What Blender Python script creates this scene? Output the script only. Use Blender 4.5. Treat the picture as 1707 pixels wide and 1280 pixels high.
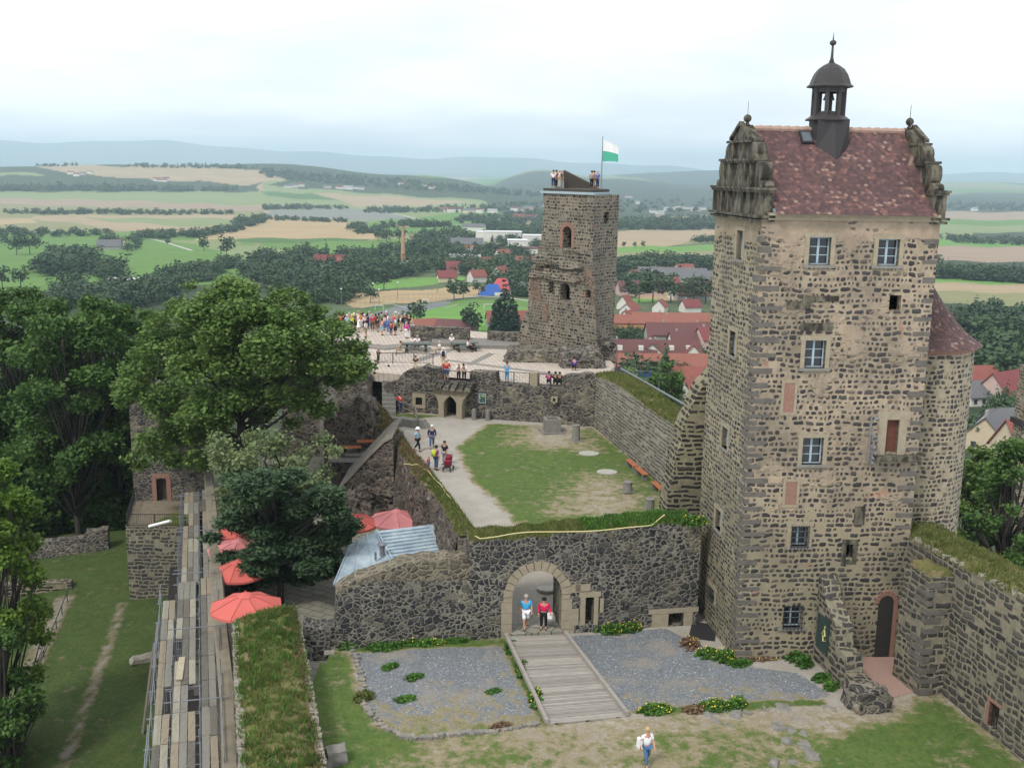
import bpy, bmesh, math, random
import numpy as np
from mathutils import Vector, Matrix, noise as mnoise
from mathutils.geometry import tessellate_polygon

for o in list(bpy.data.objects): bpy.data.objects.remove(o)
SC = bpy.context.scene
COL = SC.collection
rad = math.radians

# ------------------------------------------------------------------ camera
FPX, PITCH, ROLL, CAMZ = 1750.0, math.atan(355/1750), 0.017, 20.7
_cp, _sp, _cr, _sr = math.cos(PITCH), math.sin(PITCH), math.cos(ROLL), math.sin(ROLL)
FWD = Vector((0, _cp, -_sp)); _R0 = Vector((1, 0, 0)); _U0 = Vector((0, _sp, _cp))
RIGHT = _cr*_R0 + _sr*_U0; UP = _cr*_U0 - _sr*_R0
cam_d = bpy.data.cameras.new('camera'); cam = bpy.data.objects.new('camera', cam_d); COL.objects.link(cam)
cam_d.sensor_width = 36.0; cam_d.lens = FPX/1707*36.0
cam_d.clip_start = 0.5; cam_d.clip_end = 60000
cam.matrix_world = Matrix(((RIGHT.x, UP.x, -FWD.x, 0), (RIGHT.y, UP.y, -FWD.y, 0), (RIGHT.z, UP.z, -FWD.z, CAMZ), (0, 0, 0, 1)))
SC.camera = cam

# ------------------------------------------------------------------ world, sun, exposure
SUN_AZ, SUN_EL = rad(215), rad(50)          # compass-like: direction the light comes from
wd = bpy.data.worlds.new('World'); SC.world = wd; wd.use_nodes = True
_t = wd.node_tree; _t.nodes.clear()
_out = _t.nodes.new('ShaderNodeOutputWorld'); _bg = _t.nodes.new('ShaderNodeBackground')
_sky = _t.nodes.new('ShaderNodeTexSky'); _sky.sky_type = 'NISHITA'; _sky.sun_disc = False
_sky.sun_elevation = SUN_EL; _sky.sun_rotation = SUN_AZ; _sky.dust_density = 3.0
_tc = _t.nodes.new('ShaderNodeTexCoord'); _sep = _t.nodes.new('ShaderNodeSeparateXYZ')
_add = _t.nodes.new('ShaderNodeMath'); _add.operation = 'ADD'; _add.inputs[1].default_value = 0.16
_add.use_clamp = False
_dx = _t.nodes.new('ShaderNodeMath'); _dx.operation = 'DIVIDE'
_dy = _t.nodes.new('ShaderNodeMath'); _dy.operation = 'DIVIDE'
_cmb = _t.nodes.new('ShaderNodeCombineXYZ')
_ns = _t.nodes.new('ShaderNodeTexNoise'); _ns.inputs['Scale'].default_value = 0.85; _ns.inputs['Detail'].default_value = 5; _ns.inputs['Roughness'].default_value = 0.5
_rp = _t.nodes.new('ShaderNodeValToRGB')
_rp.color_ramp.elements[0].position = 0.40; _rp.color_ramp.elements[0].color = (7.9, 8.3, 8.75, 1)
_rp.color_ramp.elements[1].position = 0.58; _rp.color_ramp.elements[1].color = (9.7, 9.85, 10.0, 1)
_mx = _t.nodes.new('ShaderNodeMix'); _mx.data_type = 'RGBA'; _mx.inputs[0].default_value = 0.9
L_ = _t.links.new
L_(_tc.outputs['Generated'], _sep.inputs[0]); L_(_sep.outputs['Z'], _add.inputs[0])
L_(_sep.outputs['X'], _dx.inputs[0]); L_(_add.outputs[0], _dx.inputs[1])
L_(_sep.outputs['Y'], _dy.inputs[0]); L_(_add.outputs[0], _dy.inputs[1])
L_(_dx.outputs[0], _cmb.inputs[0]); L_(_dy.outputs[0], _cmb.inputs[1])
L_(_cmb.outputs[0], _ns.inputs['Vector']); L_(_ns.outputs['Fac'], _rp.inputs[0])
L_(_sky.outputs[0], _mx.inputs[6]); L_(_rp.outputs[0], _mx.inputs[7]); L_(_mx.outputs[2], _bg.inputs[0])
_bg.inputs['Strength'].default_value = 0.1
L_(_bg.outputs[0], _out.inputs['Surface'])
sun_d = bpy.data.lights.new('sun', 'SUN'); sun_d.energy = 1.7; sun_d.angle = rad(10); sun_d.color = (1.0, 0.96, 0.9)
sun = bpy.data.objects.new('sun', sun_d); COL.objects.link(sun)
_sd = Vector((math.sin(SUN_AZ)*math.cos(SUN_EL), math.cos(SUN_AZ)*math.cos(SUN_EL), math.sin(SUN_EL)))
sun.rotation_euler = _sd.to_track_quat('Z', 'Y').to_euler()
SC.view_settings.view_transform = 'Standard'; SC.view_settings.look = 'None'
SC.view_settings.exposure = 0.48; SC.view_settings.gamma = 1.0
SC.render.engine = 'CYCLES'
SC.cycles.use_denoising = True
SC.cycles.max_bounces = 8; SC.cycles.diffuse_bounces = 3; SC.cycles.glossy_bounces = 2
SC.cycles.transmission_bounces = 3; SC.cycles.transparent_max_bounces = 6; SC.cycles.volume_bounces = 5

# ------------------------------------------------------------------ measuring the place (full-size photo pixels -> metres)
def ray(px, py):
    return FWD + (px-853.5)/FPX*RIGHT - (py-640)/FPX*UP
def G(px, py, z=0.0):                       # point of height z seen at that pixel
    d = ray(px, py); t = (z-CAMZ)/d.z
    return Vector((d.x*t, d.y*t, z))
def LP(px, py, A, B):                       # point on the vertical plane through A and B
    d = ray(px, py); nx, ny = B[1]-A[1], -(B[0]-A[0])
    t = (A[0]*nx+A[1]*ny)/(d.x*nx+d.y*ny)
    return Vector((d.x*t, d.y*t, CAMZ+d.z*t))
def VY(px, py, Y):
    d = ray(px, py); t = Y/d.y
    return Vector((d.x*t, Y, CAMZ+d.z*t))
def PX(p):                                  # numpy points (n,3) -> pixels, used to read field colours off the measured map
    q = np.asarray(p, float) - np.array([0, 0, CAMZ])
    c = q@np.array(FWD); c = np.where(c < 1, 1, c)
    return np.stack([853.5+FPX*(q@np.array(RIGHT))/c, 640-FPX*(q@np.array(UP))/c], 1)
def uz(px, py, A, B):                       # (distance along AB, height)
    p = LP(px, py, A, B); l = math.hypot(B[0]-A[0], B[1]-A[1])
    return (((p.x-A[0])*(B[0]-A[0])+(p.y-A[1])*(B[1]-A[1]))/l, p.z)

# ------------------------------------------------------------------ objects
def nvec(p):                                # steady 3-D noise vector
    return Vector((mnoise.noise(p+Vector((9.3, 1.7, 4.1))), mnoise.noise(p+Vector((-3.1, 7.9, -6.2))), mnoise.noise(p+Vector((5.5, -8.4, 2.6)))))
def props(o, label=None, cat=None, group=None, kind=None):
    if label: o['label'] = label
    if cat: o['category'] = cat
    if group: o['group'] = group
    if kind: o['kind'] = kind
    return o
def thing(name, label, cat, loc=(0, 0, 0), rot=0, group=None, scale=None):
    o = bpy.data.objects.new(name, None); COL.objects.link(o)
    o.location = loc; o.rotation_euler = (0, 0, rot)
    if scale: o.scale = (scale,)*3 if not hasattr(scale, '__len__') else scale
    return props(o, label, cat, group)
def box_uv(me):
    n = len(me.polygons)
    if not n: return
    uvl = me.uv_layers.new(name='UVMap')
    co = np.empty(len(me.vertices)*3); me.vertices.foreach_get('co', co); co = co.reshape(-1, 3)
    nr = np.empty(n*3); me.polygons.foreach_get('normal', nr); nr = nr.reshape(-1, 3)
    lt = np.empty(n, int); me.polygons.foreach_get('loop_total', lt)
    vi = np.empty(len(me.loops), int); me.loops.foreach_get('vertex_index', vi)
    pn = np.repeat(nr, lt, axis=0); c = co[vi]
    ang = np.round(np.arctan2(pn[:, 1], pn[:, 0])/rad(12))*rad(12)
    u = -np.sin(ang)*c[:, 0] + np.cos(ang)*c[:, 1]; v = c[:, 2].copy()
    top = np.abs(pn[:, 2]) > 0.75
    u[top] = c[top, 0]; v[top] = c[top, 1]
    uvl.data.foreach_set('uv', np.stack([u, v], 1).ravel())
def mk(name, verts, faces, mat, parent=None, smooth=False, fm=None, uv=True):
    me = bpy.data.meshes.new(name)
    me.from_pydata([tuple(v) for v in verts], [], faces)
    for m in (mat if isinstance(mat, (list, tuple)) else [mat]): me.materials.append(m)
    if fm: me.polygons.foreach_set('material_index', fm)
    if smooth: me.polygons.foreach_set('use_smooth', [True]*len(me.polygons))
    me.update()
    if uv: box_uv(me)
    o = bpy.data.objects.new(name, me); COL.objects.link(o)
    if parent: o.parent = parent
    return o
class MB:                                   # mesh collector
    def __init__(s): s.v = []; s.f = []; s.m = []; s.cm = 0
    def add(s, vs, fs):
        b = len(s.v); s.v += [tuple(v) for v in vs]; s.f += [tuple(i+b for i in f) for f in fs]; s.m += [s.cm]*len(fs)
    def hexa(s, p):                          # 8 points: bottom 4 ccw, top 4 ccw
        s.add(p, [(3, 2, 1, 0), (4, 5, 6, 7), (0, 1, 5, 4), (1, 2, 6, 5), (2, 3, 7, 6), (3, 0, 4, 7)])
    def box(s, c, d, rz=0.0, jit=0.0, rx=0.0, ry=0.0):
        M = Matrix.Rotation(rz, 3, 'Z')@Matrix.Rotation(ry, 3, 'Y')@Matrix.Rotation(rx, 3, 'X'); p = []
        for z in (-.5, .5):
            for x, y in ((-.5, -.5), (.5, -.5), (.5, .5), (-.5, .5)):
                q = Vector((x*d[0], y*d[1], z*d[2]))
                if jit: q += Vector([random.uniform(-jit, jit) for _ in range(3)])
                p.append(Vector(c)+M@q)
        s.hexa(p)
    def bar(s, a, b, w, h=None, n=4):        # straight bar from a to b
        a, b = Vector(a), Vector(b); d = (b-a); q = d.to_track_quat('Z', 'Y'); h = h or w
        vs = []
        for e in (a, b):
            for k in range(n):
                t = 2*math.pi*(k+.5)/n
                k2 = 1/math.cos(math.pi/n)
                vs.append(e+q@Vector((math.cos(t)*w/2*k2, math.sin(t)*h/2*k2, 0)))
        s.add(vs, [tuple(range(n-1, -1, -1)), tuple(range(n, 2*n))]+[(k, (k+1) % n, (k+1) % n+n, k+n) for k in range(n)])
    def tube(s, pts, rs, n=6, cap=True):
        pts = [Vector(p) for p in pts]; vs = []; m = len(pts)
        if not hasattr(rs, '__len__'): rs = [rs]*m
        ref = None
        for i, p in enumerate(pts):
            d = (pts[min(i+1, m-1)]-pts[max(i-1, 0)])
            if d.length < 1e-6: d = Vector((0, 0, 1))
            d.normalize()
            if ref is None: ref = d.orthogonal().normalized()
            a = (ref-d*ref.dot(d)); a = a.normalized() if a.length > 1e-4 else d.orthogonal().normalized(); ref = a
            b = d.cross(a)
            for k in range(n):
                t = 2*math.pi*k/n; vs.append(p+(a*math.cos(t)+b*math.sin(t))*rs[i])
        fs = [(i*n+k, i*n+(k+1) % n, (i+1)*n+(k+1) % n, (i+1)*n+k) for i in range(m-1) for k in range(n)]
        if cap: fs += [tuple(range(n-1, -1, -1)), tuple(range((m-1)*n, m*n))]
        s.add(vs, fs)
    def lathe(s, prof, c=(0, 0, 0), n=16, phase=0.0):   # prof: (r, z)
        vs = []; m = len(prof)
        for r, z in prof:
            for k in range(n):
                t = 2*math.pi*k/n+phase; vs.append((c[0]+r*math.cos(t), c[1]+r*math.sin(t), c[2]+z))
        fs = [(i*n+k, i*n+(k+1) % n, (i+1)*n+(k+1) % n, (i+1)*n+k) for i in range(m-1) for k in range(n)]
        fs += [tuple(range(n-1, -1, -1)), tuple(range((m-1)*n, m*n))]
        s.add(vs, fs)
    def ball(s, c, r, n=8, m=6, sq=(1, 1, 1)):
        vs = [(c[0], c[1], c[2]-r*sq[2])]
        for i in range(1, m):
            a = math.pi*i/m-math.pi/2
            for k in range(n):
                t = 2*math.pi*k/n; vs.append((c[0]+r*sq[0]*math.cos(a)*math.cos(t), c[1]+r*sq[1]*math.cos(a)*math.sin(t), c[2]+r*sq[2]*math.sin(a)))
        vs.append((c[0], c[1], c[2]+r*sq[2])); e = len(vs)-1
        fs = [(0, 1+(k+1) % n, 1+k) for k in range(n)]
        fs += [(1+i*n+k, 1+i*n+(k+1) % n, 1+(i+1)*n+(k+1) % n, 1+(i+1)*n+k) for i in range(m-2) for k in range(n)]
        fs += [(e, 1+(m-2)*n+k, 1+(m-2)*n+(k+1) % n) for k in range(n)]
        s.add(vs, fs)
    def build(s, name, mat, parent=None, smooth=False, uv=True):
        o = mk(name, s.v, s.f, mat, parent, smooth, s.m if isinstance(mat, (list, tuple)) else None, uv)
        return o
def panel(mb, A, B, outer, holes=(), depth=1.0, shell=False, zf=None):
    """upright slab: front face on the plane A->B (viewer's left to right), thickness going away from the viewer.
    shell=True: only the face and the reveals of its holes"""
    A = Vector((A[0], A[1])); B = Vector((B[0], B[1])); e = (B-A).normalized(); n = Vector((-e.y, e.x))
    loops = [list(outer)]+[list(h) for h in holes]
    def area(l): return sum(l[i][0]*l[(i+1) % len(l)][1]-l[(i+1) % len(l)][0]*l[i][1] for i in range(len(l)))
    if area(loops[0]) < 0: loops[0].reverse()
    for h in loops[1:]:
        if area(h) > 0: h.reverse()
    P = lambda u, z, d: (A.x+e.x*u+n.x*d, A.y+e.y*u+n.y*d, z)
    tri = tessellate_polygon([[Vector((u, z, 0)) for u, z in l] for l in loops])
    flat = [q for l in loops for q in l]; N = len(flat)
    vs = [P(u, z, 0) for u, z in flat]+[P(u, z, depth) for u, z in flat]; fs = []
    for t in tri:
        a, b, c = [flat[i] for i in t]
        if (b[0]-a[0])*(c[1]-a[1])-(c[0]-a[0])*(b[1]-a[1]) < 0: t = (t[0], t[2], t[1])
        fs.append(tuple(t))
        if not shell: fs.append((t[2]+N, t[1]+N, t[0]+N))
    b = 0
    for li, l in enumerate(loops):
        m = len(l)
        if not (shell and li == 0):
            for i in range(m): fs.append((b+(i+1) % m, b+i, b+i+N, b+(i+1) % m+N))
        b += m
    mb.add(vs, fs)
def ragged(pts, step=0.35, amp=0.12, seed=0, axis=1):      # break a polyline up so a wall top looks worn
    r = random.Random(seed); out = []
    for (u0, z0), (u1, z1) in zip(pts[:-1], pts[1:]):
        n = max(1, int(math.hypot(u1-u0, z1-z0)/step))
        for k in range(n):
            t = k/n; j = r.uniform(-amp, amp)
            out.append((u0+(u1-u0)*t+(r.uniform(-amp, amp) if axis != 1 else 0), z0+(z1-z0)*t+(j if (k or out) else 0)))
    out.append(pts[-1]); return out
def arch(u0, u1, z0, zs, rise, n=10):                       # arched opening outline
    c = (u0+u1)/2; w = (u1-u0)/2
    return [(u0, z0), (u1, z0)]+[(c+w*math.cos(math.pi*k/n), zs+rise*math.sin(math.pi*k/n)) for k in range(n+1)]
def rect(u0, u1, z0, z1): return [(u0, z0), (u1, z0), (u1, z1), (u0, z1)]
def in_poly(P, poly):                                        # numpy: points (n,2) in polygon
    x, y = P[:, 0], P[:, 1]; r = np.zeros(len(P), bool); m = len(poly)
    for i in range(m):
        x0, y0 = poly[i][:2]; x1, y1 = poly[(i+1) % m][:2]
        if y0 == y1: continue
        c = ((y0 > y) != (y1 > y)) & (x < (x1-x0)*(y-y0)/(y1-y0)+x0); r ^= c
    return r
def sdist(P, poly):                                          # signed distance, + inside
    d = np.full(len(P), 1e9); m = len(poly)
    for i in range(m):
        a = np.array(poly[i][:2], float); b = np.array(poly[(i+1) % m][:2], float); e = b-a
        t = np.clip(((P-a)@e)/max(e@e, 1e-9), 0, 1); q = P-(a+t[:, None]*e)
        d = np.minimum(d, np.hypot(q[:, 0], q[:, 1]))
    return np.where(in_poly(P, poly), d, -d)
# ------------------------------------------------------------------ materials
class NT:
    def __init__(s, name):
        s.mat = bpy.data.materials.new(name); s.mat.use_nodes = True; s.t = s.mat.node_tree; s.t.nodes.clear()
        s.out = s.t.nodes.new('ShaderNodeOutputMaterial'); s.b = s.t.nodes.new('ShaderNodeBsdfPrincipled')
        s.t.links.new(s.b.outputs[0], s.out.inputs[0]); s.b.inputs['Roughness'].default_value = 0.85
        s.b.inputs['Specular IOR Level'].default_value = 0.25
    def n(s, typ, ins=None, **at):
        nd = s.t.nodes.new('ShaderNode'+typ)
        for k, v in at.items(): setattr(nd, k, v)
        for k, v in (ins or {}).items(): s.put(nd.inputs[k], v)
        return nd
    def put(s, sock, v):
        if isinstance(v, bpy.types.NodeSocket): s.t.links.new(v, sock)
        elif v is not None:
            if hasattr(v, '__len__') and len(v) == 3 and sock.type == 'RGBA': v = (*v, 1)
            sock.default_value = v
    def m(s, op, a, b=None, c=None, clamp=False):
        nd = s.n('Math', operation=op); nd.use_clamp = clamp
        s.put(nd.inputs[0], a); s.put(nd.inputs[1], b); s.put(nd.inputs[2], c); return nd.outputs[0]
    def mix(s, f, a, b, blend='MIX'):
        nd = s.n('Mix', data_type='RGBA', blend_type=blend); s.put(nd.inputs[0], f); s.put(nd.inputs[6], a); s.put(nd.inputs[7], b); return nd.outputs[2]
    def obj(s): return s.n('TexCoord').outputs['Object']
    def pos(s): return s.n('NewGeometry').outputs['Position']
    def uv(s): return s.n('TexCoord').outputs['UV']
    def noise(s, vec, scale, detail=3, rough=.55, out='Fac'):
        return s.n('TexNoise', {'Vector': vec, 'Scale': scale, 'Detail': detail, 'Roughness': rough}).outputs[out]
    def sm(s, x, a, b, lo=0.0, hi=1.0):
        return s.n('MapRange', {'Value': x, 'From Min': a, 'From Max': b, 'To Min': lo, 'To Max': hi}, interpolation_type='SMOOTHSTEP').outputs[0]
    def ramp(s, f, stops, interp='LINEAR'):
        nd = s.n('ValToRGB', {0: f}); cr = nd.color_ramp; cr.interpolation = interp
        while len(cr.elements) < len(stops): cr.elements.new(0.5)
        for e, (p, c) in zip(cr.elements, stops): e.position = p; e.color = (*c, 1)
        return nd.outputs[0]
    def scale(s, vec, v):
        return s.n('VectorMath', {0: vec, 1: v}, operation='MULTIPLY').outputs[0]
    def bump(s, h, dist=0.05, strength=1.0):
        s.put(s.b.inputs['Normal'], s.n('Bump', {'Height': h, 'Distance': dist, 'Strength': strength}).outputs[0])
    def col(s, c): s.put(s.b.inputs['Base Color'], c)
    def rough(s, r): s.put(s.b.inputs['Roughness'], r)

def flat(name, c, rough=.7, metal=0.0, var=.25, nsc=6.0):
    t = NT(name); n = t.noise(t.obj(), nsc, 3)
    t.col(t.mix(n, tuple(x*(1-var) for x in c), tuple(min(1, x*(1+var)) for x in c))); t.rough(rough)
    t.b.inputs['Metallic'].default_value = metal
    return t.mat

def coursed(name, w, h, gap, stones, mortar, warp=.06, plaster=0.0, pl_col=(.45, .36, .25), grime=.35, rnd=.07, zpl=None, rand=.85, tan=None, sub=.012, brick=0.0, low=None):
    """rows of stones of changing width, rounded, in wide mortar joints; plaster left in patches"""
    t = NT(name); uv = t.uv(); P = t.pos()
    wv = t.noise(uv, 1.1, 2, out='Color'); wv = t.n('VectorMath', {0: wv, 1: (.5, .5, .5)}, operation='SUBTRACT').outputs[0]
    wv2 = t.n('VectorMath', {0: t.noise(uv, 6.0, 2, out='Color'), 1: (.5, .5, .5)}, operation='SUBTRACT').outputs[0]
    uvw = t.n('VectorMath', {0: uv, 1: t.scale(wv, (warp*3, warp*5, 0))}, operation='ADD').outputs[0]
    uvw = t.n('VectorMath', {0: uvw, 1: t.scale(wv2, (warp, warp*.8, 0))}, operation='ADD').outputs[0]
    sp = t.n('SeparateXYZ', {0: uvw}); u, v = sp.outputs[0], sp.outputs[1]
    rv = t.m('DIVIDE', v, h); row = t.m('FLOOR', rv); fv = t.m('FRACT', rv)
    r1 = t.n('TexWhiteNoise', {'W': row}, noise_dimensions='1D').outputs['Value']
    wr = t.m('MULTIPLY', w, t.m('MULTIPLY_ADD', r1, .9, .65))
    Wc = t.m('ADD', t.m('DIVIDE', u, wr), t.m('MULTIPLY', r1, 317.0))
    ve = t.n('TexVoronoi', {'W': Wc, 'Scale': 1.0, 'Randomness': rand}, voronoi_dimensions='1D', feature='DISTANCE_TO_EDGE').outputs['Distance']
    vc = t.n('TexVoronoi', {'W': Wc, 'Scale': 1.0, 'Randomness': rand}, voronoi_dimensions='1D', feature='F1').outputs['Color']
    cs = t.n('SeparateColor', {0: vc}); c1, c2 = cs.outputs[0], cs.outputs[1]
    du = t.m('MULTIPLY', ve, wr); dv = t.m('MULTIPLY', t.m('MINIMUM', fv, t.m('SUBTRACT', 1.0, fv)), h)
    d = t.m('SMOOTH_MIN', du, dv, rnd)
    shrink = t.m('ADD', t.m('MULTIPLY', c2, gap*.7), t.m('MULTIPLY', t.m('GREATER_THAN', cs.outputs[2], .86), .2))                         # some stones sit smaller in the joint
    d = t.m('SUBTRACT', d, shrink)
    mask = t.sm(d, gap*.35, gap*.35+sub)
    fine = t.noise(P, 14, 4, .7); mid = t.noise(P, 3.2, 3); big = t.noise(P, .35, 3)
    sc = t.ramp(c1, stones, 'CONSTANT'); sc = t.mix(t.m('MULTIPLY', t.sm(fine, .25, .8), .65), sc, (.16, .14, .11), 'SOFT_LIGHT')
    sc = t.mix(t.sm(fine, .62, .8, 0, .35), sc, (.32, .3, .24))
    d = t.m('ADD', d, t.m('MULTIPLY', t.m('SUBTRACT', t.noise(P, 9, 3, .6), .5), .05)); mask = t.sm(d, gap*.35, gap*.35+sub)
    mc = t.mix(t.sm(mid, .3, .7), mortar, tuple(x*.7 for x in mortar))
    mc = t.mix(t.sm(fine, .35, .75, 0, .5), mc, tuple(x*.55 for x in mortar))
    if low: mc = t.mix(t.sm(t.m('ADD', t.n('SeparateXYZ', {0: P}).outputs[2], t.m('MULTIPLY', mid, 3.0)), 3.5, 9.5, .9, 0), mc, low)
    col = t.mix(mask, mc, sc); hgt = t.m('MULTIPLY', t.sm(d, 0, gap*.35+.06), 1.0)
    if plaster > 0:
        pn = t.noise(t.scale(P, (1, 1, 1.35)), .55, 5, .62)
        if zpl:                                                # more render left high up
            z = t.n('SeparateXYZ', {0: P}).outputs[2]
            pn = t.m('ADD', pn, t.sm(z, zpl[0], zpl[1], 0, zpl[2]))
            pn = t.m('SUBTRACT', pn, t.sm(z, zpl[3], zpl[4], .2, 0))
        pm = t.sm(pn, 1-plaster, 1-plaster+.07)
        keep = t.m('GREATER_THAN', c2, .9); pm = t.m('MULTIPLY', pm, t.m('SUBTRACT', 1.0, t.m('MULTIPLY', keep, t.m('MULTIPLY', mask, .7))))
        pc = t.mix(t.sm(mid, .3, .7), pl_col, tuple(x*1.18 for x in pl_col)); pc = t.mix(t.sm(fine, .4, .8, 0, .4), pc, tuple(x*.6 for x in pl_col))
        col = t.mix(pm, col, pc); hgt = t.mix(pm, hgt, (1.05, 1.05, 1.05))
    if brick > 0:
        bm_ = t.sm(t.noise(P, .8, 4, .6), .66, .7)
        col = t.mix(t.m('MULTIPLY', bm_, brick), col, (.36, .17, .11))
    if grime > 0:
        col = t.mix(t.sm(big, .38, .68, 0, grime), col, (.05, .05, .045))
        col = t.mix(t.sm(t.noise(t.scale(P, (1.6, 1.6, .35)), 1.0, 4), .52, .78, 0, grime*.9), col, (.07, .065, .055))
    t.col(col); t.bump(t.m('ADD', hgt, t.m('MULTIPLY', fine, .35)), .05, .9)
    return t.mat

def rubble(name, size, gap, stones, mortar, zsq=1.35, warp=.12, grime=.3, rand=.9, moss=0.0, sandy=0.0, two=1.55):
    """irregular many-sided stones, thin joints"""
    t = NT(name); P = t.pos(); fine = t.noise(P, 16, 4, .7); big = t.noise(P, .4, 3)
    wv = t.n('VectorMath', {0: t.noise(P, 2.5, 2, out='Color'), 1: (.5, .5, .5)}, operation='SUBTRACT').outputs[0]
    q = t.n('VectorMath', {0: P, 1: t.scale(wv, (warp,)*3)}, operation='ADD').outputs[0]; q = t.scale(q, (1, 1, zsq))
    ve = t.n('TexVoronoi', {'Vector': q, 'Scale': 1/size, 'Randomness': rand}, feature='DISTANCE_TO_EDGE').outputs['Distance']
    vc = t.n('TexVoronoi', {'Vector': q, 'Scale': 1/size, 'Randomness': rand}, feature='F1').outputs['Color']
    ve2 = t.n('TexVoronoi', {'Vector': q, 'Scale': 1/(size*two), 'Randomness': rand}, feature='DISTANCE_TO_EDGE').outputs['Distance']; vc2 = t.n('TexVoronoi', {'Vector': q, 'Scale': 1/(size*two), 'Randomness': rand}, feature='F1').outputs['Color']
    pk = t.m('GREATER_THAN', t.noise(q, .9, 3, .6), .54); vc = t.mix(pk, vc, vc2)
    cs = t.n('SeparateColor', {0: vc}); d = t.m('SUBTRACT', t.m('ADD', t.m('MULTIPLY', t.m('MULTIPLY', ve, size), t.m('SUBTRACT', 1.0, pk)), t.m('MULTIPLY', t.m('MULTIPLY', ve2, size*two), pk)), t.m('MULTIPLY', cs.outputs[1], gap*.4))
    d = t.m('ADD', d, t.m('MULTIPLY', t.m('SUBTRACT', fine, .5), .03))
    d = t.m('ADD', d, t.m('MULTIPLY', t.m('SUBTRACT', t.noise(P, 7, 3, .65), .5), .075)); d = t.m('ADD', d, t.sm(t.noise(P, 1.7, 3), .5, .7, 0, gap*.35))
    mask = t.sm(d, gap*.25, gap*.25+.02)
    sc = t.ramp(cs.outputs[0], stones, 'CONSTANT'); sc = t.mix(t.sm(t.noise(P, 5, 4, .7), .5, .72, 0, .5), sc, (.2, .18, .145)); sc = t.mix(t.sm(fine, .5, .8, 0, .35), sc, (.3, .28, .23)); sc = t.mix(t.sm(fine, .5, .25, 0, .6), sc, (.015, .015, .02))
    mc = t.mix(t.sm(fine, .35, .7), mortar, tuple(x*.5 for x in mortar))
    col = t.mix(mask, mc, sc)
    if sandy > 0: col = t.mix(t.m('MULTIPLY', t.sm(t.noise(P, .55, 4, .6), .56, .66), sandy), col, (.3, .26, .18))
    if moss > 0: col = t.mix(t.sm(t.noise(P, 1.3, 4), .55, .7, 0, moss), col, (.09, .11, .035))
    if grime > 0: col = t.mix(t.sm(big, .38, .7, 0, grime), col, (.03, .03, .03))
    t.col(col); t.bump(t.m('ADD', t.sm(d, 0, gap*.25+.06), t.m('MULTIPLY', fine, .4)), .07, 1.0)
    return t.mat

BAS = [(0, (.045, .043, .048)), (.22, (.072, .067, .068)), (.45, (.1, .09, .084)), (.66, (.055, .052, .06)), (.78, (.14, .122, .1)), (.92, (.2, .17, .13))]
M = {}
M['tower'] = coursed('tower_masonry', .31, .25, .06, BAS, (.41, .33, .235), plaster=.43, pl_col=(.34, .265, .19), grime=.38, zpl=(17.2, 18.6, .3, 0, 7), brick=.55, rnd=.12, warp=.075, low=(.26, .225, .15))
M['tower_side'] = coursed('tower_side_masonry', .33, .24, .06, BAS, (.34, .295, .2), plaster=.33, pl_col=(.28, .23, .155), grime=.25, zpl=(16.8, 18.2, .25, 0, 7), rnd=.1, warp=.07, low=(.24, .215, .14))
M['round'] = coursed('round_tower_masonry', .32, .24, .06, BAS, (.37, .315, .22), grime=.25, plaster=.25, pl_col=(.34, .28, .19), rnd=.1, warp=.07)
M['flagtower'] = coursed('ruined_tower_masonry', .4, .30, .10, [(0, (.03, .028, .032)), (.3, (.065, .06, .06)), (.55, (.04, .038, .042)), (.78, (.11, .095, .085)), (.92, (.18, .13, .1))], (.27, .235, .175), plaster=.3, pl_col=(.26, .2, .15), grime=.35, brick=.4)
M['gate'] = rubble('gate_wall_masonry', .29, .05, [(0, (.02, .02, .024)), (.28, (.035, .034, .038)), (.5, (.06, .055, .055)), (.66, (.09, .082, .072)), (.8, (.028, .028, .034)), (.93, (.16, .145, .11))], (.25, .235, .19), zsq=1.25, sandy=.45)
M['gate_top'] = rubble('gate_wall_upper_masonry', .4, .09, [(0, (.1, .08, .06)), (.4, (.13, .105, .08)), (.7, (.075, .065, .055)), (.9, (.17, .14, .1))], (.26, .23, .16), zsq=1.3, grime=.15)
M['curtain'] = coursed('curtain_wall_masonry', .5, .3, .06, [(0, (.075, .07, .065)), (.35, (.1, .092, .082)), (.6, (.055, .053, .055)), (.8, (.13, .118, .1)), (.94, (.035, .033, .036))], (.27, .24, .17), grime=.3, rnd=.04, warp=.1)
M['slab'] = coursed('inner_wall_masonry', .6, .26, .06, [(0, (.15, .14, .125)), (.4, (.2, .185, .16)), (.75, (.11, .1, .095))], (.34, .31, .25), grime=.2, rnd=.03)
M['dark'] = coursed('dark_basalt_masonry', .7, .26, .075, [(0, (.03, .026, .028)), (.5, (.045, .036, .035)), (.8, (.07, .055, .05))], (.27, .24, .15), grime=.3, rnd=.08, warp=.06)
M['terrace'] = rubble('terrace_wall_masonry', .42, .07, [(0, (.05, .045, .045)), (.3, (.085, .075, .07)), (.55, (.035, .034, .04)), (.75, (.13, .115, .1)), (.9, (.22, .19, .14))], (.27, .24, .19), zsq=1.7, sandy=.5, moss=.12)
M['ruin'] = rubble('ruin_masonry', .42, .12, [(0, (.03, .025, .025)), (.25, (.08, .06, .052)), (.5, (.13, .095, .075)), (.7, (.045, .038, .038)), (.87, (.25, .21, .17))], (.2, .165, .13), zsq=1.4, warp=.3, grime=.3)
M['rampart'] = coursed('rampart_masonry', .5, .22, .04, [(0, (.05, .042, .035)), (.5, (.075, .06, .048)), (.85, (.11, .09, .068))], (.11, .09, .065), grime=.35, rnd=.03)
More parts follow.
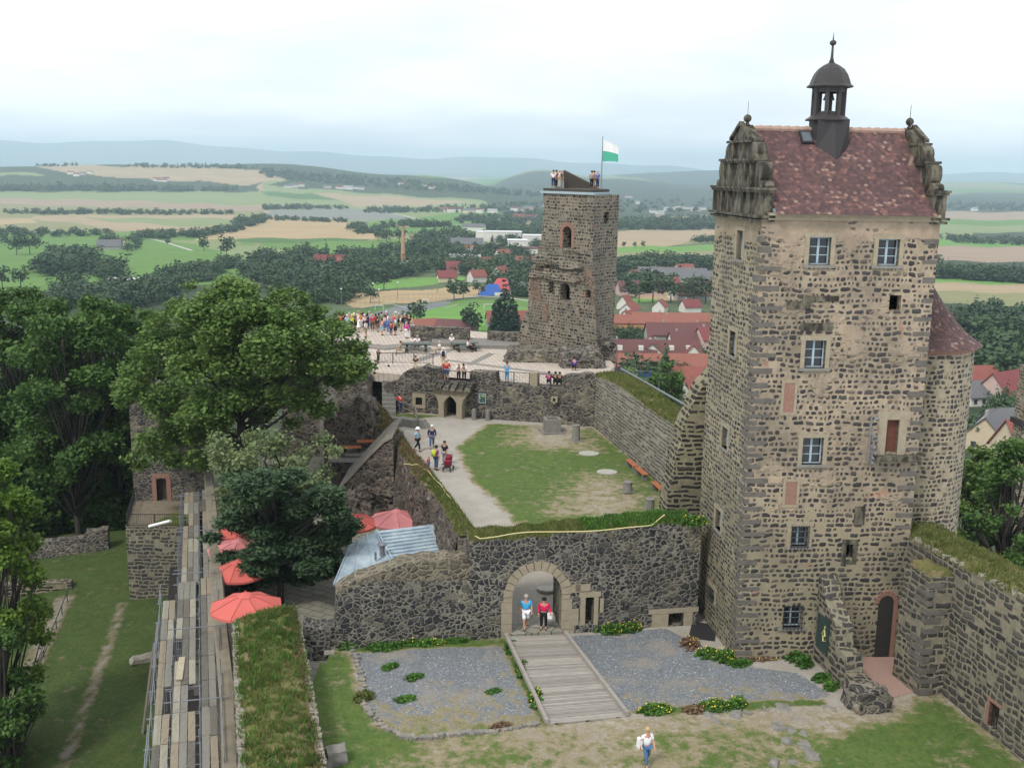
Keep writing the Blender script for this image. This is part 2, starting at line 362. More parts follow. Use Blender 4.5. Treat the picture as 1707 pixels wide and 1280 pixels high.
M['sandstone'] = (lambda t: (t.col(t.mix(t.noise(t.pos(), 3, 5, .65), (.2, .165, .115), (.38, .33, .24))), t.bump(t.noise(t.pos(), 9, 4), .03, .6), t.mat)[-1])(NT('sandstone'))
def _weathered():
    t = NT('weathered_sandstone'); P = t.pos()
    st = t.noise(t.scale(P, (3, 3, 1.1)), 1.0, 5, .65)
    t.col(t.mix(t.sm(st, .38, .66), (.028, .026, .021), (.15, .135, .1))); t.bump(t.noise(P, 7, 4), .03, .5); return t.mat
M['gable'] = _weathered()
M['quoin'] = flat('quoin_stone', (.12, .108, .095), .85, var=.45, nsc=2.5)
M['brick'] = flat('red_brick', (.25, .14, .105), .85, var=.35, nsc=9)
M['cap'] = flat('wall_cap_stone', (.25, .225, .185), .9, var=.5, nsc=5)
def _tiles(name, cols, w=.18, h=.15):
    t = NT(name); uv = t.uv(); sp = t.n('SeparateXYZ', {0: uv}); u, v = sp.outputs[0], sp.outputs[1]
    rv = t.m('DIVIDE', v, h); row = t.m('FLOOR', rv); fv = t.m('FRACT', rv)
    us = t.m('ADD', t.m('DIVIDE', u, w), t.m('MULTIPLY', t.m('FLOORED_MODULO', row, 2.0), .5)); cu = t.m('FLOOR', us); fu = t.m('FRACT', us)
    fx = t.m('MULTIPLY', t.m('ABSOLUTE', t.m('SUBTRACT', fu, .5)), 2.0)
    # rounded lower edge of each tile
    edge = t.m('MULTIPLY', t.m('POWER', fx, 2.5), .35); low = t.m('LESS_THAN', fv, edge)
    row2 = t.m('SUBTRACT', row, low)
    us2 = t.m('ADD', t.m('DIVIDE', u, w), t.m('MULTIPLY', t.m('FLOORED_MODULO', row2, 2.0), .5)); cu2 = t.m('FLOOR', us2)
    rn = t.n('TexWhiteNoise', {'Vector': t.n('CombineXYZ', {0: cu2, 1: row2}).outputs[0]}, noise_dimensions='2D').outputs['Value']
    c = t.ramp(rn, cols, 'LINEAR'); P = t.pos()
    c = t.mix(t.sm(t.noise(P, .6, 4), .4, .75, 0, .45), c, (.07, .04, .04)); c = t.mix(t.sm(t.noise(P, 12, 3), .5, .8, 0, .4), c, (.1, .06, .05))
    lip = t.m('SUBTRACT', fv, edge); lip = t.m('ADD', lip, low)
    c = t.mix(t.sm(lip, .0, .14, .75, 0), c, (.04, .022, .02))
    t.col(c); t.rough(.75); t.bump(t.m('SUBTRACT', 1.0, lip), .03, .8); return t.mat
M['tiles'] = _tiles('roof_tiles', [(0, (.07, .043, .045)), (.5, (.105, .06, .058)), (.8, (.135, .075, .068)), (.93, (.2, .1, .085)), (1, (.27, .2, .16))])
M['slate'] = flat('dark_slate', (.035, .033, .034), .6, var=.3)
M['leadroof'] = flat('dark_lead', (.045, .041, .04), .5, var=.25, nsc=3)
M['glass'] = (lambda t: (t.col((.015, .018, .022)), t.rough(.08), setattr(t.b.inputs['Specular IOR Level'], 'default_value', .6), t.mat)[-1])(NT('dark_glass'))
M['winframe'] = flat('pale_blue_paint', (.33, .42, .47), .5, var=.1)
M['iron'] = flat('iron', (.03, .03, .032), .5, var=.3)
M['wood'] = flat('weathered_wood', (.16, .14, .115), .85, var=.35)
M['darkwood'] = flat('dark_wood', (.06, .05, .04), .85, var=.35)
M['benchwood'] = flat('bench_orange_wood', (.38, .13, .06), .6, var=.2)
M['reddoor'] = flat('rust_brown_door', (.12, .045, .03), .7)
M['galv'] = flat('galvanised_steel', (.2, .21, .23), .45, metal=.3, var=.3)
M['darkvoid'] = flat('shade_and_earth', (.03, .028, .025), .95)  # near-black standing in for unlit depth in openings; also the scaffold ground strip
M['hose'] = flat('yellow_hose', (.62, .54, .26), .5, var=.1)
M['conc'] = flat('grey_stone', (.2, .19, .17), .9, var=.4, nsc=5)
M['white'] = flat('white_plastic', (.75, .75, .74), .5, var=.05)

def grassmat(name, a, b, c=None):
    t = NT(name); P = t.pos(); n1 = t.noise(P, .5, 4, .6); n2 = t.noise(P, 5, 4, .7); n3 = t.noise(P, 30, 2)
    col = t.mix(t.sm(n1, .35, .65), a, b); col = t.mix(t.sm(n2, .35, .7, 0, .6), col, tuple(x*.5 for x in a))
    if c: col = t.mix(t.sm(t.noise(P, 1.1, 4, .65), .5, .64), col, c)
    col = t.mix(t.sm(n3, .3, .7, 0, .35), col, tuple(min(1, x*1.8) for x in b))
    t.col(col); t.rough(.95); t.bump(t.m('ADD', n2, n3), .08, .7); return t.mat
M['lawn'] = grassmat('lawn_grass', (.06, .105, .02), (.12, .145, .035), (.17, .15, .07))
M['moat'] = grassmat('moat_grass', (.035, .06, .01), (.08, .095, .02))
M['walltop'] = grassmat('wall_top_turf', (.09, .11, .025), (.17, .15, .06), (.2, .15, .09))
M['earth'] = flat('dry_earth', (.2, .165, .12), .95, var=.4, nsc=2)

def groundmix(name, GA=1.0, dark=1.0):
    """ground: layers g (grass), s (stone chippings), d (dirt) painted as float attributes, torn up by noise where they meet"""
    t = NT(name); P = t.pos(); n1 = t.noise(P, .55, 5, .65); n2 = t.noise(P, 4.5, 4, .7); n3 = t.noise(P, 28, 3, .6); n4 = t.noise(P, .18, 3)
    at = lambda k: t.n('Attribute', attribute_name=k).outputs['Fac']
    path = t.mix(t.sm(n1, .3, .7), (.35, .32, .275), (.44, .41, .36)); path = t.mix(t.sm(n3, .35, .7, 0, .5), path, (.2, .18, .15))
    dirt = t.mix(t.sm(n1, .3, .7), (.3, .26, .2), (.4, .36, .29)); dirt = t.mix(t.sm(n2, .35, .7, 0, .5), dirt, (.2, .165, .12))
    vor = t.n('TexVoronoi', {'Vector': P, 'Scale': 17.0}, feature='F1').outputs['Color']
    vg = t.n('SeparateColor', {0: vor}).outputs[0]
    chip = t.ramp(vg, [(0, (.085, .092, .1)), (.4, (.13, .142, .155)), (.8, (.17, .185, .2)), (.95, (.22, .235, .25)), (1, (.5, .5, .5))]); chip = t.mix(t.sm(t.noise(P, .45, 5, .65), .5, .68, 0, .7), chip, (.27, .23, .175)); chip = t.mix(t.sm(n2, .55, .8, 0, .5), chip, (.09, .12, .04)); chip = t.mix(.12, chip, (.4, .42, .44))
    grass = t.mix(t.sm(n1, .35, .65), (.055, .12, .02), (.1, .16, .035)); grass = t.mix(t.sm(n2, .3, .65, .6, 0), grass, (.035, .06, .012)); grass = t.mix(t.sm(n3, .45, .75, 0, .45), grass, (.2, .2, .07)); grass = t.mix(t.sm(t.noise(P, 2.2, 5, .7), .5, .75, 0, .6), grass, (.17, .17, .06))
    dry = t.mix(t.sm(n2, .3, .7), (.2, .175, .09), (.3, .25, .16))
    edge = t.m('MULTIPLY', t.m('SUBTRACT', t.m('ADD', t.m('MULTIPLY', n1, .6), t.m('MULTIPLY', n2, .4)), .5), 2.6)
    col = t.mix(t.sm(t.m('ADD', at('d'), edge), -.15, .35), path, dirt)
    col = t.mix(t.sm(t.m('ADD', at('s'), t.m('MULTIPLY', edge, .4)), -.1, .15), col, chip)
    ga = t.m('ADD', t.m('MINIMUM', at('g'), .58), t.m('MULTIPLY', t.m('ADD', edge, t.m('MULTIPLY', t.m('SUBTRACT', t.noise(P, 1.6, 5, .7), .5), 2.2)), GA))
    col = t.mix(t.sm(ga, -.35, .1), col, dry); col = t.mix(t.sm(ga, .0, .5), col, grass)
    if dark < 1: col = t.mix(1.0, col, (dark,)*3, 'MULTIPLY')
    t.col(col); t.rough(.95)
    vd = t.n('TexVoronoi', {'Vector': P, 'Scale': 9.0}, feature='F1').outputs['Distance']
    t.bump(t.m('ADD', t.m('MULTIPLY', n2, 1.2), t.m('ADD', n3, t.m('MULTIPLY', vd, -.5))), .05, .8); return t.mat
M['ground'] = groundmix('courtyard_ground'); M['moatground_shaded'] = groundmix('moat_ground_shaded', .8, .6)  # moat copy multiplied down: the tree shade is put into its colour

def leafmat(name, a, b, trans=.25, s1=.35):
    t = NT(name); P = t.pos(); n1 = t.noise(P, s1, 3); n2 = t.noise(P, 1.3, 3)
    rn = t.n('NewGeometry').outputs['Random Per Island']
    col = t.mix(t.sm(n1, .35, .65), a, b); col = t.mix(t.m('MULTIPLY', rn, .55), col, tuple(min(1, x*1.9) for x in b)); col = t.mix(t.sm(n2, .35, .7, .4, 0), col, tuple(x*.5 for x in a))
    t.col(col); t.rough(.6)
    tr = t.n('BsdfTranslucent', {'Color': col}); mx = t.n('MixShader', {0: trans}); t.t.links.new(t.b.outputs[0], mx.inputs[1]); t.t.links.new(tr.outputs[0], mx.inputs[2])
    t.t.links.new(mx.outputs[0], t.out.inputs[0]); return t.mat
M['leaf_ash'] = leafmat('ash_leaves', (.07, .13, .028), (.12, .19, .045))
M['leaf_wood'] = leafmat('wood_edge_leaves', (.04, .09, .018), (.075, .14, .03))
M['leaf_bright'] = leafmat('bright_leaves', (.06, .12, .012), (.1, .17, .02))  # brighter, yellower green than the wood edge leaves
M['leaf_yew'] = leafmat('dark_needle_leaves', (.03, .062, .03), (.06, .1, .045), .2)
M['leaf_dry'] = leafmat('pale_thin_leaves', (.09, .13, .05), (.15, .19, .08), .2)
M['leaf_far'] = leafmat('far_leaves', (.022, .042, .022), (.055, .095, .035), .1, .028)
M['leaf_spruce'] = leafmat('spruce_needles', (.012, .03, .016), (.022, .05, .022), .1)
M['bark'] = flat('bark', (.05, .042, .035), .95, var=.5, nsc=5)
M['blade'] = leafmat('grass_blades', (.07, .11, .02), (.15, .16, .05), .3)
M['weed'] = leafmat('weed_leaves', (.05, .12, .02), (.08, .18, .03), .3)
M['rumex'] = leafmat('reddish_weeds', (.16, .09, .06), (.2, .14, .08), .2)
M['yellow'] = flat('yellow_petals', (.75, .6, .05), .6, var=.15)
def cloth(name, c): return flat(name, c, .85, var=.12, nsc=8)
# ------------------------------------------------------------------ terrain, fields, far woods
def _interp(x, xs, ys): return np.interp(x, xs, ys)
_RR = [0, 60, 95, 130, 200, 300, 420, 600, 850, 1200, 1700, 2400, 3300, 4300, 5200, 6500, 9000, 13000, 17000, 21000, 26000]
_ZZ = [-17, -17, -22, -30, -37, -41, -45, -50, -57, -65, -72, -78, -78, -55, -60, -90, -80, -60, -40, -20, -60]
def terr(x, y):
    x = np.asarray(x, float); y = np.asarray(y, float)
    r = np.hypot(x, y); a = np.arctan2(x, y)              # azimuth, 0 straight ahead, + right
    z = _interp(r, _RR, _ZZ)
    g = lambda c, w: np.exp(-((a-c)/w)**2)
    ridge = np.exp(-((r-4300)/700)**2)
    z = z + ridge*(64*g(-.36, .11)+78*g(-.20, .09)+52*g(-.07, .06)+20*g(-.47, .05)-30*g(.3, .3))
    z = z + np.exp(-((r-6800)/1300)**2)*(85*g(.02, .045)+70*g(.10, .05)+45*g(.17, .04)+45*g(.45, .15))
    z = z + np.exp(-((r-9500)/1500)**2)*(115*g(.2, .1)+70*g(.42, .1)+40*g(.05, .1))
    z = z + np.exp(-((r-21000)/2200)**2)*(330*g(-.47, .16)+240*g(-.28, .14)+170*g(-.1, .18)+120*g(.1, .3)+80*g(.4, .2))
    z = z + np.exp(-((r-20000)/2600)**2)*(45*np.sin(a*17+1)+30*np.sin(a*41+2)+14*np.sin(a*95))+np.exp(-((r-7500)/1800)**2)*(16*np.sin(a*29+.5)+9*np.sin(a*67))
    wob = 1.2*np.sin(x/170+1.3)*np.cos(y/210)+3.0*np.sin(x/520+y/900)+6*np.sin(x/1900+.5)*np.cos(y/1500)
    z = z + wob*np.clip((r-350)/900, 0, 1)*np.clip(r/2500, .4, 2.0)
    z = z + 7*np.exp(-((x-10)**2+(y-70)**2)/90**2)*0
    return z
def T(px, py, far=False):                                  # where the ray through a photo pixel meets the terrain
    d = ray(px, py); h = math.hypot(d.x, d.y); rs = np.geomspace(60, 24000, 900); tt = rs/h
    zz = CAMZ+d.z*tt; tz = terr(d.x*tt, d.y*tt); hit = np.nonzero(zz <= tz)[0]
    if not len(hit): return None
    i = hit[0]; t = tt[i]
    if i > 0:
        e0 = (CAMZ+d.z*tt[i-1])-tz[i-1]; e1 = zz[i]-tz[i]; t = tt[i-1]+(tt[i]-tt[i-1])*e0/max(1e-9, e0-e1)
    x, y = d.x*t, d.y*t
    return Vector((x, y, float(terr(x, y))))
LC = dict(meadow=(.10, .21, .035), bright=(.12, .27, .045), pale=(.2, .25, .10), stubble=(.40, .29, .16), tan=(.36, .27, .17), pink=(.32, .23, .17), dkgreen=(.06, .14, .03),
          wood=(.02, .04, .015), grey=(.2, .21, .19), olive=(.22, .22, .10), tarmac=(.16, .17, .18), town=(.07, .10, .045), white=(.5, .5, .48))
FIELDS = [  # colour, outline in measured photo pixels (painted in order)
 ('meadow', [(-300, 385), (420, 385), (420, 520), (-300, 520)]), ('town', [(560, 425), (1545, 395), (1545, 720), (540, 720), (540, 510)]), ('wood', [(-300, 495), (540, 470), (560, 700), (-300, 900)]),
 ('olive', [(-300, 355), (420, 352), (420, 385), (-300, 392)]), ('pale', [(-300, 316), (470, 320), (760, 330), (800, 345), (430, 343), (-300, 327)]),
 ('pink', [(-300, 327), (200, 334), (470, 346), (440, 352), (0, 341), (-300, 340)]), ('olive', [(-300, 340), (0, 341), (440, 352), (430, 362), (-300, 350)]),
 ('tan', [(55, 365), (60, 359), (393, 358), (400, 372), (330, 385), (237, 386), (205, 385), (120, 372)]), ('pale', [(140, 363), (395, 365), (400, 374), (330, 379), (190, 370)]),
 ('stubble', [(325, 402), (390, 378), (432, 363), (577, 369), (640, 392), (627, 398), (400, 397)]), ('stubble', [(-300, 386), (-50, 380), (60, 371), (55, 365), (-300, 366)]),
 ('dkgreen', [(400, 397), (620, 398), (604, 406), (440, 408), (395, 402)]), ('meadow', [(430, 407), (700, 398), (660, 425), (600, 430), (430, 430)]),
 ('pale', [(268, 397), (350, 404), (430, 411), (505, 420), (500, 428), (420, 432), (320, 408)]), ('olive', [(345, 400), (400, 402), (400, 406), (345, 405)]),
 ('pale', [(440, 300), (800, 318), (860, 345), (600, 372), (440, 350)]), ('dkgreen', [(430, 320), (520, 322), (570, 336), (450, 328)]), ('tan', [(520, 322), (640, 327), (790, 338), (700, 343), (600, 345)]),
 ('grey', [(450, 350), (600, 348), (655, 357), (700, 366), (560, 368), (440, 360)]), ('stubble', [(635, 373), (690, 376), (680, 382), (630, 378)]), ('meadow', [(630, 380), (760, 378), (750, 388), (640, 390)]), ('stubble', [(680, 398), (697, 398), (697, 408), (682, 406)]),
 ('stubble', [(570, 488), (640, 486), (800, 477), (812, 490), (750, 500), (592, 512), (560, 500)]), ('bright', [(600, 478), (640, 468), (700, 462), (770, 462), (775, 468), (700, 476), (640, 484)]),
 ('tarmac', [(560, 528), (655, 512), (740, 502), (765, 506), (740, 513), (690, 522), (640, 540), (560, 545)]), ('meadow', [(740, 513), (770, 498), (960, 500), (960, 560), (690, 560), (650, 535)]),
 ('bright', [(690, 518), (740, 511), (800, 508), (860, 514), (960, 525), (960, 545), (830, 552), (760, 556), (650, 552)]), ('dkgreen', [(570, 519), (640, 510), (655, 513), (600, 528), (560, 530)]),
 ('tan', [(60, 277), (130, 272), (220, 280), (330, 304), (250, 300), (110, 288)]), ('tan', [(200, 279), (330, 274), (430, 285), (460, 300), (420, 309), (320, 302), (250, 290)]), ('pale', [(-300, 287), (60, 288), (100, 296), (-300, 300)]),
 ('wood', [(430, 268), (560, 280), (760, 300), (900, 318), (1000, 330), (940, 340), (700, 328), (560, 318), (450, 310), (475, 300), (430, 284)]), ('wood', [(-300, 294), (100, 293), (300, 305), (430, 309), (430, 320), (-300, 320)]),
 ('wood', [(850, 288), (1000, 280), (1545, 330), (1545, 362), (840, 362), (800, 330)]), ('pale', [(1060, 288), (1200, 294), (1200, 303), (1100, 300)]), ('tan', [(1100, 291), (1180, 298), (1130, 301)]),
 ('wood', [(1020, 362), (1545, 362), (1545, 384), (1020, 384)]), ('tan', [(1090, 360), (1545, 358), (1545, 368), (1095, 369)]), ('tan', [(1010, 386), (1100, 383), (1545, 385), (1545, 396), (1150, 402), (1110, 410), (1010, 413)]),
 ('bright', [(1010, 412), (1120, 410), (1545, 403), (1545, 414), (1010, 421)]), ('olive', [(1010, 421), (1545, 414), (1545, 430), (1010, 434)]), ('wood', [(1010, 428), (1545, 424), (1545, 460), (1010, 460)]),
 ('stubble', [(1060, 482), (1190, 486), (1190, 500), (1060, 500)]), ('bright', [(1040, 498), (1100, 500), (1100, 506), (1040, 507)]),
 ('wood', [(1500, 310), (2000, 318), (2000, 354), (1500, 346)]), ('pink', [(1540, 353), (2000, 356), (2000, 370), (1540, 366)]), ('meadow', [(1540, 366), (2000, 370), (2000, 380), (1540, 375)]), ('pale', [(1540, 375), (2000, 380), (2000, 396), (1540, 392)]),
 ('wood', [(1620, 388), (2000, 388), (2000, 403), (1620, 403)]), ('bright', [(1540, 398), (2000, 402), (2000, 416), (1540, 411)]), ('pink', [(1540, 410), (2000, 416), (2000, 444), (1540, 434)]), ('wood', [(1540, 434), (2000, 444), (2000, 474), (1540, 462)]),
 ('bright', [(1540, 461), (2000, 474), (2000, 485), (1540, 470)]), ('tan', [(1540, 470), (2000, 484), (2000, 500), (1540, 484)]), ('olive', [(1540, 484), (2000, 498), (2000, 530), (1540, 503)]), ('wood', [(1540, 504), (2000, 528), (2000, 900), (1540, 900)]),
]
def build_terrain():
    az = np.linspace(-.62, .62, 700); rr = np.concatenate([[1, 30, 60, 80, 95], np.geomspace(110, 24500, 680)])
    A, Rr = np.meshgrid(az, rr); X = np.sin(A)*Rr; Y = np.cos(A)*Rr
    Z = terr(X, Y); n, m = X.shape
    P = np.stack([X.ravel(), Y.ravel(), Z.ravel()], 1); px = PX(P); rf = Rr.ravel()
    col = np.tile(np.array(LC['olive']), (len(P), 1))
    rs = np.random.RandomState(5)
    # patchwork of small far fields beyond the measured ones
    cell = (np.floor(P[:, 0]/420)*37+np.floor((P[:, 1]+P[:, 0]*.3)/260)*91).astype(int) % 7
    pal = np.array([LC[k] for k in ('olive', 'wood', 'pale', 'tan', 'wood', 'meadow', 'wood')])
    far = rf > 1500; col[far] = pal[cell[far]]
    pxw = px + np.stack([3*np.sin(px[:, 1]*.35), 1.2*np.sin(px[:, 0]*.06)], 1)
    for k, poly in FIELDS:
        s = in_poly(pxw, poly) & (px[:, 1] < 905) & (rf > 90)
        if len(poly) and min(q[1] for q in poly) < 310: s &= (rf < 7600)
        col[s] = LC[k]
    col[(rf > 6500) & (rf < 13000)] = pal[cell[(rf > 6500) & (rf < 13000)]]*.9
    col[rf > 12500] = (.05, .075, .05)
    near = rf < 240; col[near] = (.02, .035, .012)
    f = [(i*m+j, i*m+j+1, (i+1)*m+j+1, (i+1)*m+j) for i in range(n-1) for j in range(m-1)]
    t = NT('fields'); ca = t.n('Attribute', attribute_name='field').outputs['Color']; Pn = t.pos()
    c = t.mix(t.sm(t.noise(t.scale(Pn, (1, 1, 0)), .012, 5, .6), .3, .7, 0, .3), ca, t.mix(.5, ca, (.05, .06, .03)))
    c = t.mix(t.sm(t.noise(t.scale(Pn, (1, 1, 0)), .09, 3, .6), .4, .7, 0, .25), c, t.mix(.6, ca, (.3, .28, .15)))
    c = t.mix(t.sm(t.noise(t.n('VectorRotate', {'Vector': t.scale(Pn, (1, 1, 0)), 'Angle': .25}, rotation_type='Z_AXIS').outputs[0], 1.0, 2), .4, .6, 0, .0), c, c); ln = t.noise(t.scale(Pn, (.004, .07, 0)), 1.0, 4, .65); c = t.mix(t.sm(ln, .42, .62, 0, .3), c, t.mix(.55, c, (.06, .07, .03)))
    t.col(c); t.rough(.95)
    o = mk('terrain', P.tolist(), [tuple(q) for q in f], t.mat, smooth=True, uv=False); props(o, kind='structure')
    ly = o.data.color_attributes.new('field', 'FLOAT_COLOR', 'POINT')
    ly.data.foreach_set('color', np.concatenate([col, np.ones((len(col), 1))], 1).ravel())
build_terrain()

# ---- leaf crowns -------------------------------------------------
def leaf_quads(C, size, rs, up=.5, elong=1.0):
    """C (n,3) leaf centres -> verts, faces of small tilted quads"""
    n = len(C); nr = rs.normal(size=(n, 3)); nr[:, 2] = np.abs(nr[:, 2])+up; nr /= np.linalg.norm(nr, axis=1)[:, None]
    t = rs.normal(size=(n, 3)); t -= nr*(t*nr).sum(1)[:, None]; t /= np.linalg.norm(t, axis=1)[:, None]+1e-9; b = np.cross(nr, t)
    s = size*(.6+.8*rs.rand(n))[:, None]*.5
    v = np.stack([C-t*s*elong-b*s*.6, C+t*s*elong*.2-b*s, C+t*s*elong+b*s*.3, C-t*s*elong*.3+b*s], 1).reshape(-1, 3)
    return v
def quads_obj(name, V, mat, parent=None, extra=None):
    n = len(V)//4; me = bpy.data.meshes.new(name)
    me.vertices.add(len(V)); me.vertices.foreach_set('co', V.ravel())
    me.loops.add(n*4); me.loops.foreach_set('vertex_index', np.arange(n*4))
    me.polygons.add(n); me.polygons.foreach_set('loop_start', np.arange(n)*4)
    me.materials.append(mat); me.update(calc_edges=True)
    o = bpy.data.objects.new(name, me); COL.objects.link(o)
    if parent: o.parent = parent
    return o
def crown_points(rs, lumps, per, squash=.6, shell=.55):
    out = []
    for (cx, cy, cz, r) in lumps:
        n = int(per*r*r); d = rs.normal(size=(n, 3)); d /= np.linalg.norm(d, axis=1)[:, None]
        q = (shell+(1-shell)*rs.rand(n))**.6
        out.append(np.array([cx, cy, cz])+d*q[:, None]*r*np.array([1, 1, squash]))
    return np.concatenate(out)
def far_tree_mesh(seed, kind):
    rs = np.random.RandomState(seed); L = []
    if kind == 'spruce':
        for i in range(9):
            t = i/8; L.append((rs.normal()*.03, rs.normal()*.03, .12+.85*t, .24*(1-t)+.03))
        P = crown_points(rs, L, 2600, .6, .3)
    else:
        for i in range(15):
            a = rs.rand()*6.28; q = rs.rand()**.5*.3; h = .34+.5*rs.rand(); L.append((q*math.cos(a), q*math.sin(a), h, .13+.1*rs.rand()))
        P = crown_points(rs, L, 800, .85, .5)
    return leaf_quads(P, .095 if kind != 'spruce' else .07, rs)
FAR = [far_tree_mesh(s, 'round') for s in (1, 2, 3, 4)]+[far_tree_mesh(9, 'spruce')]
_fpro = []
for i, V in enumerate(FAR):
    me = bpy.data.meshes.new('far_crown'); n = len(V)//4
    me.vertices.add(len(V)); me.vertices.foreach_set('co', V.ravel()); me.loops.add(n*4); me.loops.foreach_set('vertex_index', np.arange(n*4))
    me.polygons.add(n); me.polygons.foreach_set('loop_start', np.arange(n)*4); me.materials.append(M['leaf_spruce' if i == 4 else 'leaf_far']); me.update(calc_edges=True)
    _fpro.append(me)
_tb = MB(); _tb.tube([(0, 0, -.03), (0, 0, .25), (.01, 0, .5)], [.022, .018, .01], 5)
_to = _tb.build('trunk', M['bark']); TRUNK = _to.data; bpy.data.objects.remove(_to)
def far_tree(px, py, h, label, group, kind=None, w=1.0, name='field_tree'):
    p = T(px, py)
    if p is None: return
    k = random.randrange(4) if kind is None else kind
    t = thing(name, label, 'tree', p, random.uniform(0, 6.28), group, (h*w, h*w, h))
    for nm, me in (('crown', _fpro[k]), ('trunk', TRUNK)):
        o = bpy.data.objects.new(nm, me); COL.objects.link(o); o.parent = t
random.seed(4)
for px, py, h, lab in [
 (340, 419, 15, 'small round tree alone on the pale meadow beside the farm track'), (378, 428, 19, 'round bushy tree standing right of the farm track on the meadow'), (280, 408, 8, 'tiny round tree beside the white farm track'),
 (597, 391, 11, 'single dark round tree at the right end of the big stubble field'), (630, 402, 15, 'leftmost of the three trees in a row on the green slope'), (645, 404, 20, 'middle tree of the three in a row on the green slope'), (666, 406, 21, 'widest of the three trees in a row on the green slope'),
 (28, 425, 19, 'leftmost tall tree on the green meadow at the left edge'), (50, 424, 21, 'two-lobed tree left of the big meadow thicket'), (8, 410, 14, 'dark tree cut by the left edge above the meadow'), (35, 480, 14, 'lone bush tree at the foot of the left meadow'), (4, 480, 14, 'bush at the very left edge of the lower meadow'), (60, 415, 14, 'smaller tree just left of the meadow thicket'),
 (618, 505, 10, 'slim young tree in front of the stubble strip by the sports court'), (640, 484, 13, 'round tree on the bright meadow left of the sports ground'), (757, 500, 12, 'left tree of the pair at the stubble edge by the blue hut'), (772, 498, 10, 'right tree of the pair at the stubble edge by the blue hut'), (798, 492, 9, 'small tree just left of the blue hut'),
 (690, 548, 13, 'dense round tree on the pitch edge behind the crowd'), (787, 556, 13, 'round bush tree at the lower pitch edge left of the ruined tower'), (1048, 497, 13, 'round street tree just right of the ruined tower'), (1065, 505, 14, 'ball shaped tree on a tall trunk right of the ruined tower'), (1088, 505, 19, 'broad tree above the orange terrace row'), (1118, 505, 17, 'wide round tree at the right above the orange terrace row'), (1137, 500, 13, 'smaller round tree before the stubble plot'), (1156, 503, 13, 'round tree before the stubble plot near the big tower'), (1176, 507, 16, 'dark bush tree close to the big tower edge'),
 (1040, 413, 7, 'left of the three bushes on the strip below the tan field'), (1058, 413, 7, 'middle one of the three bushes below the tan field'), (1072, 413, 8, 'right of the three bushes below the tan field')]:
    far_tree(px, py, h, lab, 'single trees on the fields and in the town')
for px, py, h, lab in [(838, 552, 22, 'tallest dark spruce beside the ruined tower'), (852, 556, 18, 'shorter dark spruce beside the ruined tower'), (826, 556, 13, 'small spruce left of the tall one by the ruined tower'), (738, 552, 5, 'tiny dark conifer on the lower pitch edge')]:
    far_tree(px, py, h, lab, 'spruces', 4, name='spruce')

def wood(name, label, poly, n, h, seed, spruce=0.0, hv=.35, lift=0.0, near=0):
    """one far wood or hedge belt that reads as a mass: leaf clumps of many crowns; poly in measured photo pixels of the ground line"""
    rs = np.random.RandomState(seed); xs = [q[0] for q in poly]; ys = [q[1] for q in poly]; out = []; c = 0; tr = 0
    while c < n and tr < n*30:
        tr += 1; p = np.array([[rs.uniform(min(xs), max(xs)), rs.uniform(min(ys), max(ys))]])
        if not in_poly(p, poly)[0]: continue
        w = T(float(p[0, 0]), float(p[0, 1]))
        if w is None: continue
        c += 1; r = math.hypot(w.x, w.y); k = 4 if rs.rand() < spruce else rs.randint(4); V = FAR[k]; m = len(V)//4
        keep = int(min(m, max(110, m*min(1, 620/r)**.8))); q = V.reshape(m, 4, 3)[rs.permutation(m)[:keep]]
        cen = q.mean(1, keepdims=True); q = cen+(q-cen)*.85*min(3.6, (m/keep)**.5)      # fewer, larger leaf clumps the farther away
        hh = .78*h*(1-hv+2*hv*rs.rand()); a = rs.rand()*6.28; ca, sa = math.cos(a), math.sin(a); R = np.array([[ca, -sa, 0], [sa, ca, 0], [0, 0, 1]])
        wid = 1.0+.5*rs.rand(); S = np.array([hh*wid, hh*wid, hh]) if k != 4 else np.array([hh, hh, hh*1.25])
        out.append(((q.reshape(-1, 3)*S)@R.T)+np.array([w.x, w.y, w.z-.22*hh]))
    if out: props(quads_obj(name, np.concatenate(out), M['leaf_far']), label, 'wood', 'far woods and hedges', 'stuff')
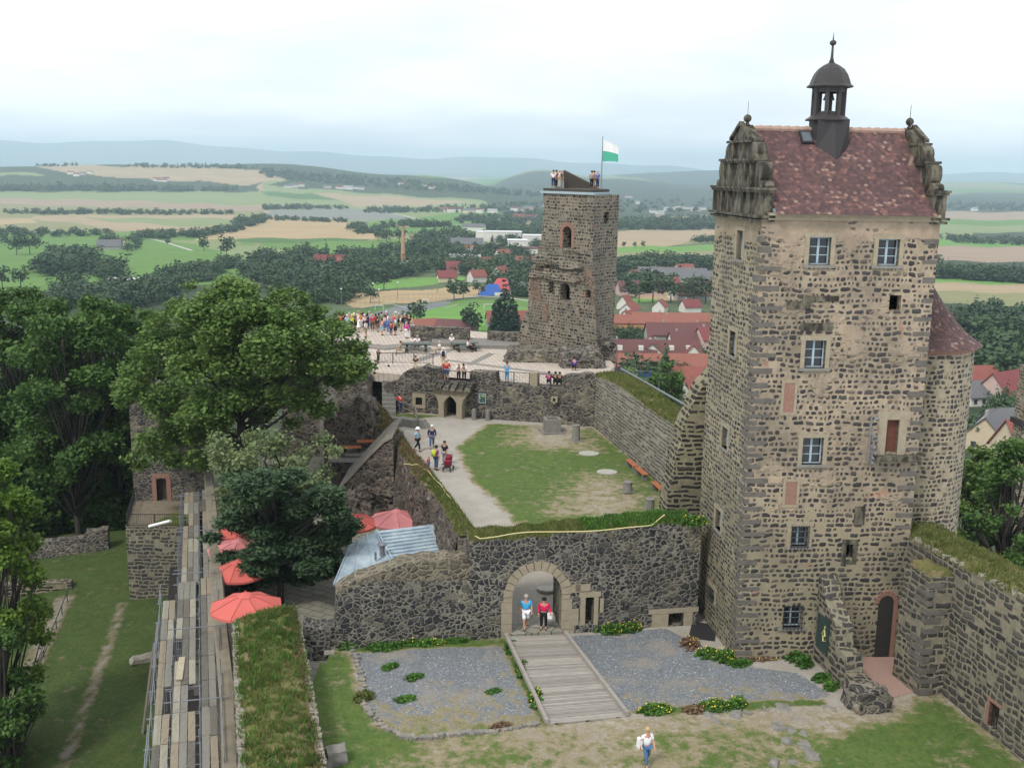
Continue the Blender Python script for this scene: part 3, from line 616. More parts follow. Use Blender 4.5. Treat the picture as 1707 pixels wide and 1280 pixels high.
WOODS = [
 ('hedge_belt', 'dark tree belt above the left green meadow', [(-60, 388), (0, 386), (188, 388), (190, 394), (0, 397), (-60, 397)], 60, 13),
 ('hedge_belt', 'tree belt right of the farm on the slope', [(236, 392), (300, 392), (370, 384), (400, 380), (402, 386), (330, 397), (270, 400), (236, 398)], 55, 14),
 ('hedge_belt', 'dark clump at the left tip of the stubble field', [(393, 372), (440, 362), (445, 370), (420, 378), (395, 380)], 26, 17),
 ('hedge_belt', 'long thin hedge crossing the left fields', [(10, 354), (120, 353), (390, 356), (390, 359), (200, 359), (10, 358)], 90, 14),
 ('far_wood', 'wide low wood in front of the left ridge', [(-60, 313), (120, 313), (250, 316), (400, 317), (400, 319), (-60, 319)], 120, 26),
 ('thicket', 'big dark thicket in the middle of the left meadow', [(58, 452), (80, 430), (150, 425), (165, 440), (170, 452), (120, 462), (60, 462)], 42, 20),
 ('thicket', 'low dark thicket right of the big meadow thicket', [(150, 463), (160, 450), (200, 447), (205, 462), (175, 467)], 16, 17),
 ('willow_scrub', 'grey green scrub below the meadow beyond the big tree', [(70, 500), (100, 480), (200, 485), (270, 480), (300, 500), (200, 520), (80, 515)], 44, 15),
 ('hedge_belt', 'diagonal row of dark trees on the green meadow', [(262, 472), (300, 458), (400, 440), (408, 448), (340, 470), (280, 490)], 40, 15),
 ('hedge_belt', 'dark trees around the farmhouse', [(165, 402), (232, 398), (235, 408), (228, 420), (205, 420), (215, 408), (168, 408)], 18, 13),
 ('hedge_belt', 'belt of trees above the grey field strip', [(440, 346), (500, 345), (580, 346), (580, 349), (440, 351)], 50, 15),
 ('hedge_belt', 'long belt of trees beyond the stubble to the right', [(608, 352), (640, 349), (780, 350), (780, 353), (612, 357)], 60, 16),
 ('hedge_belt', 'hedge along the top of the big stubble field', [(440, 362), (470, 364), (577, 369), (577, 372), (460, 368), (440, 366)], 50, 10),
 ('hedge_belt', 'round clump of trees behind the stubble field', [(580, 378), (600, 376), (640, 384), (635, 392), (600, 390), (580, 384)], 26, 14),
 ('hedge_belt', 'belt of trees right of the round clump', [(630, 378), (660, 372), (750, 374), (750, 379), (650, 380)], 46, 14),
 ('town_wood', 'broad wood below the green slope left of the town', [(408, 460), (430, 432), (500, 426), (575, 430), (575, 470), (600, 490), (560, 510), (470, 500), (440, 480)], 120, 17),
 ('town_wood', 'large wood in the middle distance around the factory chimney', [(575, 432), (640, 420), (780, 415), (880, 425), (900, 470), (880, 500), (840, 488), (780, 462), (700, 460), (620, 470), (575, 480)], 220, 16),
 ('town_wood', 'dark wood on the road out of the town', [(680, 420), (700, 395), (790, 388), (800, 405), (780, 425), (720, 430)], 90, 17),
 ('far_wood', 'far wooded strips behind the white factory halls', [(780, 362), (910, 352), (910, 372), (800, 376), (750, 372)], 110, 16),
 ('far_wood', 'wood right of the white factory halls', [(800, 378), (910, 374), (910, 420), (830, 410), (800, 395)], 110, 16),
 ('far_wood', 'far hedges and gardens of the village below the ridge', [(730, 346), (910, 336), (910, 348), (760, 356)], 90, 14),
 ('far_wood', 'dark forest on the long ridge crest', [(430, 283), (560, 294), (760, 311), (900, 322), (900, 330), (700, 318), (540, 306), (440, 296)], 240, 22),
 ('far_wood', 'forest cap at the top left of the ridge', [(200, 279), (240, 277), (430, 279), (430, 282), (240, 280)], 60, 20),
 ('far_wood', 'forest cap at the far left of the ridge', [(60, 277), (130, 274), (130, 277), (62, 279)], 26, 18),
 ('far_wood', 'forest strip between the two towers', [(1020, 372), (1200, 366), (1200, 384), (1030, 384)], 130, 20),
 ('far_wood', 'far forest strip behind the tan strip between the towers', [(1020, 335), (1545, 332), (1545, 352), (1020, 355)], 130, 22),
 ('hedge_belt', 'dark wedge of trees at the right end of the tan field', [(1150, 404), (1180, 397), (1200, 399), (1200, 406)], 22, 12),
 ('town_wood', 'belt of trees behind the town between the towers', [(1025, 447), (1090, 436), (1200, 440), (1200, 452), (1110, 456), (1030, 462)], 90, 15),
 ('town_wood', 'garden trees among the red roofs between the towers', [(1025, 465), (1080, 470), (1100, 460), (1200, 470), (1200, 484), (1100, 480), (1060, 495), (1025, 492)], 46, 13),
 ('town_wood', 'garden bushes below the orange terrace row', [(1025, 556), (1055, 552), (1090, 560), (1150, 566), (1190, 572), (1190, 580), (1060, 574), (1025, 570)], 44, 6),
 ('far_wood', 'bluish forest at the right edge under the horizon', [(1560, 340), (1760, 344), (1760, 353), (1560, 350)], 110, 20),
 ('hedge_belt', 'row of dark trees on the fields at the right edge', [(1560, 398), (1600, 396), (1760, 406), (1760, 411), (1640, 408), (1570, 404)], 50, 13),
 ('far_wood', 'dark forest belt right of the tower', [(1560, 458), (1760, 470), (1760, 476), (1560, 464)], 120, 15),
 ('town_wood', 'wood below the olive field at the right edge', [(1570, 535), (1640, 525), (1760, 545), (1760, 580), (1600, 560)], 60, 14),
 ('town_wood', 'tall dark trees right of the round stair tower', [(1610, 640), (1640, 600), (1760, 600), (1760, 655), (1640, 660)], 44, 19),
 ('town_wood', 'trees of the town hidden beyond the big tower', [(1200, 460), (1560, 480), (1560, 640), (1200, 560)], 90, 12), ('far_wood', 'wood on the fields beyond the big tower', [(1200, 425), (1560, 440), (1560, 452), (1200, 440)], 70, 16),
 ('town_wood', 'garden trees between the long low red roofs', [(1028, 610), (1190, 618), (1190, 627), (1028, 624)], 24, 7),
 ('town_wood', 'garden trees below the dormered red roof', [(1028, 586), (1190, 590), (1190, 597), (1028, 592)], 16, 5),
 ('town_wood', 'trees on the castle slope behind the inner wall', [(1030, 650), (1040, 625), (1120, 640), (1140, 690), (1080, 680)], 18, 13),
 ('town_wood', 'garden trees beside the grey roofed house at the right', [(1595, 760), (1620, 700), (1690, 680), (1700, 720), (1640, 740)], 10, 9),
]
for i, (nm, lab, poly, n, h) in enumerate(WOODS): wood(nm, lab, poly, int(n*1.5), h, 100+i, .12 if 'wood' in nm else 0)
# ------------------------------------------------------------------ ground inside the castle
def ground_grid(name, outline, zf, step, layers, mat=None):
    """sheet over a world outline; layers: {'g': [(polygon, softness)], ...} world polygons"""
    O = [(float(p[0]), float(p[1])) for p in outline]; xs = [p[0] for p in O]; ys = [p[1] for p in O]
    gx = np.arange(min(xs)-step, max(xs)+step*2, step); gy = np.arange(min(ys)-step, max(ys)+step*2, step)
    X, Y = np.meshgrid(gx, gy); P = np.stack([X.ravel(), Y.ravel()], 1); n, m = X.shape
    ins = sdist(P, O) > -step*.75; Z = zf(P[:, 0], P[:, 1])
    idx = np.arange(n*m).reshape(n, m); q = np.stack([idx[:-1, :-1], idx[:-1, 1:], idx[1:, 1:], idx[1:, :-1]], -1).reshape(-1, 4)
    q = q[ins[q].all(1)]; use = np.unique(q); mp = -np.ones(n*m, int); mp[use] = np.arange(len(use))
    o = mk(name, np.stack([P[use, 0], P[use, 1], Z[use]], 1).tolist(), [tuple(r) for r in mp[q]], mat or M['ground'], smooth=True, uv=False)
    for k in 'gsd':
        v = np.full(len(use), -1.2)
        for poly, soft in layers.get(k, []): v = np.maximum(v, np.clip(sdist(P[use], [tuple(p[:2]) for p in poly])/soft, -1.2, 1.0))
        for poly, soft in layers.get('-'+k, []): v = np.minimum(v, np.clip(-sdist(P[use], [tuple(p[:2]) for p in poly])/soft, -1.2, 1.0))
        o.data.attributes.new(k, 'FLOAT', 'POINT').data.foreach_set('value', v)
    return props(o, kind='structure')
LZ = -2.5
g_ = lambda pts, z: [G(x, y, z) for x, y in pts]
# gate wall line and tower corners
GA = G(545, 1082, LZ); GB = G(1110, 1045, LZ); ge = (GB-GA).normalized(); GWA = Vector((GA.x, GA.y)); GWB = GWA+Vector((ge.x, ge.y))*20
TA = G(1224, 1100, LZ).xy; TE = Vector((1, .075)).normalized(); TB = TA+TE*8.25; TL = TA+Vector((-.86, 6.5)); TLB = TL+TE*8.25
def zlow(x, y): return np.full_like(x, LZ)+.05*np.sin(x*.9+y*.5)*.6
low_out = [(-9.5, 30), (-8.6, 49.5), (12, 54), (24, 52), (24, 30)]
ground_grid('lower_courtyard', low_out, zlow, .28, {
    's': [(g_([(588, 1085), (840, 1068), (920, 1203), (800, 1222), (690, 1228), (640, 1215), (605, 1160)], LZ), .5), (g_([(940, 1060), (1110, 1048), (1240, 1110), (1330, 1120), (1390, 1160), (1300, 1175), (1120, 1188), (1045, 1190)], LZ), .5)],
    'd': [(g_([(560, 1240), (700, 1222), (920, 1205), (1050, 1195), (1200, 1180), (1400, 1175), (1530, 1150), (1500, 1190), (1330, 1215), (1250, 1300), (1100, 1500), (500, 1500)], LZ), 1.2)],
    'g': [(g_([(500, 1075), (585, 1085), (600, 1160), (630, 1210), (720, 1232), (640, 1270), (600, 1400), (500, 1400)], LZ), .8), (g_([(1410, 1215), (1500, 1190), (1550, 1145), (1720, 1270), (1720, 1500), (1250, 1500), (1350, 1235)], LZ), 1.5),
          (g_([(520, 1075), (800, 1062), (830, 1066), (835, 1076), (600, 1086)], LZ), .35), (g_([(828, 1062), (842, 1060), (925, 1200), (900, 1204)], LZ), .3), (g_([(1050, 1186), (1200, 1170), (1380, 1165), (1380, 1176), (1060, 1194)], LZ), .25), (g_([(560, 1225), (900, 1212), (1060, 1262), (1000, 1330), (560, 1330)], LZ), 9), (g_([(1100, 1215), (1300, 1200), (1400, 1230), (1330, 1330), (1080, 1330)], LZ), 7)]})
# upper courtyard, ramps down to the gate
def zup(x, y): return -2.27*np.clip((59-y)/7.6, 0, 1)**1.1+.04*np.sin(x*.7)*np.cos(y*.5)
gs = G(600, 675, 0); up_out = [GWA+Vector((ge.x, ge.y))*6.2+Vector((0, .35)), GWA+Vector((ge.x, ge.y))*19+Vector((0, .8)), (12, 66), (8, 86.5), (-13.5, 90.5), (-10.4, 84), (-7.3, 73.5), (-3.9, 62)]
ground_grid('upper_courtyard', up_out, zup, .3, {
    'g': [(g_([(762, 745), (815, 706), (988, 713), (1124, 820), (1130, 874), (868, 884), (845, 852), (785, 800)], 0), .8), (g_([(680, 700), (740, 694), (690, 690), (640, 690)], 0), .4)],
    '-g': [(g_([(960, 850), (1000, 800), (1050, 840), (1030, 872)], 0), 6.0), (g_([(880, 715), (960, 705), (960, 745), (880, 738)], 0), 5.0)],
    'd': [(g_([(768, 742), (840, 710), (985, 714), (1120, 820), (1120, 868), (870, 880), (845, 850), (790, 800)], 0), 2.5)]})
# garden level and passage floor, moat
gz = -5.3
def paving(name, w, h, cols, joint, rot=0.0):
    t = NT(name); P = t.pos(); v = t.n('VectorRotate', {'Vector': P, 'Angle': rot}, rotation_type='Z_AXIS').outputs[0]
    b = t.n('TexBrick', {'Vector': v, 'Color1': (*cols[0], 1), 'Color2': (*cols[1], 1), 'Mortar': (*joint, 1), 'Scale': 1.0, 'Mortar Size': .05*h, 'Brick Width': w, 'Row Height': h, 'Mortar Smooth': .3})
    c = t.mix(t.sm(t.noise(P, 1.5, 4), .35, .75, 0, .4), b.outputs[0], tuple(x*.55 for x in cols[0])); c = t.mix(t.sm(t.noise(P, 12, 3), .4, .8, 0, .4), c, tuple(x*.6 for x in cols[1]))
    t.col(c); t.bump(b.outputs['Fac'], -.02); return t.mat
M['flags'] = paving('garden_flagstones', 1.0, .65, [(.24, .23, .19), (.3, .28, .23)], (.07, .1, .03), .5)
M['terrpave'] = paving('terrace_boards', 5.5, .42, [(.47, .4, .34), (.52, .45, .38)], (.24, .2, .17), 1.35)
M['pinkpath'] = flat('pink_path', (.33, .22, .18), .9, var=.18, nsc=7)
def slab(name, pts, mat, thick=.3, kind='structure'):
    mb = MB(); n = len(pts); v = [tuple(p) for p in pts]+[(p[0], p[1], p[2]-thick) for p in pts]
    mb.add(v, [tuple(range(n)), tuple(range(2*n-1, n-1, -1))]+[(i, i+n, (i+1) % n+n, (i+1) % n) for i in range(n)])
    return props(mb.build(name, mat), kind=kind)
slab('garden_paving', [(-9.4, 34, gz), (-8.5, 34, gz), (-7.5, 49, gz), (-2.1, 51.5, gz), (-6.0, 72, gz), (-11, 93, gz), (-25.5, 93, gz), (-24.4, 82, gz), (-19.5, 65.5, gz), (-15.6, 53, gz), (-12.4, 43, gz)], M['flags'])
ps = g_([(1400, 1062), (1480, 1055), (1530, 1150), (1445, 1175), (1400, 1120)], LZ+.05)
slab('path', ps+[], M['pinkpath'], .1)
mz = lambda x, y: -13.2+np.clip((x+33)*.09, -1.5, 1.6)+np.clip((y-66)/30, 0, 1)*1.2
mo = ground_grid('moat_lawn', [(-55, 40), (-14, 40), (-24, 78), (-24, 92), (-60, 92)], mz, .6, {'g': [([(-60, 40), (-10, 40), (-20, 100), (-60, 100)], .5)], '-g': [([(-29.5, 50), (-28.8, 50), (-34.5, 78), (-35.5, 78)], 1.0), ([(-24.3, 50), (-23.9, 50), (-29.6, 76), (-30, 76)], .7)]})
mo.data.materials.clear(); mo.data.materials.append(M['moatground_shaded'])

# ------------------------------------------------------------------ gate wall
def gu(px, py): return uz(px, py, GWA, GWB)
gw = thing('gate_wall', 'dark basalt castle wall with an arched gateway at the head of the wooden bridge', 'wall')
L0 = gu(783, 906)[0]
z_b = LZ-.6
a0, a1 = gu(853, 1040)[0], gu(935, 1040)[0]; azs = gu(852, 995)[1]; atop = gu(893, 951)[1]
dn0, dn1 = gu(975, 1040)[0], gu(989, 1040)[0]; dz0, dz1 = gu(980, 1040)[1], gu(980, 995)[1]
dr0, dr1 = gu(1114, 1035)[0], gu(1139, 1035)[0]; drz = gu(1126, 1021)[1]
topR = ragged([gu(783, 903), gu(850, 898), gu(900, 895), gu(960, 888), gu(1020, 884), gu(1100, 874), gu(1158, 872)], .4, .1, 3)
ue = topR[-1][0]; topR[-1] = (ue, topR[-1][1])
outer = [(L0, z_b), (ue+.4, z_b), (ue+.4, topR[-1][1])]+topR[::-1]
mb = MB(); sl = gu(997, 1005)
holes = [arch(a0, a1, z_b+.02, azs, atop-azs, 14), rect(dn0, dn1, dz0, dz1), rect(dr0, dr1, LZ+.05, drz), rect(sl[0]-.12, sl[0]+.1, sl[1]-.45, sl[1]+.2)]
holes[0] = [(u, max(z, z_b+.02)) for u, z in holes[0]]
panel(mb, GWA, GWB, outer, holes, 1.9); mb.build('wall', M['gate'], gw)
# lower left stretch: dark lower masonry, brown rounded stones above, set back a hand
mb = MB(); lo = [gu(560, 1078)[0], L0]
u0 = gu(508, 1080)[0]
leftlow = [(u0+.9, z_b), (L0, z_b)]+ragged([(L0, gu(783, 968)[1]), (gu(620, 972)[0], gu(620, 970)[1]), (gu(575, 985)[0], gu(575, 985)[1])], .4, .05, 8)+[gu(560, 1000), (gu(556, 1040)[0], z_b+.5)]
panel(mb, GWA, GWB, leftlow, [], 1.6); mb.build('wall', M['gate'], gw)
mb = MB(); nrm = Vector((-ge.y, ge.x)); s1 = GWA+nrm*.18; s2 = GWB+nrm*.18
tl = ragged([gu(783, 932), gu(720, 936), gu(680, 940), gu(655, 948), gu(625, 960), gu(598, 968), gu(572, 980), gu(560, 992)], .35, .07, 9)
panel(mb, s1, s2, [(gu(562, 1000)[0], z_b+.6), (L0-.003, z_b+.6)]+tl, [], 1.3); mb.build('wall', M['gate_top'], gw)
# low broken end towards the rampart
mb = MB(); panel(mb, GWA+nrm*.05, GWB+nrm*.05, [(gu(505, 1080)[0], z_b), (gu(560, 1080)[0], z_b)]+ragged([gu(562, 1046), gu(530, 1048), gu(505, 1042)], .3, .08, 4), [], 1.2); mb.build('wall', M['gate'], gw)
# arch ring, jamb stones, door surround
mb = MB(); ac = (a0+a1)/2; aw = (a1-a0)/2; ar = atop-azs; e2 = Vector((ge.x, ge.y, 0)); n2 = Vector((nrm.x, nrm.y, 0))
def W2(u, z, d=0.0): return Vector((GWA.x, GWA.y, 0))+e2*u+n2*d+Vector((0, 0, z))
rr_ = random.Random(2)
for k in range(13):
    t0, t1 = math.pi*k/13+.012, math.pi*(k+1)/13-.012; w = .46+rr_.uniform(-.05, .08)
    q = [(ac+aw*math.cos(t0), azs+ar*math.sin(t0)), (ac+(aw+w)*math.cos(t0), azs+(ar+w)*math.sin(t0)), (ac+(aw+w)*math.cos(t1), azs+(ar+w)*math.sin(t1)), (ac+aw*math.cos(t1), azs+ar*math.sin(t1))]
    mb.hexa([W2(*q[i], -.05) for i in (0, 1, 2, 3)]+[W2(*q[i], .5) for i in (0, 1, 2, 3)])
for s, ub in ((-1, a0), (1, a1)):
    z = z_b+.3
    while z < azs-.02:
        h = min(rr_.uniform(.38, .6), azs-z); w = rr_.choice([.45, .7, .55]); c0 = ub if s > 0 else ub-w
        mb.hexa([W2(u, zz, d) for zz in (z, z+h-.02) for u, d in ((c0, -.04), (c0+w, -.04), (c0+w, .5), (c0, .5))]); z += h
mb.build('arch_surround', M['sandstone'], gw)
mb = MB()
for u0_, u1_, za, zb in ((dn0-.28, dn0, dz0-.05, dz1), (dn1, dn1+.24, dz0-.05, dz1), (dn0-.35, dn1+.35, dz1, dz1+.3), (dn0-.9, dn0-.35, dz0, dz0+.9), (a1+.5, a1+1.0, dz1+.3, dz1+.75), (a1+.7, a1+1.5, azs+.1, azs+.5), (sl[0]+.1, sl[0]+.3, sl[1]-.5, sl[1]+.25),
                        (dr0-.9, dr0, LZ, drz), (dr1, dr1+.5, LZ, drz), (dr0-1.1, dr1+.8, drz, drz+.28)):
    mb.hexa([W2(u, zz, d) for zz in (za, zb-.015) for u, d in ((u0_, -.035), (u1_-.01, -.035), (u1_-.01, .4), (u0_, .4))])
mb.build('door_surround', M['sandstone'], gw)
# turf on top of the wall
mb = MB(); n_ = len(topR); vv = []
for u, z in topR: vv += [W2(u, z-.02, .02), W2(u, z+.12, .5), W2(u, z+.14, 1.4), W2(u, z-.03, 1.9)]
mb.add(vv, [(4*i+j, 4*i+4+j, 4*i+5+j, 4*i+1+j) for i in range(n_-1) for j in range(3)]); mb.build('turf', M['walltop'], gw)
# threshold
mb = MB(); mb.hexa([W2(u, z, d) for z in (LZ-.4, LZ+.25) for u, d in ((a0-.05, -.2), (a1+.05, -.2), (a1+.05, 1.0), (a0-.05, 1.0))]); mb.build('threshold', M['flags'], gw)

# ------------------------------------------------------------------ wooden bridge
br = thing('wooden_bridge', 'long grey plank ramp running from the lower courtyard up to the gateway', 'bridge')
b0, b1, b2, b3 = G(843, 1060, LZ+.28), G(942, 1057, LZ+.28), G(1046, 1193, LZ+.06), G(912, 1206, LZ+.06)
mb = MB(); N = 62
for k in range(N):
    s0, s1_ = k/N, (k+.9)/N; p = [b0.lerp(b3, s0), b1.lerp(b2, s0), b1.lerp(b2, s1_), b0.lerp(b3, s1_)]
    zz = rr_.uniform(-.008, .008); mb.hexa([q+Vector((0, 0, -.06+zz)) for q in p]+[q+Vector((0, 0, zz)) for q in p])
def plankmat(name, c, sc=1.0, vec=(1, 1, 1), var=.4):
    t = NT(name); rn = t.n('NewGeometry').outputs['Random Per Island']; P = t.pos()
    a = t.mix(rn, tuple(x*(1-var) for x in c), tuple(min(1, x*(1+var)) for x in c)); a = t.mix(t.sm(t.noise(t.scale(P, vec), 4*sc, 4), .4, .75, 0, .5), a, tuple(x*.5 for x in c))
    t.col(a); t.bump(t.noise(t.scale(P, vec), 10*sc, 3), .01); return t.mat
M['planks'] = plankmat('bridge_planks', (.29, .265, .235), var=.22, vec=(.5, 3, 1)); M['scafplank'] = plankmat('scaffold_planks', (.19, .175, .14), vec=(4, .6, 1), var=.5)
mb.build('deck', M['planks'], br)
for A_, B_ in ((b0, b3), (b1, b2)):
    mb = MB(); mb.bar(A_+Vector((0, 0, .09)), B_+Vector((0, 0, .09)), .17, .2); mb.build('kerb_beam', M['planks'], br)
mb = MB()
for f in (.12, .5, .88): mb.bar(b0.lerp(b1, f)-Vector((0, 0, .16)), b3.lerp(b2, f)-Vector((0, 0, .1)), .16, .16)
mb.build('joist', M['darkwood'], br)

# ------------------------------------------------------------------ big square tower
tw = thing('square_stone_tower', 'tall square basalt tower with a red tiled roof, curved gables and a lantern turret', 'tower')
ZE = 18.82; RL = 6.56; FL = 8.25
def fr(px, py): return uz(px, py, TA, TB)
def lf(px, py): return uz(px, py, TL, TA)
wins = [(2.25, 3.25, 16.75, 18.0), (5.45, 6.45, 16.75, 17.95), (2.4, 3.38, 12.0, 13.3), (2.62, 3.62, 7.38, 8.68), (2.38, 3.2, 3.33, 4.33), (2.28, 3.2, -.83, .28)]
slitr = (5.14, 5.47, 2.7, 3.4); dr = (6.6, 7.2, 7.95, 9.55)
holes = [rect(*w) for w in wins]+[rect(*slitr), rect(*dr), rect(6.2, 6.75, 14.7, 15.4)]
mb = MB(); panel(mb, TA, TB, [(0, LZ-1), (FL, LZ-1), (FL, ZE), (0, ZE)], holes, .42, shell=True)
mb.cm = 1
rr_ = random.Random(7); z = LZ-.05; k = 0
te = Vector((TE.x, TE.y, 0)); tl3 = Vector(((TL-TA).x, (TL-TA).y, 0)).normalized(); A3 = Vector((TA.x, TA.y, 0))
while z < ZE-.8:
    h = rr_.uniform(.17, .26); w1, w2 = (rr_.uniform(.6, 1.35), rr_.uniform(.35, .55)) if k % 2 else (rr_.uniform(.22, .4), rr_.uniform(.7, 1.0))
    if z > ZE-2.2: w1 *= .6; w2 *= .7
    c = A3-te*.022-tl3*.022
    mb.hexa([c+te*a+tl3*b+Vector((0, 0, zz)) for zz in (z, z+h) for a, b in ((0, 0), (w1, 0), (w1, w2), (0, w2))])
    if k % 2 == 0 and z > 3.8:
        c2 = A3+te*(FL+.022)-tl3*.022; w3 = rr_.uniform(.5, .9)
        mb.hexa([c2+te*a+tl3*b+Vector((0, 0, zz)) for zz in (z, z+h) for a, b in ((-w3, 0), (0, 0), (0, .5), (-w3, .5))])
    z += h+rr_.uniform(.08, .13)*(1 if k % 2 else 1.4)+(.0 if z < 14 else .1); k += 1
mb.build('wall', [M['tower'], M['quoin']], tw)
lw = [lf(*q) for q in ((1229, 387), (1238, 430), (1217, 553), (1226, 592), (1204, 712), (1213, 748), (1193, 848), (1202, 885), (1181, 975), (1193, 1003))]
LWIN = []
for i in range(0, 10, 2):
    u = (lw[i][0]+lw[i+1][0])/2; z0, z1 = sorted((lw[i][1], lw[i+1][1])); LWIN.append((u-.45, u+.45, z0-.1, z1+.1))
mb = MB(); panel(mb, TL, TA, [(0, LZ-1), (RL, LZ-1), (RL, ZE), (0, ZE)], [rect(*w) for w in LWIN], .42, shell=True)
panel(mb, TB, TLB, [(0, LZ-1), (RL, LZ-1), (RL, ZE), (0, ZE)], [], .4, shell=True)
panel(mb, TLB, TL, [(0, LZ-1), (FL, LZ-1), (FL, ZE), (0, ZE)], [], .4, shell=True)
mb.build('wall', M['tower_side'], tw)
def on(A, B, u, z, d=0.0):
    e = (B-A).normalized(); return Vector((A.x+e.x*u-e.y*d, A.y+e.y*u+e.x*d, z))
def window(par, A, B, w, surround=True, sill=True, bars=False, crossbars=2, d=.24, pale=None):
    u0, u1, z0, z1 = w; mb = MB(); f = .055
    bx = lambda a, b, c, e_, d0, d1: mb.hexa([on(A, B, u, z, dd) for z in (c, e_) for u, dd in ((a, d0), (b, d0), (b, d1), (a, d1))])
    bx(u0, u0+f, z0, z1, d, d+.07); bx(u1-f, u1, z0, z1, d, d+.07); bx(u0+f, u1-f, z1-f, z1, d, d+.07); bx(u0+f, u1-f, z0, z0+f, d, d+.07)
    m = (u0+u1)/2; bx(m-.05, m+.05, z0+f, z1-f, d-.01, d+.06)
    for s0, s1 in ((u0+f, m-.05), (m+.05, u1-f)):
        for k in range(crossbars): zz = z0+f+(z1-z0-2*f)*(k+1)/(crossbars+1); bx(s0, s1, zz-.018, zz+.018, d+.01, d+.05)
    wo = mb.build('window', M['winframe'], par)
    mb = MB(); mb.add([on(A, B, u, z, d+.045) for u, z in ((u0, z0), (u1, z0), (u1, z1), (u0, z1))], [(0, 1, 2, 3)]); mb.build('pane', M['glass'], wo)
    if surround:
        mb = MB(); s = .2
        bx2 = lambda a, b, c, e_: mb.hexa([on(A, B, u, z, dd) for z in (c, e_) for u, dd in ((a, -.035), (b, -.035), (b, .25), (a, .25))])
        bx2(u0-s, u0, z0, z1); bx2(u1, u1+s, z0, z1); bx2(u0-s-.06, u1+s+.06, z1, z1+.2); mb.build('window_surround', M['sandstone'], wo)
    if sill:
        mb = MB(); mb.hexa([on(A, B, u, z, dd) for z in (z0-.13, z0) for u, dd in ((u0-.24, -.1), (u1+.24, -.1), (u1+.24, .3), (u0-.24, .3))]); mb.build('sill', M['conc'], wo)
    if bars:
        mb = MB()
        for k in range(6): u = u0+(u1-u0)*k/5; mb.bar(on(A, B, u, z0-.15, -.12), on(A, B, u, z1+.08, -.12), .025)
        for k in range(5): z = z0+(z1-z0)*k/4; mb.bar(on(A, B, u0-.05, z, -.12), on(A, B, u1+.05, z, -.12), .025)
        for u in (u0, u1):
            for z in (z0, z1): mb.bar(on(A, B, u, z, -.12), on(A, B, u, z, .06), .025)
        mb.build('grille', M['iron'], wo)
    return wo
for i, w in enumerate(wins): window(tw, TA, TB, w, surround=(i < 4 or i == 4), bars=i > 3)
for i, w in enumerate(LWIN): window(tw, TL, TA, w, crossbars=2, bars=i == 4)
def slabbox(mb, A, B, u0, u1, z0, z1, d0, d1): mb.hexa([on(A, B, u, z, dd) for z in (z0, z1) for u, dd in ((u0, d0), (u1, d0), (u1, d1), (u0, d1))])
mb = MB(); slabbox(mb, TA, TB, dr[0]-.01, dr[1]+.01, dr[2], dr[3], .22, .28); d_ = mb.build('door', M['reddoor'], tw)
mb = MB()
for a, b, c, e_ in ((dr[0]-.4, dr[0], dr[2]-.1, dr[3]), (dr[1], dr[1]+.38, dr[2]-.1, dr[3]), (dr[0]-.5, dr[1]+.5, dr[3], dr[3]+.4)): slabbox(mb, TA, TB, a, b, c, e_, -.045, .3)
mb.build('door_surround', M['sandstone'], d_)
mb = MB(); slabbox(mb, TA, TB, dr[0]-.55, dr[1]+.9, dr[2]-.32, dr[2]-.1, -.4, .3); mb.build('corbel_slab', M['gable'], tw)
for a, b, c, e_ in ((1.55, 2.05, 9.9, 11.3), (1.95, 2.5, 5.4, 6.55)):     # walled-up openings: sandstone frame, brick infill
    mb = MB(); s = .13
    for q in ((a-s, a, c, e_), (b, b+s, c, e_), (a-s, b+s, e_, e_+s), (a-s, b+s, c-s, c)): slabbox(mb, TA, TB, *q, -.03, .1)
    o_ = mb.build('blocked_window', M['sandstone'], tw); mb = MB(); slabbox(mb, TA, TB, a, b, c, e_, -.012, .1); mb.build('brick_infill', M['brick'], o_)
mb = MB()
for a, b, c, e_ in ((slitr[0]-.22, slitr[0], slitr[2]-.1, slitr[3]), (slitr[1], slitr[1]+.22, slitr[2]-.1, slitr[3]), (slitr[0]-.22, slitr[1]+.22, slitr[3], slitr[3]+.25), (slitr[0]-.22, slitr[1]+.22, slitr[2]-.3, slitr[2]-.1)): slabbox(mb, TA, TB, a, b, c, e_, -.03, .3)
mb.build('slit_surround', M['gable'], tw)
for a, b, c, e_ in ((2.1, 3.6, 13.75, 14.1), (1.4, 2.5, 14.75, 15.1), (2.1, 3.8, 15.1, 15.35), (5.4, 5.9, 4.4, 5.3)): mb = MB(); slabbox(mb, TA, TB, a, b, c, e_, -.05, .15); mb.build('stone_block', M['gable'], tw)
# cornices, roof
mb = MB(); slabbox(mb, TA, TB, .25, FL-.1, ZE-.08, ZE+.12, -.12, .4); slabbox(mb, TA, TB, .25, FL-.1, ZE+.12, ZE+.24, -.24, .4)
mb.build('cornice', M['sandstone'], tw)
RZ = 22.85; mid = RL/2; prof = [(-.42, ZE+.2), (.35, ZE+.85), (mid, RZ), (RL-.35, ZE+.85), (RL+.42, ZE+.2)]
u0_, u1_ = .5, FL-.35; vs = []; uvs = []; L2 = 0
mb = MB()
def rp_(u, s, z): return A3+te*u+tl3*s+Vector((0, 0, z))
NU = 40; rows = []
cum = 0; pts2 = []
for (s0, z0), (s1, z1) in zip(prof[:-1], prof[1:]):
    for k in range(6): pts2.append((s0+(s1-s0)*k/6, z0+(z1-z0)*k/6))
pts2.append(prof[-1]); rn2 = random.Random(4)
vv = []; fs = []
for i in range(NU+1):
    for s, z in pts2: vv.append(rp_(u0_+(u1_-u0_)*i/NU, s, z+rn2.uniform(-.018, .018)))
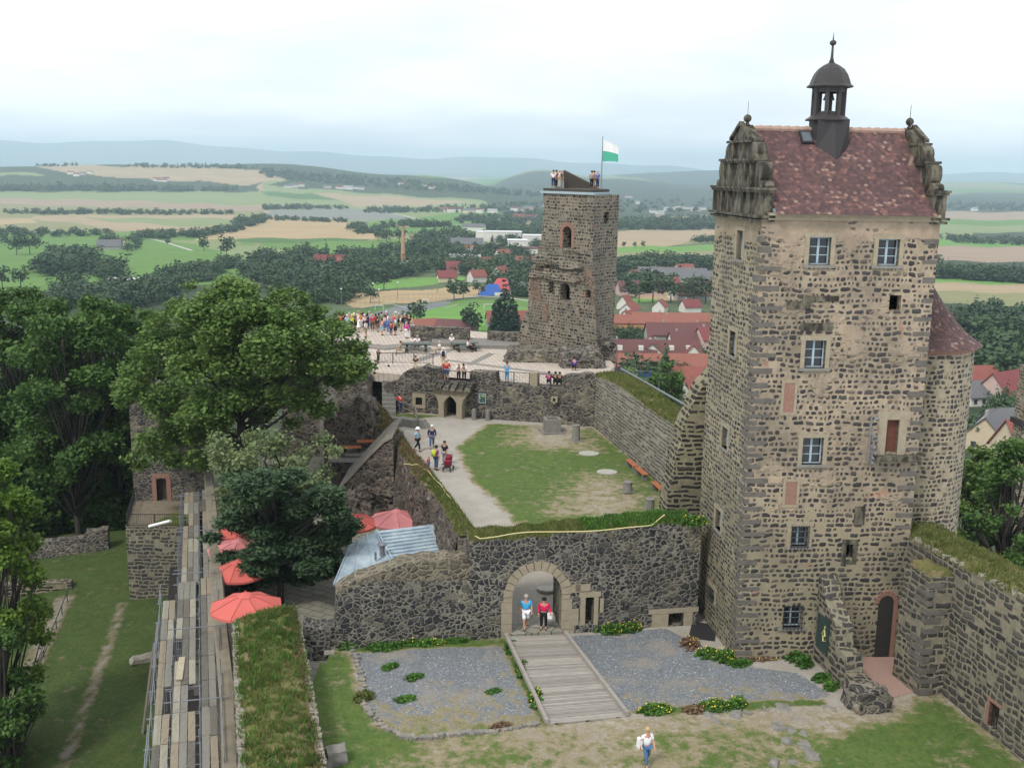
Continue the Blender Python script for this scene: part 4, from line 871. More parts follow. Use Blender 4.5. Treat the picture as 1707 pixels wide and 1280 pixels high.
K = len(pts2); fs = [(i*K+j, (i+1)*K+j, (i+1)*K+j+1, i*K+j+1) for i in range(NU) for j in range(K-1)]
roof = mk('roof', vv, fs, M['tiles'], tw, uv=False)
uvl = roof.data.uv_layers.new(name='UVMap'); cs_ = [0]
for (s0, z0), (s1, z1) in zip(pts2[:-1], pts2[1:]): cs_.append(cs_[-1]+math.hypot(s1-s0, z1-z0))
for lp in roof.data.loops:
    i, j = divmod(lp.vertex_index, K); v_ = cs_[j] if j <= K//2 else cs_[-1]-cs_[j]; uvl.data[lp.index].uv = ((u1_-u0_)*i/NU, v_)
mb = MB(); nseg = 17
for k in range(nseg):
    a = u0_+(u1_-u0_)*k/nseg; mb.tube([rp_(a, mid, RZ-.02), rp_(a+(u1_-u0_)/nseg*1.04, mid, RZ+.01)], [.13, .15], 8)
mb.build('ridge_tiles', flat('ridge_tile', (.35, .24, .19), .8, var=.35, nsc=3), tw)
# skylight
mb = MB(); sa, sb = rp_(3.0, 1.95, 0), 0
def roofpt(u, f, off=0.0):        # f 0 eaves .. 1 ridge on the front slope
    s = .35+(mid-.35)*f; z = ZE+.85+(RZ-ZE-.85)*f; nn = Vector((0, 0, 0))+tl3*(-(RZ-ZE-.85))+Vector((0, 0, mid-.35)); nn.normalize()
    return A3+te*u+tl3*s+Vector((0, 0, z))+nn*off
p = [roofpt(u, f, o_) for o_ in (.0, .12) for u, f in ((2.62, .78), (3.2, .78), (3.2, .95), (2.62, .95))]; mb.hexa(p); sk = mb.build('skylight', M['iron'], tw)
mb = MB(); mb.add([roofpt(u, f, .13) for u, f in ((2.7, .8), (3.12, .8), (3.12, .93), (2.7, .93))], [(0, 1, 2, 3)]); gl_ = NT('sky_glass'); gl_.col((.12, .14, .16)); gl_.rough(.05); gl_.b.inputs['Specular IOR Level'].default_value = .9; mb.build('pane', gl_.mat, sk)
# gables: stepped, with half-round volutes
def gable(uc, th, flip):
    A_ = (A3+te*(uc)).xy+Vector((tl3.x, tl3.y))*RL; B_ = (A3+te*(uc)).xy
    if flip: A_, B_ = B_, A_
    c = RL/2; z0 = ZE-.05; H = RL/2
    def half(u, z, w, h): return [(c+u+w*math.sin(a)*1.0, z+h*(1-math.cos(a))*.5*1.0) for a in [math.pi*k/8 for k in range(9)]]
    R_ = [(3.25, z0), (3.25, z0+1.45), (2.95, z0+1.5)]
    R_ += [(2.95+.3*math.sin(a), z0+1.5+.26*(1-math.cos(a))) for a in [math.pi*k/6 for k in range(7)]]            # small scroll
    R_ += [(2.72+.24*math.sin(a), z0+2.05+.48*(1-math.cos(a))) for a in [.35+(math.pi-.35)*k/7 for k in range(8)]]   # big scroll
    R_ += [(2.35, z0+3.05)]
    R_ += [(1.55+.55*math.sin(a), z0+3.1+.5*(1-math.cos(a))) for a in [1.3+(math.pi-1.3)*k/6 for k in range(7)]]
    R_ += [(1.3, z0+4.15), (1.25, z0+4.2), (0, z0+5.1)]
    k_ = H/3.28; R_ = [(u*k_, z) for u, z in R_]
    R_ = [(u, z0+(z-z0)*.83) for u, z in R_]; out = [(c+u, z) for u, z in R_]+[(c-u, z) for u, z in R_[::-1][1:]]
    mb = MB(); panel(mb, A_, B_, out, [], th)
    g_o = mb.build('gable', M['gable'], tw)
    mb = MB()
    for zz, hw, ov in ((z0-.12, 3.3, .22), (z0+.05, 3.36, .3), (z0+1.16, 3.3, .2), (z0+1.27, 3.36, .26), (z0+2.47, 2.2, .18), (z0+2.56, 2.3, .24), (z0+3.4, 1.4, .2)):
        hw *= k_; slabbox(mb, A_, B_, c-hw-.08, c+hw+.08, zz, zz+.11, -ov, th+.06)
    for us, za, zb in (((-3.2, -2.0, -1.0, 1.0, 2.0, 3.2), z0+.16, z0+1.16), ((-1.9, -1.05, 1.05, 1.9), z0+1.38, z0+2.47), ((-.75, .75), z0+2.67, z0+3.4)):
        for u in us: slabbox(mb, A_, B_, c+u*k_-.11, c+u*k_+.11, za, zb, -.13, .05)
    for s in (-1, 1):
        q0, q1 = (c+s*1.3*k_, z0+3.53), (c, z0+4.24)
        mb.hexa([on(A_, B_, *q0, -.12), on(A_, B_, *q1, -.12), on(A_, B_, *q1, .1), on(A_, B_, *q0, .1)]+[on(A_, B_, q0[0], q0[1]+.15, -.12), on(A_, B_, q1[0], q1[1]+.15, -.12), on(A_, B_, q1[0], q1[1]+.15, .1), on(A_, B_, q0[0], q0[1]+.15, .1)])
    mb.build('moulding', M['gable'], g_o)
    mb = MB(); top = on(A_, B_, c, z0+4.2, th/2); mb.lathe([(.16, 0), (.1, .08), (.06, .15)], top, 8); mb.ball(top+Vector((0, 0, .32)), .19, 10, 8)
    mb.bar(top+Vector((0, 0, .5)), top+Vector((0, 0, 1.1)), .02); mb.build('finial', M['gable'], g_o, smooth=True)
gable(-.06, .55, False); gable(FL+.06, .5, True)
# lantern turret
lc = rp_(4.05, mid, 0); mb = MB()
oct_ = math.pi/8; rB = .83
prof_b = [(rB, -2.05), (rB, .42)]
mb.lathe(prof_b, lc+Vector((0, 0, RZ)), 8, oct_)
lan = mb.build('lantern_turret', M['slate'], tw)
# pointed apron running down the front slope
mb = MB(); f0 = lc-tl3*rB; vs_ = [rp_(4.05+s*.76, mid-.75, RZ-.9) for s in (-1, 1)]+[rp_(4.05, mid-1.35, RZ-2.05+.35)]+[rp_(4.05+s*.76, mid-.75, RZ+.4) for s in (-1, 1)]+[rp_(4.05, mid-.86, RZ+.4)]
mb.add(vs_, [(0, 2, 5, 3), (2, 1, 4, 5), (3, 5, 4), (0, 1, 2), (0, 3, 4, 1)]); mb.build('apron', M['slate'], lan)
mb = MB(); mb.lathe([(1.02, .40), (1.04, .45), (.55, .8), (.3, .85)], lc+Vector((0, 0, RZ)), 8, oct_); mb.build('skirt_roof', M['leadroof'], lan)
for k in range(8):
    a = math.pi/8+k*math.pi/4; q = lc+Vector((math.cos(a)*.7, math.sin(a)*.7, RZ)); mb = MB(); mb.box(q+Vector((0, 0, 1.2)), (.17, .17, 1.5), a); mb.build('post', M['leadroof'], lan)
mb = MB()
for k in range(8):
    a0_, a1_ = math.pi/8+k*math.pi/4, math.pi/8+(k+1)*math.pi/4; q0 = lc+Vector((math.cos(a0_)*.7, math.sin(a0_)*.7, RZ+1.83)); q1 = lc+Vector((math.cos(a1_)*.7, math.sin(a1_)*.7, RZ+1.83)); mb.bar(q0, q1, .12, .3)
mb.build('arcade', M['leadroof'], lan)
mb = MB(); mb.lathe([(1.06, 1.92), (1.08, 1.97), (.95, 2.07), (.88, 2.28), (.78, 2.52), (.6, 2.76), (.36, 2.93), (.15, 3.03), (.1, 3.1)], lc+Vector((0, 0, RZ)), 8, oct_); mb.build('dome', M['leadroof'], lan)
mb = MB(); mb.tube([lc+Vector((0, 0, RZ+3.0)), lc+Vector((0, 0, RZ+3.25)), lc+Vector((0, 0, RZ+3.85))], [.15, .07, .045], 8); mb.ball(lc+Vector((0, 0, RZ+3.93)), .16, 10, 8, (1, 1, .8)); mb.tube([lc+Vector((0, 0, RZ+4.0)), lc+Vector((0, 0, RZ+4.4))], [.035, .008], 6)
mb.build('finial', M['leadroof'], lan, smooth=True)
mb = MB(); mb.lathe([(.28, 0), (.24, .1), (.18, .3), (.05, .38)], lc+Vector((0, 0, RZ+1.35)), 10); mb.build('bell', M['iron'], lan, smooth=True)
# floodlights and cable mast on the front
mb = MB(); mb.bar(on(TA, TB, 5.75, 7.5, -.18), on(TA, TB, 5.75, 9.8, -.18), .06)
for z in (7.7, 9.7): mb.bar(on(TA, TB, 5.75, z, -.18), on(TA, TB, 5.75, z, .05), .04)
sp_o = thing('floodlight_mast', 'galvanised mast with small spotlights fixed beside the high brown door of the big tower', 'lamp'); mb.build('mast', M['galv'], sp_o)
for z in (9.75, 8.9, 8.7, 8.35, 8.1, 7.85, 7.6):
    mb = MB(); c = on(TA, TB, 5.92+rr_.uniform(-.05, .1), z, -.32); mb.tube([c, c+Vector((rr_.uniform(-.1, .1), -.16, -.12))], [.055, .085], 8); mb.bar(c, on(TA, TB, 5.75, z, -.18), .03); mb.build('spotlight', M['galv'], sp_o)

# ------------------------------------------------------------------ round stair tower
RC = Vector((20.6, 53.2)); 
rt = thing('round_tower', 'round stair tower with a conical red roof at the big tower\'s right corner', 'tower', (RC.x, RC.y, 0))
def cyl(name, r, z0, z1, mat, par, n=64, rtop=None):
    rt_ = rtop or r; vv = []; K_ = 12
    for j in range(K_+1):
        z = z0+(z1-z0)*j/K_; q = r+(rt_-r)*j/K_
        for k in range(n): a = 2*math.pi*k/n; vv.append((q*math.cos(a), q*math.sin(a), z))
    f = [(j*n+k, j*n+(k+1) % n, (j+1)*n+(k+1) % n, (j+1)*n+k) for j in range(K_) for k in range(n)]
    o = mk(name, vv, f, mat, par, smooth=True, uv=False); ul = o.data.uv_layers.new(name='UVMap')
    for p_ in o.data.polygons:
        j, k = divmod(p_.index, n); L_i = list(p_.loop_indices)
        for li, (dj, dk) in zip(L_i, ((0, 0), (0, 1), (1, 1), (1, 0))): ul.data[li].uv = (2*math.pi*(k+dk)/n*r, z0+(z1-z0)*(j+dj)/K_)
    return o
cyl('wall', 2.95, -8, 12.55, M['round'], rt, rtop=2.85)
vv = []; n = 48; pr = [(3.2, 12.5), (2.9, 12.7), (2.5, 13.0), (1.9, 13.6), (1.2, 14.5), (.7, 15.25), (.15, 16.1)]
for r_, z in pr:
    for k in range(n): a = 2*math.pi*k/n; vv.append((r_*math.cos(a), r_*math.sin(a), z))
rf = mk('roof', vv, [(j*n+k, j*n+(k+1) % n, (j+1)*n+(k+1) % n, (j+1)*n+k) for j in range(len(pr)-1) for k in range(n)], M['tiles'], rt, uv=False)
ul = rf.data.uv_layers.new(name='UVMap'); cs_ = [0]
for q0, q1 in zip(pr[:-1], pr[1:]): cs_.append(cs_[-1]+math.hypot(q1[0]-q0[0], q1[1]-q0[1]))
for p_ in rf.data.polygons:
    j, k = divmod(p_.index, n)
    for li, (dj, dk) in zip(p_.loop_indices, ((0, 0), (0, 1), (1, 1), (1, 0))): ul.data[li].uv = (2*math.pi*(k+dk)/n*2.4, cs_[j+dj])
mb = MB(); mb.lathe([(2.9, 12.3), (3.05, 12.45), (3.15, 12.5), (2.9, 12.52)], (0, 0, 0), 48); mb.build('cornice', M['brick'], rt)
# ------------------------------------------------------------------ rest of the castle
V2 = lambda a, b: Vector((a, b))
def wall_thing(name, label, A, B, outline, holes, depth, mat, turf=None, group=None, cat='wall'):
    w = thing(name, label, cat, group=group); mb = MB(); panel(mb, A, B, outline, holes, depth); mb.build('wall', mat, w)
    if turf:
        e = (B-A).normalized(); rows = []; rr = random.Random(len(turf)); mb = MB(); K = 6
        tp = []
        for (u0, z0), (u1, z1) in zip(turf[:-1], turf[1:]):
            n = max(1, int(math.hypot(u1-u0, z1-z0)/.6)); tp += [(u0+(u1-u0)*k/n, z0+(z1-z0)*k/n) for k in range(n)]
        tp.append(turf[-1]); vv = []
        for u, z in tp:
            for k in range(K+1):
                f = k/K; hgt = .22*math.sin(math.pi*min(1, max(0, f)))**.6; vv.append(on(A, B, u, z-.03+hgt+(rr.uniform(-.05, .05) if 0 < k < K else 0), -.03+f*(depth+.05)))
        mb.add(vv, [(i*(K+1)+j, (i+1)*(K+1)+j, (i+1)*(K+1)+j+1, i*(K+1)+j+1) for i in range(len(tp)-1) for j in range(K)])
        mb.build('turf', M['walltop'], w, smooth=True)
    return w
# inner wall on the right of the upper courtyard
IA, IB = V2(6.85, 84.61), V2(12.0, 59.8)
iu = lambda x, y: uz(x, y, IA, IB)
itop = ragged([(-.3, 4.3), (0, 4.3), iu(1032, 643), iu(1077, 678), iu(1127, 712), (25.3, 4.7)], 1.2, .06, 5)
inner = wall_thing('inner_wall', 'long pale coursed wall with a grassy top on the right of the courtyard', IA, IB, [(-.3, -1), (25.3, -1)]+itop[::-1], [], 2.2, M['slab'], itop)
mb = MB(); mb.bar(on(IA, IB, 0, 4.9, 2.15), on(IA, IB, 25, 5.25, 2.15), .14, .1); mb.build('coping', M['galv'], inner)
# dark battered buttress behind the tower's left edge
BA, BB = V2(7.6, 54.6), V2(12.4, 55.2); bu = lambda x, y: uz(x, y, BA, BB)
bt = ragged([bu(1106, 884), bu(1112, 850), bu(1118, 810), bu(1128, 765), bu(1140, 715), bu(1152, 685), bu(1166, 650), bu(1190, 622)], .35, .07, 2, axis=0)
wall_thing('buttress', 'dark leaning basalt buttress against the left side of the big tower', BA, BB, [(bt[0][0], -3), (4.8, -3), (4.8, bt[-1][1])]+bt[::-1], [], 1.6, M['dark'])

# ------------------------------------------------------------------ terrace building with projecting doorway
RA, RB = V2(-13.0, 90.0), V2(6.85, 84.61); tu = lambda x, y: uz(x, y, RA, RB)
TZ = 3.12
tw2 = thing('terrace_wall', 'dark broken basalt wall carrying the viewing terrace at the back of the courtyard', 'wall')
top = []
def seg(pts, amp=.12): 
    global top; top += ragged(pts, .45, amp, len(top)+3)
nz = lambda x: (tu(x, 640)[0])
seg([tu(640, 640), tu(662, 634), tu(672, 622), tu(690, 612), tu(715, 611), tu(735, 614)], .16)
top += [(nz(738), TZ), (nz(783), TZ)]
seg([tu(785, 619), tu(826, 621)], .05); top += [(nz(828), TZ), (nz(882), TZ-.02), (nz(936), TZ)]
seg([tu(938, 627), tu(960, 625), tu(985, 623), (20.5, 4.1)], .08)
dA, dB = tu(745, 690)[0], tu(767, 690)[0]
wz = (tu(693, 674)[1], tu(693, 662)[1]); wu = (tu(693, 668)[0], tu(704, 668)[0])
mb = MB(); tl_ = [(tu(640, 680)[0], -1.5)]
panel(mb, RA, RB, [(top[0][0], -1.2), (20.55, -1.2), (20.55, 4.1)]+top[::-1], [rect(wu[0], wu[1], wz[0], wz[1]), rect(dA, dB, -1.1, 1.9)], 1.1)
mb.build('wall', M['terrace'], tw2); mb = MB(); slabbox(mb, RA, RB, dA-.2, dB+.2, -1.0, 2.0, 1.12, 1.3); mb.build('door', M['darkvoid'], tw2)  # dark sheet closing the opening: unlit interior painted as colour, no door leaf
mb = MB()
for q in ((wu[0]-.3, wu[0], wz[0]-.3, wz[1]+.35), (wu[1], wu[1]+.3, wz[0]-.3, wz[1]+.35), (wu[0], wu[1], wz[0]-.3, wz[0]), (wu[0], wu[1], wz[1], wz[1]+.35)): slabbox(mb, RA, RB, *q, -.05, .35)
fr_ = mb.build('window_surround', M['sandstone'], tw2)
mb = MB(); [mb.bar(on(RA, RB, wu[0]+(wu[1]-wu[0])*k/3, wz[0], .15), on(RA, RB, wu[0]+(wu[1]-wu[0])*k/3, wz[1], .15), .03) for k in (1, 2)]; mb.build('grille', M['iron'], fr_)
# bay: pointed doorway, flared corbels, stone slab balcony
c = (dA+dB)/2; bay = thing('doorway_bay', 'pale sandstone doorway bay with a pointed dark door opening and a slab roofed balcony', 'doorway')
mb = MB(); hw = 1.05; ow = .56
po = [(c-ow, -.05), (c+ow, -.05), (c+ow, 1.35), (c+.3, 1.72), (c, 1.95), (c-.3, 1.72), (c-ow, 1.35)]
panel(mb, on(RA, RB, 0, 0, -.95).xy, on(RA, RB, 20, 0, -.95).xy, [(c-hw, -.4), (c+hw, -.4), (c+hw, 1.2), (c+1.2, 1.7), (c+1.75, 2.45), (c-1.75, 2.45), (c-1.2, 1.7), (c-hw, 1.2)], [po], .93)
mb.build('portal', M['sandstone'], bay)
mb = MB(); n3 = random.Random(8)
for k in range(6):
    u = c-1.9+3.8*k/6; f = lambda u, z, d: on(RA, RB, u, z, d)
    mb.hexa([f(u+.02, 2.47, -1.35), f(u+.6, 2.47, -1.35), f(u+.6, 2.47, -.1), f(u+.02, 2.47, -.1), f(u+.1, 2.72+n3.uniform(-.02, .02), -1.2), f(u+.56, 2.72, -1.2), f(u+.56, TZ-.04, -.1), f(u+.06, TZ-.04, -.1)])
mb.build('slab_roof', M['gable'], bay)
mb = MB(); mb.box(on(RA, RB, c, TZ-.08, .25), (3.6, 1.2, .16), math.atan2(RB.y-RA.y, RB.x-RA.x)); mb.build('balcony_floor', M['conc'], bay)
def railing(name, label, pts, h=1.0, step=.13, group='metal railings on the terrace', mat=None):
    r_ = thing(name, label, 'railing', group=group); mat = mat or M['iron']; mb = MB()
    for a, b in zip(pts[:-1], pts[1:]):
        mb.bar(a+Vector((0, 0, h)), b+Vector((0, 0, h)), .05); mb.bar(a+Vector((0, 0, .12)), b+Vector((0, 0, .12)), .035)
        n = max(1, int((b-a).length/step))
        for k in range(n): p = a.lerp(b, (k+.5)/n); mb.bar(p+Vector((0, 0, .12)), p+Vector((0, 0, h)), .02)
    mb.build('bars', mat, r_)
    for p in pts: mb = MB(); mb.bar(p, p+Vector((0, 0, h+.05)), .06); mb.build('post', mat, r_)
    return r_
e3 = Vector(((RB-RA).normalized().x, (RB-RA).normalized().y, 0))
railing('railing', 'metal railing on the balcony above the doorway bay', [on(RA, RB, c-1.7, TZ, -.35), on(RA, RB, c-1.7, TZ, -.9), on(RA, RB, c+1.75, TZ, -.9), on(RA, RB, c+1.75, TZ, -.35)])
railing('railing', 'metal railing on the courtyard wall left of the stone pier', [on(RA, RB, nz(829), TZ, .3), on(RA, RB, nz(855), TZ, .3), on(RA, RB, nz(881), TZ, .3)])
railing('railing', 'metal railing on the courtyard wall right of the stone pier', [on(RA, RB, nz(897), TZ, .3), on(RA, RB, nz(917), TZ, .3), on(RA, RB, nz(935), TZ, .3)])
mb = MB(); slabbox(mb, RA, RB, nz(883), nz(895), TZ-.1, TZ+1.1, .05, .6); props(mb.build('pier', M['sandstone']), 'square reddish stone pier between the two terrace railings', 'pier')
railing('railing', 'metal railing above the stair ruin in front of the left picnic table', [G(629, 607, TZ+.3), G(655, 606, TZ+.3), G(690, 607, TZ+.3), G(722, 608, TZ+.3)])
# information board with a drawing, spout, trough, posts
sg = thing('information_board', 'grey green information board with a pale drawing on the dark terrace wall', 'sign')
u0, z1 = tu(799, 655); u1, z0 = tu(811, 672); mb = MB(); slabbox(mb, RA, RB, u0, u1, z0, z1, -.12, -.02); mb.build('board', flat('board_green', (.05, .1, .08), .5), sg)
mb = MB(); s = .05
for q in ((u0, u0+s, z0, z1), (u1-s, u1, z0, z1), (u0+s, u1-s, z1-s, z1), (u0+s, u1-s, z0, z0+s)): slabbox(mb, RA, RB, *q, -.15, -.122)
mb.build('frame', M['winframe'], sg)
mb = MB(); cu, cz = (u0+u1)/2, (z0+z1)/2+.1; P3 = lambda u, z: on(RA, RB, u, z, -.135)
for a, b in (((-.3, .05), (-.1, .16)), ((-.1, .16), (.05, .05)), ((.05, .05), (.05, .2)), ((.05, .2), (.16, .2)), ((.16, .2), (.16, .04)), ((.16, .04), (.3, .1)), ((-.25, -.05), (-.15, -.12)), ((-.3, .05), (-.25, -.05))): mb.bar(P3(cu+a[0], cz+a[1]), P3(cu+b[0], cz+b[1]), .035)
mb.build('drawing', flat('pale_yellow', (.5, .55, .3), .6), sg)
sp = thing('water_spout', 'small pale carved stone spout sticking out of the terrace wall', 'spout'); us, zs = tu(925, 666)
mb = MB(); slabbox(mb, RA, RB, us-.28, us-.1, zs-.2, zs+.25, -.3, .1); slabbox(mb, RA, RB, us+.1, us+.28, zs-.2, zs+.25, -.3, .1); slabbox(mb, RA, RB, us-.1, us+.1, zs-.32, zs-.14, -.35, .1); slabbox(mb, RA, RB, us-.1, us+.1, zs+.17, zs+.25, -.3, .1); mb.build('carved_stone', M['sandstone'], sp)
tr = thing('stone_trough', 'square mossy stone well box with a dark opening before the terrace wall', 'well', G(920, 719, 0), .1)
mb = MB()
for c_, d_ in (((-.55, 0, .55), (.22, 1.3, 1.1)), ((.55, 0, .55), (.22, 1.3, 1.1)), ((0, -.55, .55), (.88, .2, 1.1)), ((0, .55, .55), (.88, .2, 1.1)), ((0, 0, .2), (.88, .9, .4))): mb.box(c_, d_, 0, .015)
mb.build('stone_box', M['conc'], tr); mb = MB(); mb.box((0, 0, .04), (1.9, 1.8, .08), .1, .03); mb.build('base_slab', M['conc'], tr)
for (px, py, h, lab) in ((960, 735, 1.3, 'tallest round stone post, beside the well box in the courtyard'), (1046, 820, .72, 'short round stone post on the grass near the benches'), (1082, 858, 1.05, 'round stone post nearest the big tower in the courtyard')):
    p = G(px, py, 0); s = thing('stone_post', lab, 'post', p, 0, 'round stone posts in the courtyard')
    mb = MB(); mb.lathe([(.34, -.05), (.33, .1), (.3, .5*h), (.29, h-.08), (.31, h-.05), (.31, h), (.0, h+.01)], n=14); mb.build('shaft', M['conc'], s)
    mb = MB(); mb.box((0, 0, .03), (.85, .8, .08), .4, .05); mb.build('foot_slab', M['conc'], s)
for (px, py, lab) in ((790, 699, 'left of the two stubby stone bollards at the foot of the terrace wall'), (813, 700, 'right of the two stubby stone bollards at the foot of the terrace wall')):
    p = G(px, py, 0); s = thing('bollard', lab, 'bollard', p, 0, 'stubby bollards'); mb = MB(); mb.lathe([(.2, -.05), (.19, .5), (.16, .85), (.05, .95)], n=10); mb.build('shaft', M['conc'], s)
# benches along the inner wall
def bench(loc, rz, lab):
    b = thing('park_bench', lab, 'bench', loc, rz, 'orange plank benches along the inner wall')
    for y in (-.14, 0, .14): mb = MB(); mb.box((0, y, .45), (1.9, .12, .05)); mb.build('seat_plank', M['benchwood'], b)
    for x in (-.75, .75):
        mb = MB(); mb.box((x, 0, .21), (.12, .4, .43)); mb.build('leg', M['conc'], b)
ia = math.atan2(IB.y-IA.y, IB.x-IA.x)
for (px, py, lab) in ((1061, 781, 'orange bench farthest from the tower by the inner wall'), (1075, 795, 'middle orange bench, end to end with the far one'), (1103, 820, 'orange bench nearest the big tower by the inner wall')):
    p = G(px, py, 0); q = uz(px, py, IA, IB); e_ = (IB-IA).normalized(); u = (p.xy-IA).dot(e_); bench(on(IA, IB, u, 0, -.75), ia, lab)
# drain covers and flat stones in the grass
for px, py, r, lab in ((982, 756, .8, 'pale flat round stone slab in the courtyard grass, the farther one'), (1012, 787, .75, 'pale flat round stone slab in the courtyard grass, the nearer one'), (911, 981, .55, 'pale round manhole stone in the gravel just inside the gateway')):
    z = 0 if px != 911 else None
    p = G(px, py, 0) if z == 0 else G(px, py, -.9)
    for _ in range(12): p = G(px, py, float(zup(np.array([p.x]), np.array([p.y]))[0]))
    s = thing('flat_stone', lab, 'slab', p); mb = MB(); mb.lathe([(r, -.05), (r, .05), (r*.95, .065), (0, .07)], n=11); mb.build('stone', flat('pale_slab', (.36, .35, .31), .9) , s); s.scale = (1, .85, 1)

# ------------------------------------------------------------------ terrace
slab('viewing_terrace', [on(RA, RB, 2.2, TZ, .9), on(RA, RB, 20.4, TZ, .9), Vector((9.5, 96, TZ)), Vector((9.0, 106, TZ)), Vector((2, 113, TZ)), Vector((-9, 118, TZ)), Vector((-26, 119, TZ)), Vector((-24, 95, TZ))], M['terrpave'], .8)
def strip_slab(name, px, z, mat, lab, t=.18, cat='kerb'):
    return props(slab(name, g_(px, z), mat, t, None), lab, cat)
strip_slab('stone_edging', [(560, 566), (640, 575), (695, 571), (720, 566), (720, 569), (700, 576), (640, 582), (560, 572)], TZ+.1, M['conc'], 'curved raised grey stone edging before the crowd on the terrace')
strip_slab('stone_edging', [(684, 601), (700, 603), (775, 578), (764, 576)], TZ+.012, M['conc'], 'grey paving strip running diagonally under the left picnic table', .05)
strip_slab('stone_edging', [(777, 607), (786, 609), (825, 590), (815, 588)], TZ+.012, M['conc'], 'grey paving strip left of the rubble block on the terrace', .05)
strip_slab('stone_edging', [(735, 600), (745, 599), (932, 623), (932, 626)], TZ+.016, M['conc'], 'thin grey paving strip crossing the terrace above the railings', .05)
strip_slab('stone_step', [(720, 560), (855, 566), (872, 572), (872, 577), (790, 575), (720, 571)], TZ+.35, M['conc'], 'long low mossy stone step below the ruined tower', .5, 'step')
def low_wall(px0, px1, z, h, d, label, mat='terrace', name='parapet', amp=.1):
    A, B = G(*px0, z).xy, G(*px1, z).xy; l = (B-A).length; t = ragged([(0, z+h), (l, z+h)], .5, amp, int(px0[0]))
    return wall_thing(name, label, A, B, [(0, z-.6), (l, z-.6)]+t[::-1], [], d, M[mat])
low_wall((684, 569), (782, 572), TZ, 1.55, .9, 'thick broken parapet wall behind the picnic tables')
low_wall((812, 572), (868, 576), TZ, 1.2, .9, 'short broken parapet wall between the gap and the ruined tower')
def rock(name, label, loc, dims, seed, mat='terrace', rz=0.0, sub=4, amp=.35, cat='rubble', par=None):
    bm = bmesh.new(); bmesh.ops.create_cube(bm, size=1.0); bmesh.ops.subdivide_edges(bm, edges=bm.edges[:], cuts=9, use_grid_fill=True)
    for v in bm.verts:
        q = Vector((v.co.x*dims[0], v.co.y*dims[1], v.co.z*dims[2])); k = 1-.18*(v.co.z+.5)
        q.x *= k; q.y *= k; n = nvec(q*1.1+Vector((seed*7.1, 0, 0)))*amp+nvec(q*3.3+Vector((seed*3, 5, 0)))*amp*.45; v.co = q+n+Vector((0, 0, dims[2]/2))
    me = bpy.data.meshes.new(name); bm.to_mesh(me); bm.free(); me.materials.append(M[mat]); box_uv(me)
    o = bpy.data.objects.new(name, me); COL.objects.link(o); o.location = loc; o.rotation_euler.z = rz
    if par: o.parent = par
    else: props(o, label, cat)
    return o
rock('rubble_block', 'low rubble block with a flat grassy top before the ruined tower', G(890, 600, TZ), (5.6, 3.0, 1.1), 3, amp=.3)
rock('rubble_heap', 'heap of mossy rubble between the terrace and the grassy inner wall', G(968, 612, TZ-.3), (4.2, 5.0, 1.7), 5, amp=.5)
rock('rubble_heap', 'rubble shoulder below the right corner of the ruined tower', G(1000, 600, TZ-.3), (2.8, 4, 2.0), 6, amp=.4)
def picnic(loc, rz, lab, L=2.6):
    t = thing('picnic_table', lab, 'table', loc, rz, 'picnic tables on the terrace'); mt = flat('slate_grey_top', (.1, .12, .11), .6)
    mb = MB(); mb.box((0, 0, .76), (L, .95, .08)); mb.build('tabletop', mt, t)
    for s in (-1, 1):
        mb = MB(); mb.box((0, s*.85, .46), (L, .36, .07)); mb.build('bench_seat', mt, t)
        for x in (-L*.33, L*.33): mb = MB(); mb.box((x, s*.85, .21), (.14, .3, .43)); mb.build('bench_leg', M['darkwood'], t)
        mb = MB(); mb.box((s*L*.3, 0, .36), (.2, .6, .72)); mb.build('leg', M['darkwood'], t)
picnic(G(694, 585, TZ), .06, 'left picnic table with its two long benches on the terrace', 3.0); picnic(G(775, 584, TZ), .35, 'right picnic table, nearer the ruined tower, with seated people', 2.6)
# stairs and broken walls at the left end of the terrace
st = thing('stone_stairs', 'steep flight of worn stone steps at the left end of the terrace wall', 'stairs')
p0, p1 = G(637, 690, .1), G(660, 690, .1); dd = Vector((-.12, .99, 0)).normalized()
for k in range(10):
    mb = MB(); a = p0+dd*(.38*k); b = p1+dd*(.38*k); z = .1+.3*k
    mb.hexa([Vector((q.x, q.y, zz)) for zz in (-1, z+.26) for q in (a, b, b+dd*.42, a+dd*.42)]); mb.build('step', M['conc'], st)
wall_thing('ruined_wall', 'stub of broken wall left of the stone steps under the big ash tree', V2(-15.5, 90.2), V2(-12.0, 89.3), [(0, -5.6), (3.0, -5.6), (3.0, 3.0)]+ragged([(3.0, 3.0), (1.5, 3.6), (0, 2.8)], .4, .15, 1), [], 1.2, M['terrace'])
wall_thing('plastered_wall', 'pale grey plastered wall behind the ruins under the big tree', V2(-17.5, 93), V2(-13.2, 92), [(0, -5.6), (4.2, -5.6), (4.2, 2.6), (0, 2.9)], [], .8, M['conc'])
# wooden railing with platform left of the courtyard path
wr = thing('wooden_railing', 'weathered wooden railing around the sunken stair head beside the courtyard path', 'railing')
rp = [G(650, 680, .1), G(672, 688, .1), G(692, 697, .1), G(696, 712, .1)]; mb = MB()
for a, b in zip(rp[:-1], rp[1:]):
    for h in (.45, .95): mb.bar(a+Vector((0, 0, h)), b+Vector((0, 0, h)), .09)
mb.build('rails', M['wood'], wr)
for p in rp: mb = MB(); mb.bar(p, p+Vector((0, 0, 1.05)), .11); mb.build('post', M['wood'], wr)
rock('low_kerb_wall', 'low pale kerb wall below the wooden railing', G(668, 712, -.2), (5.2, .9, .8), 9, 'conc', -.35, amp=.12, cat='wall')

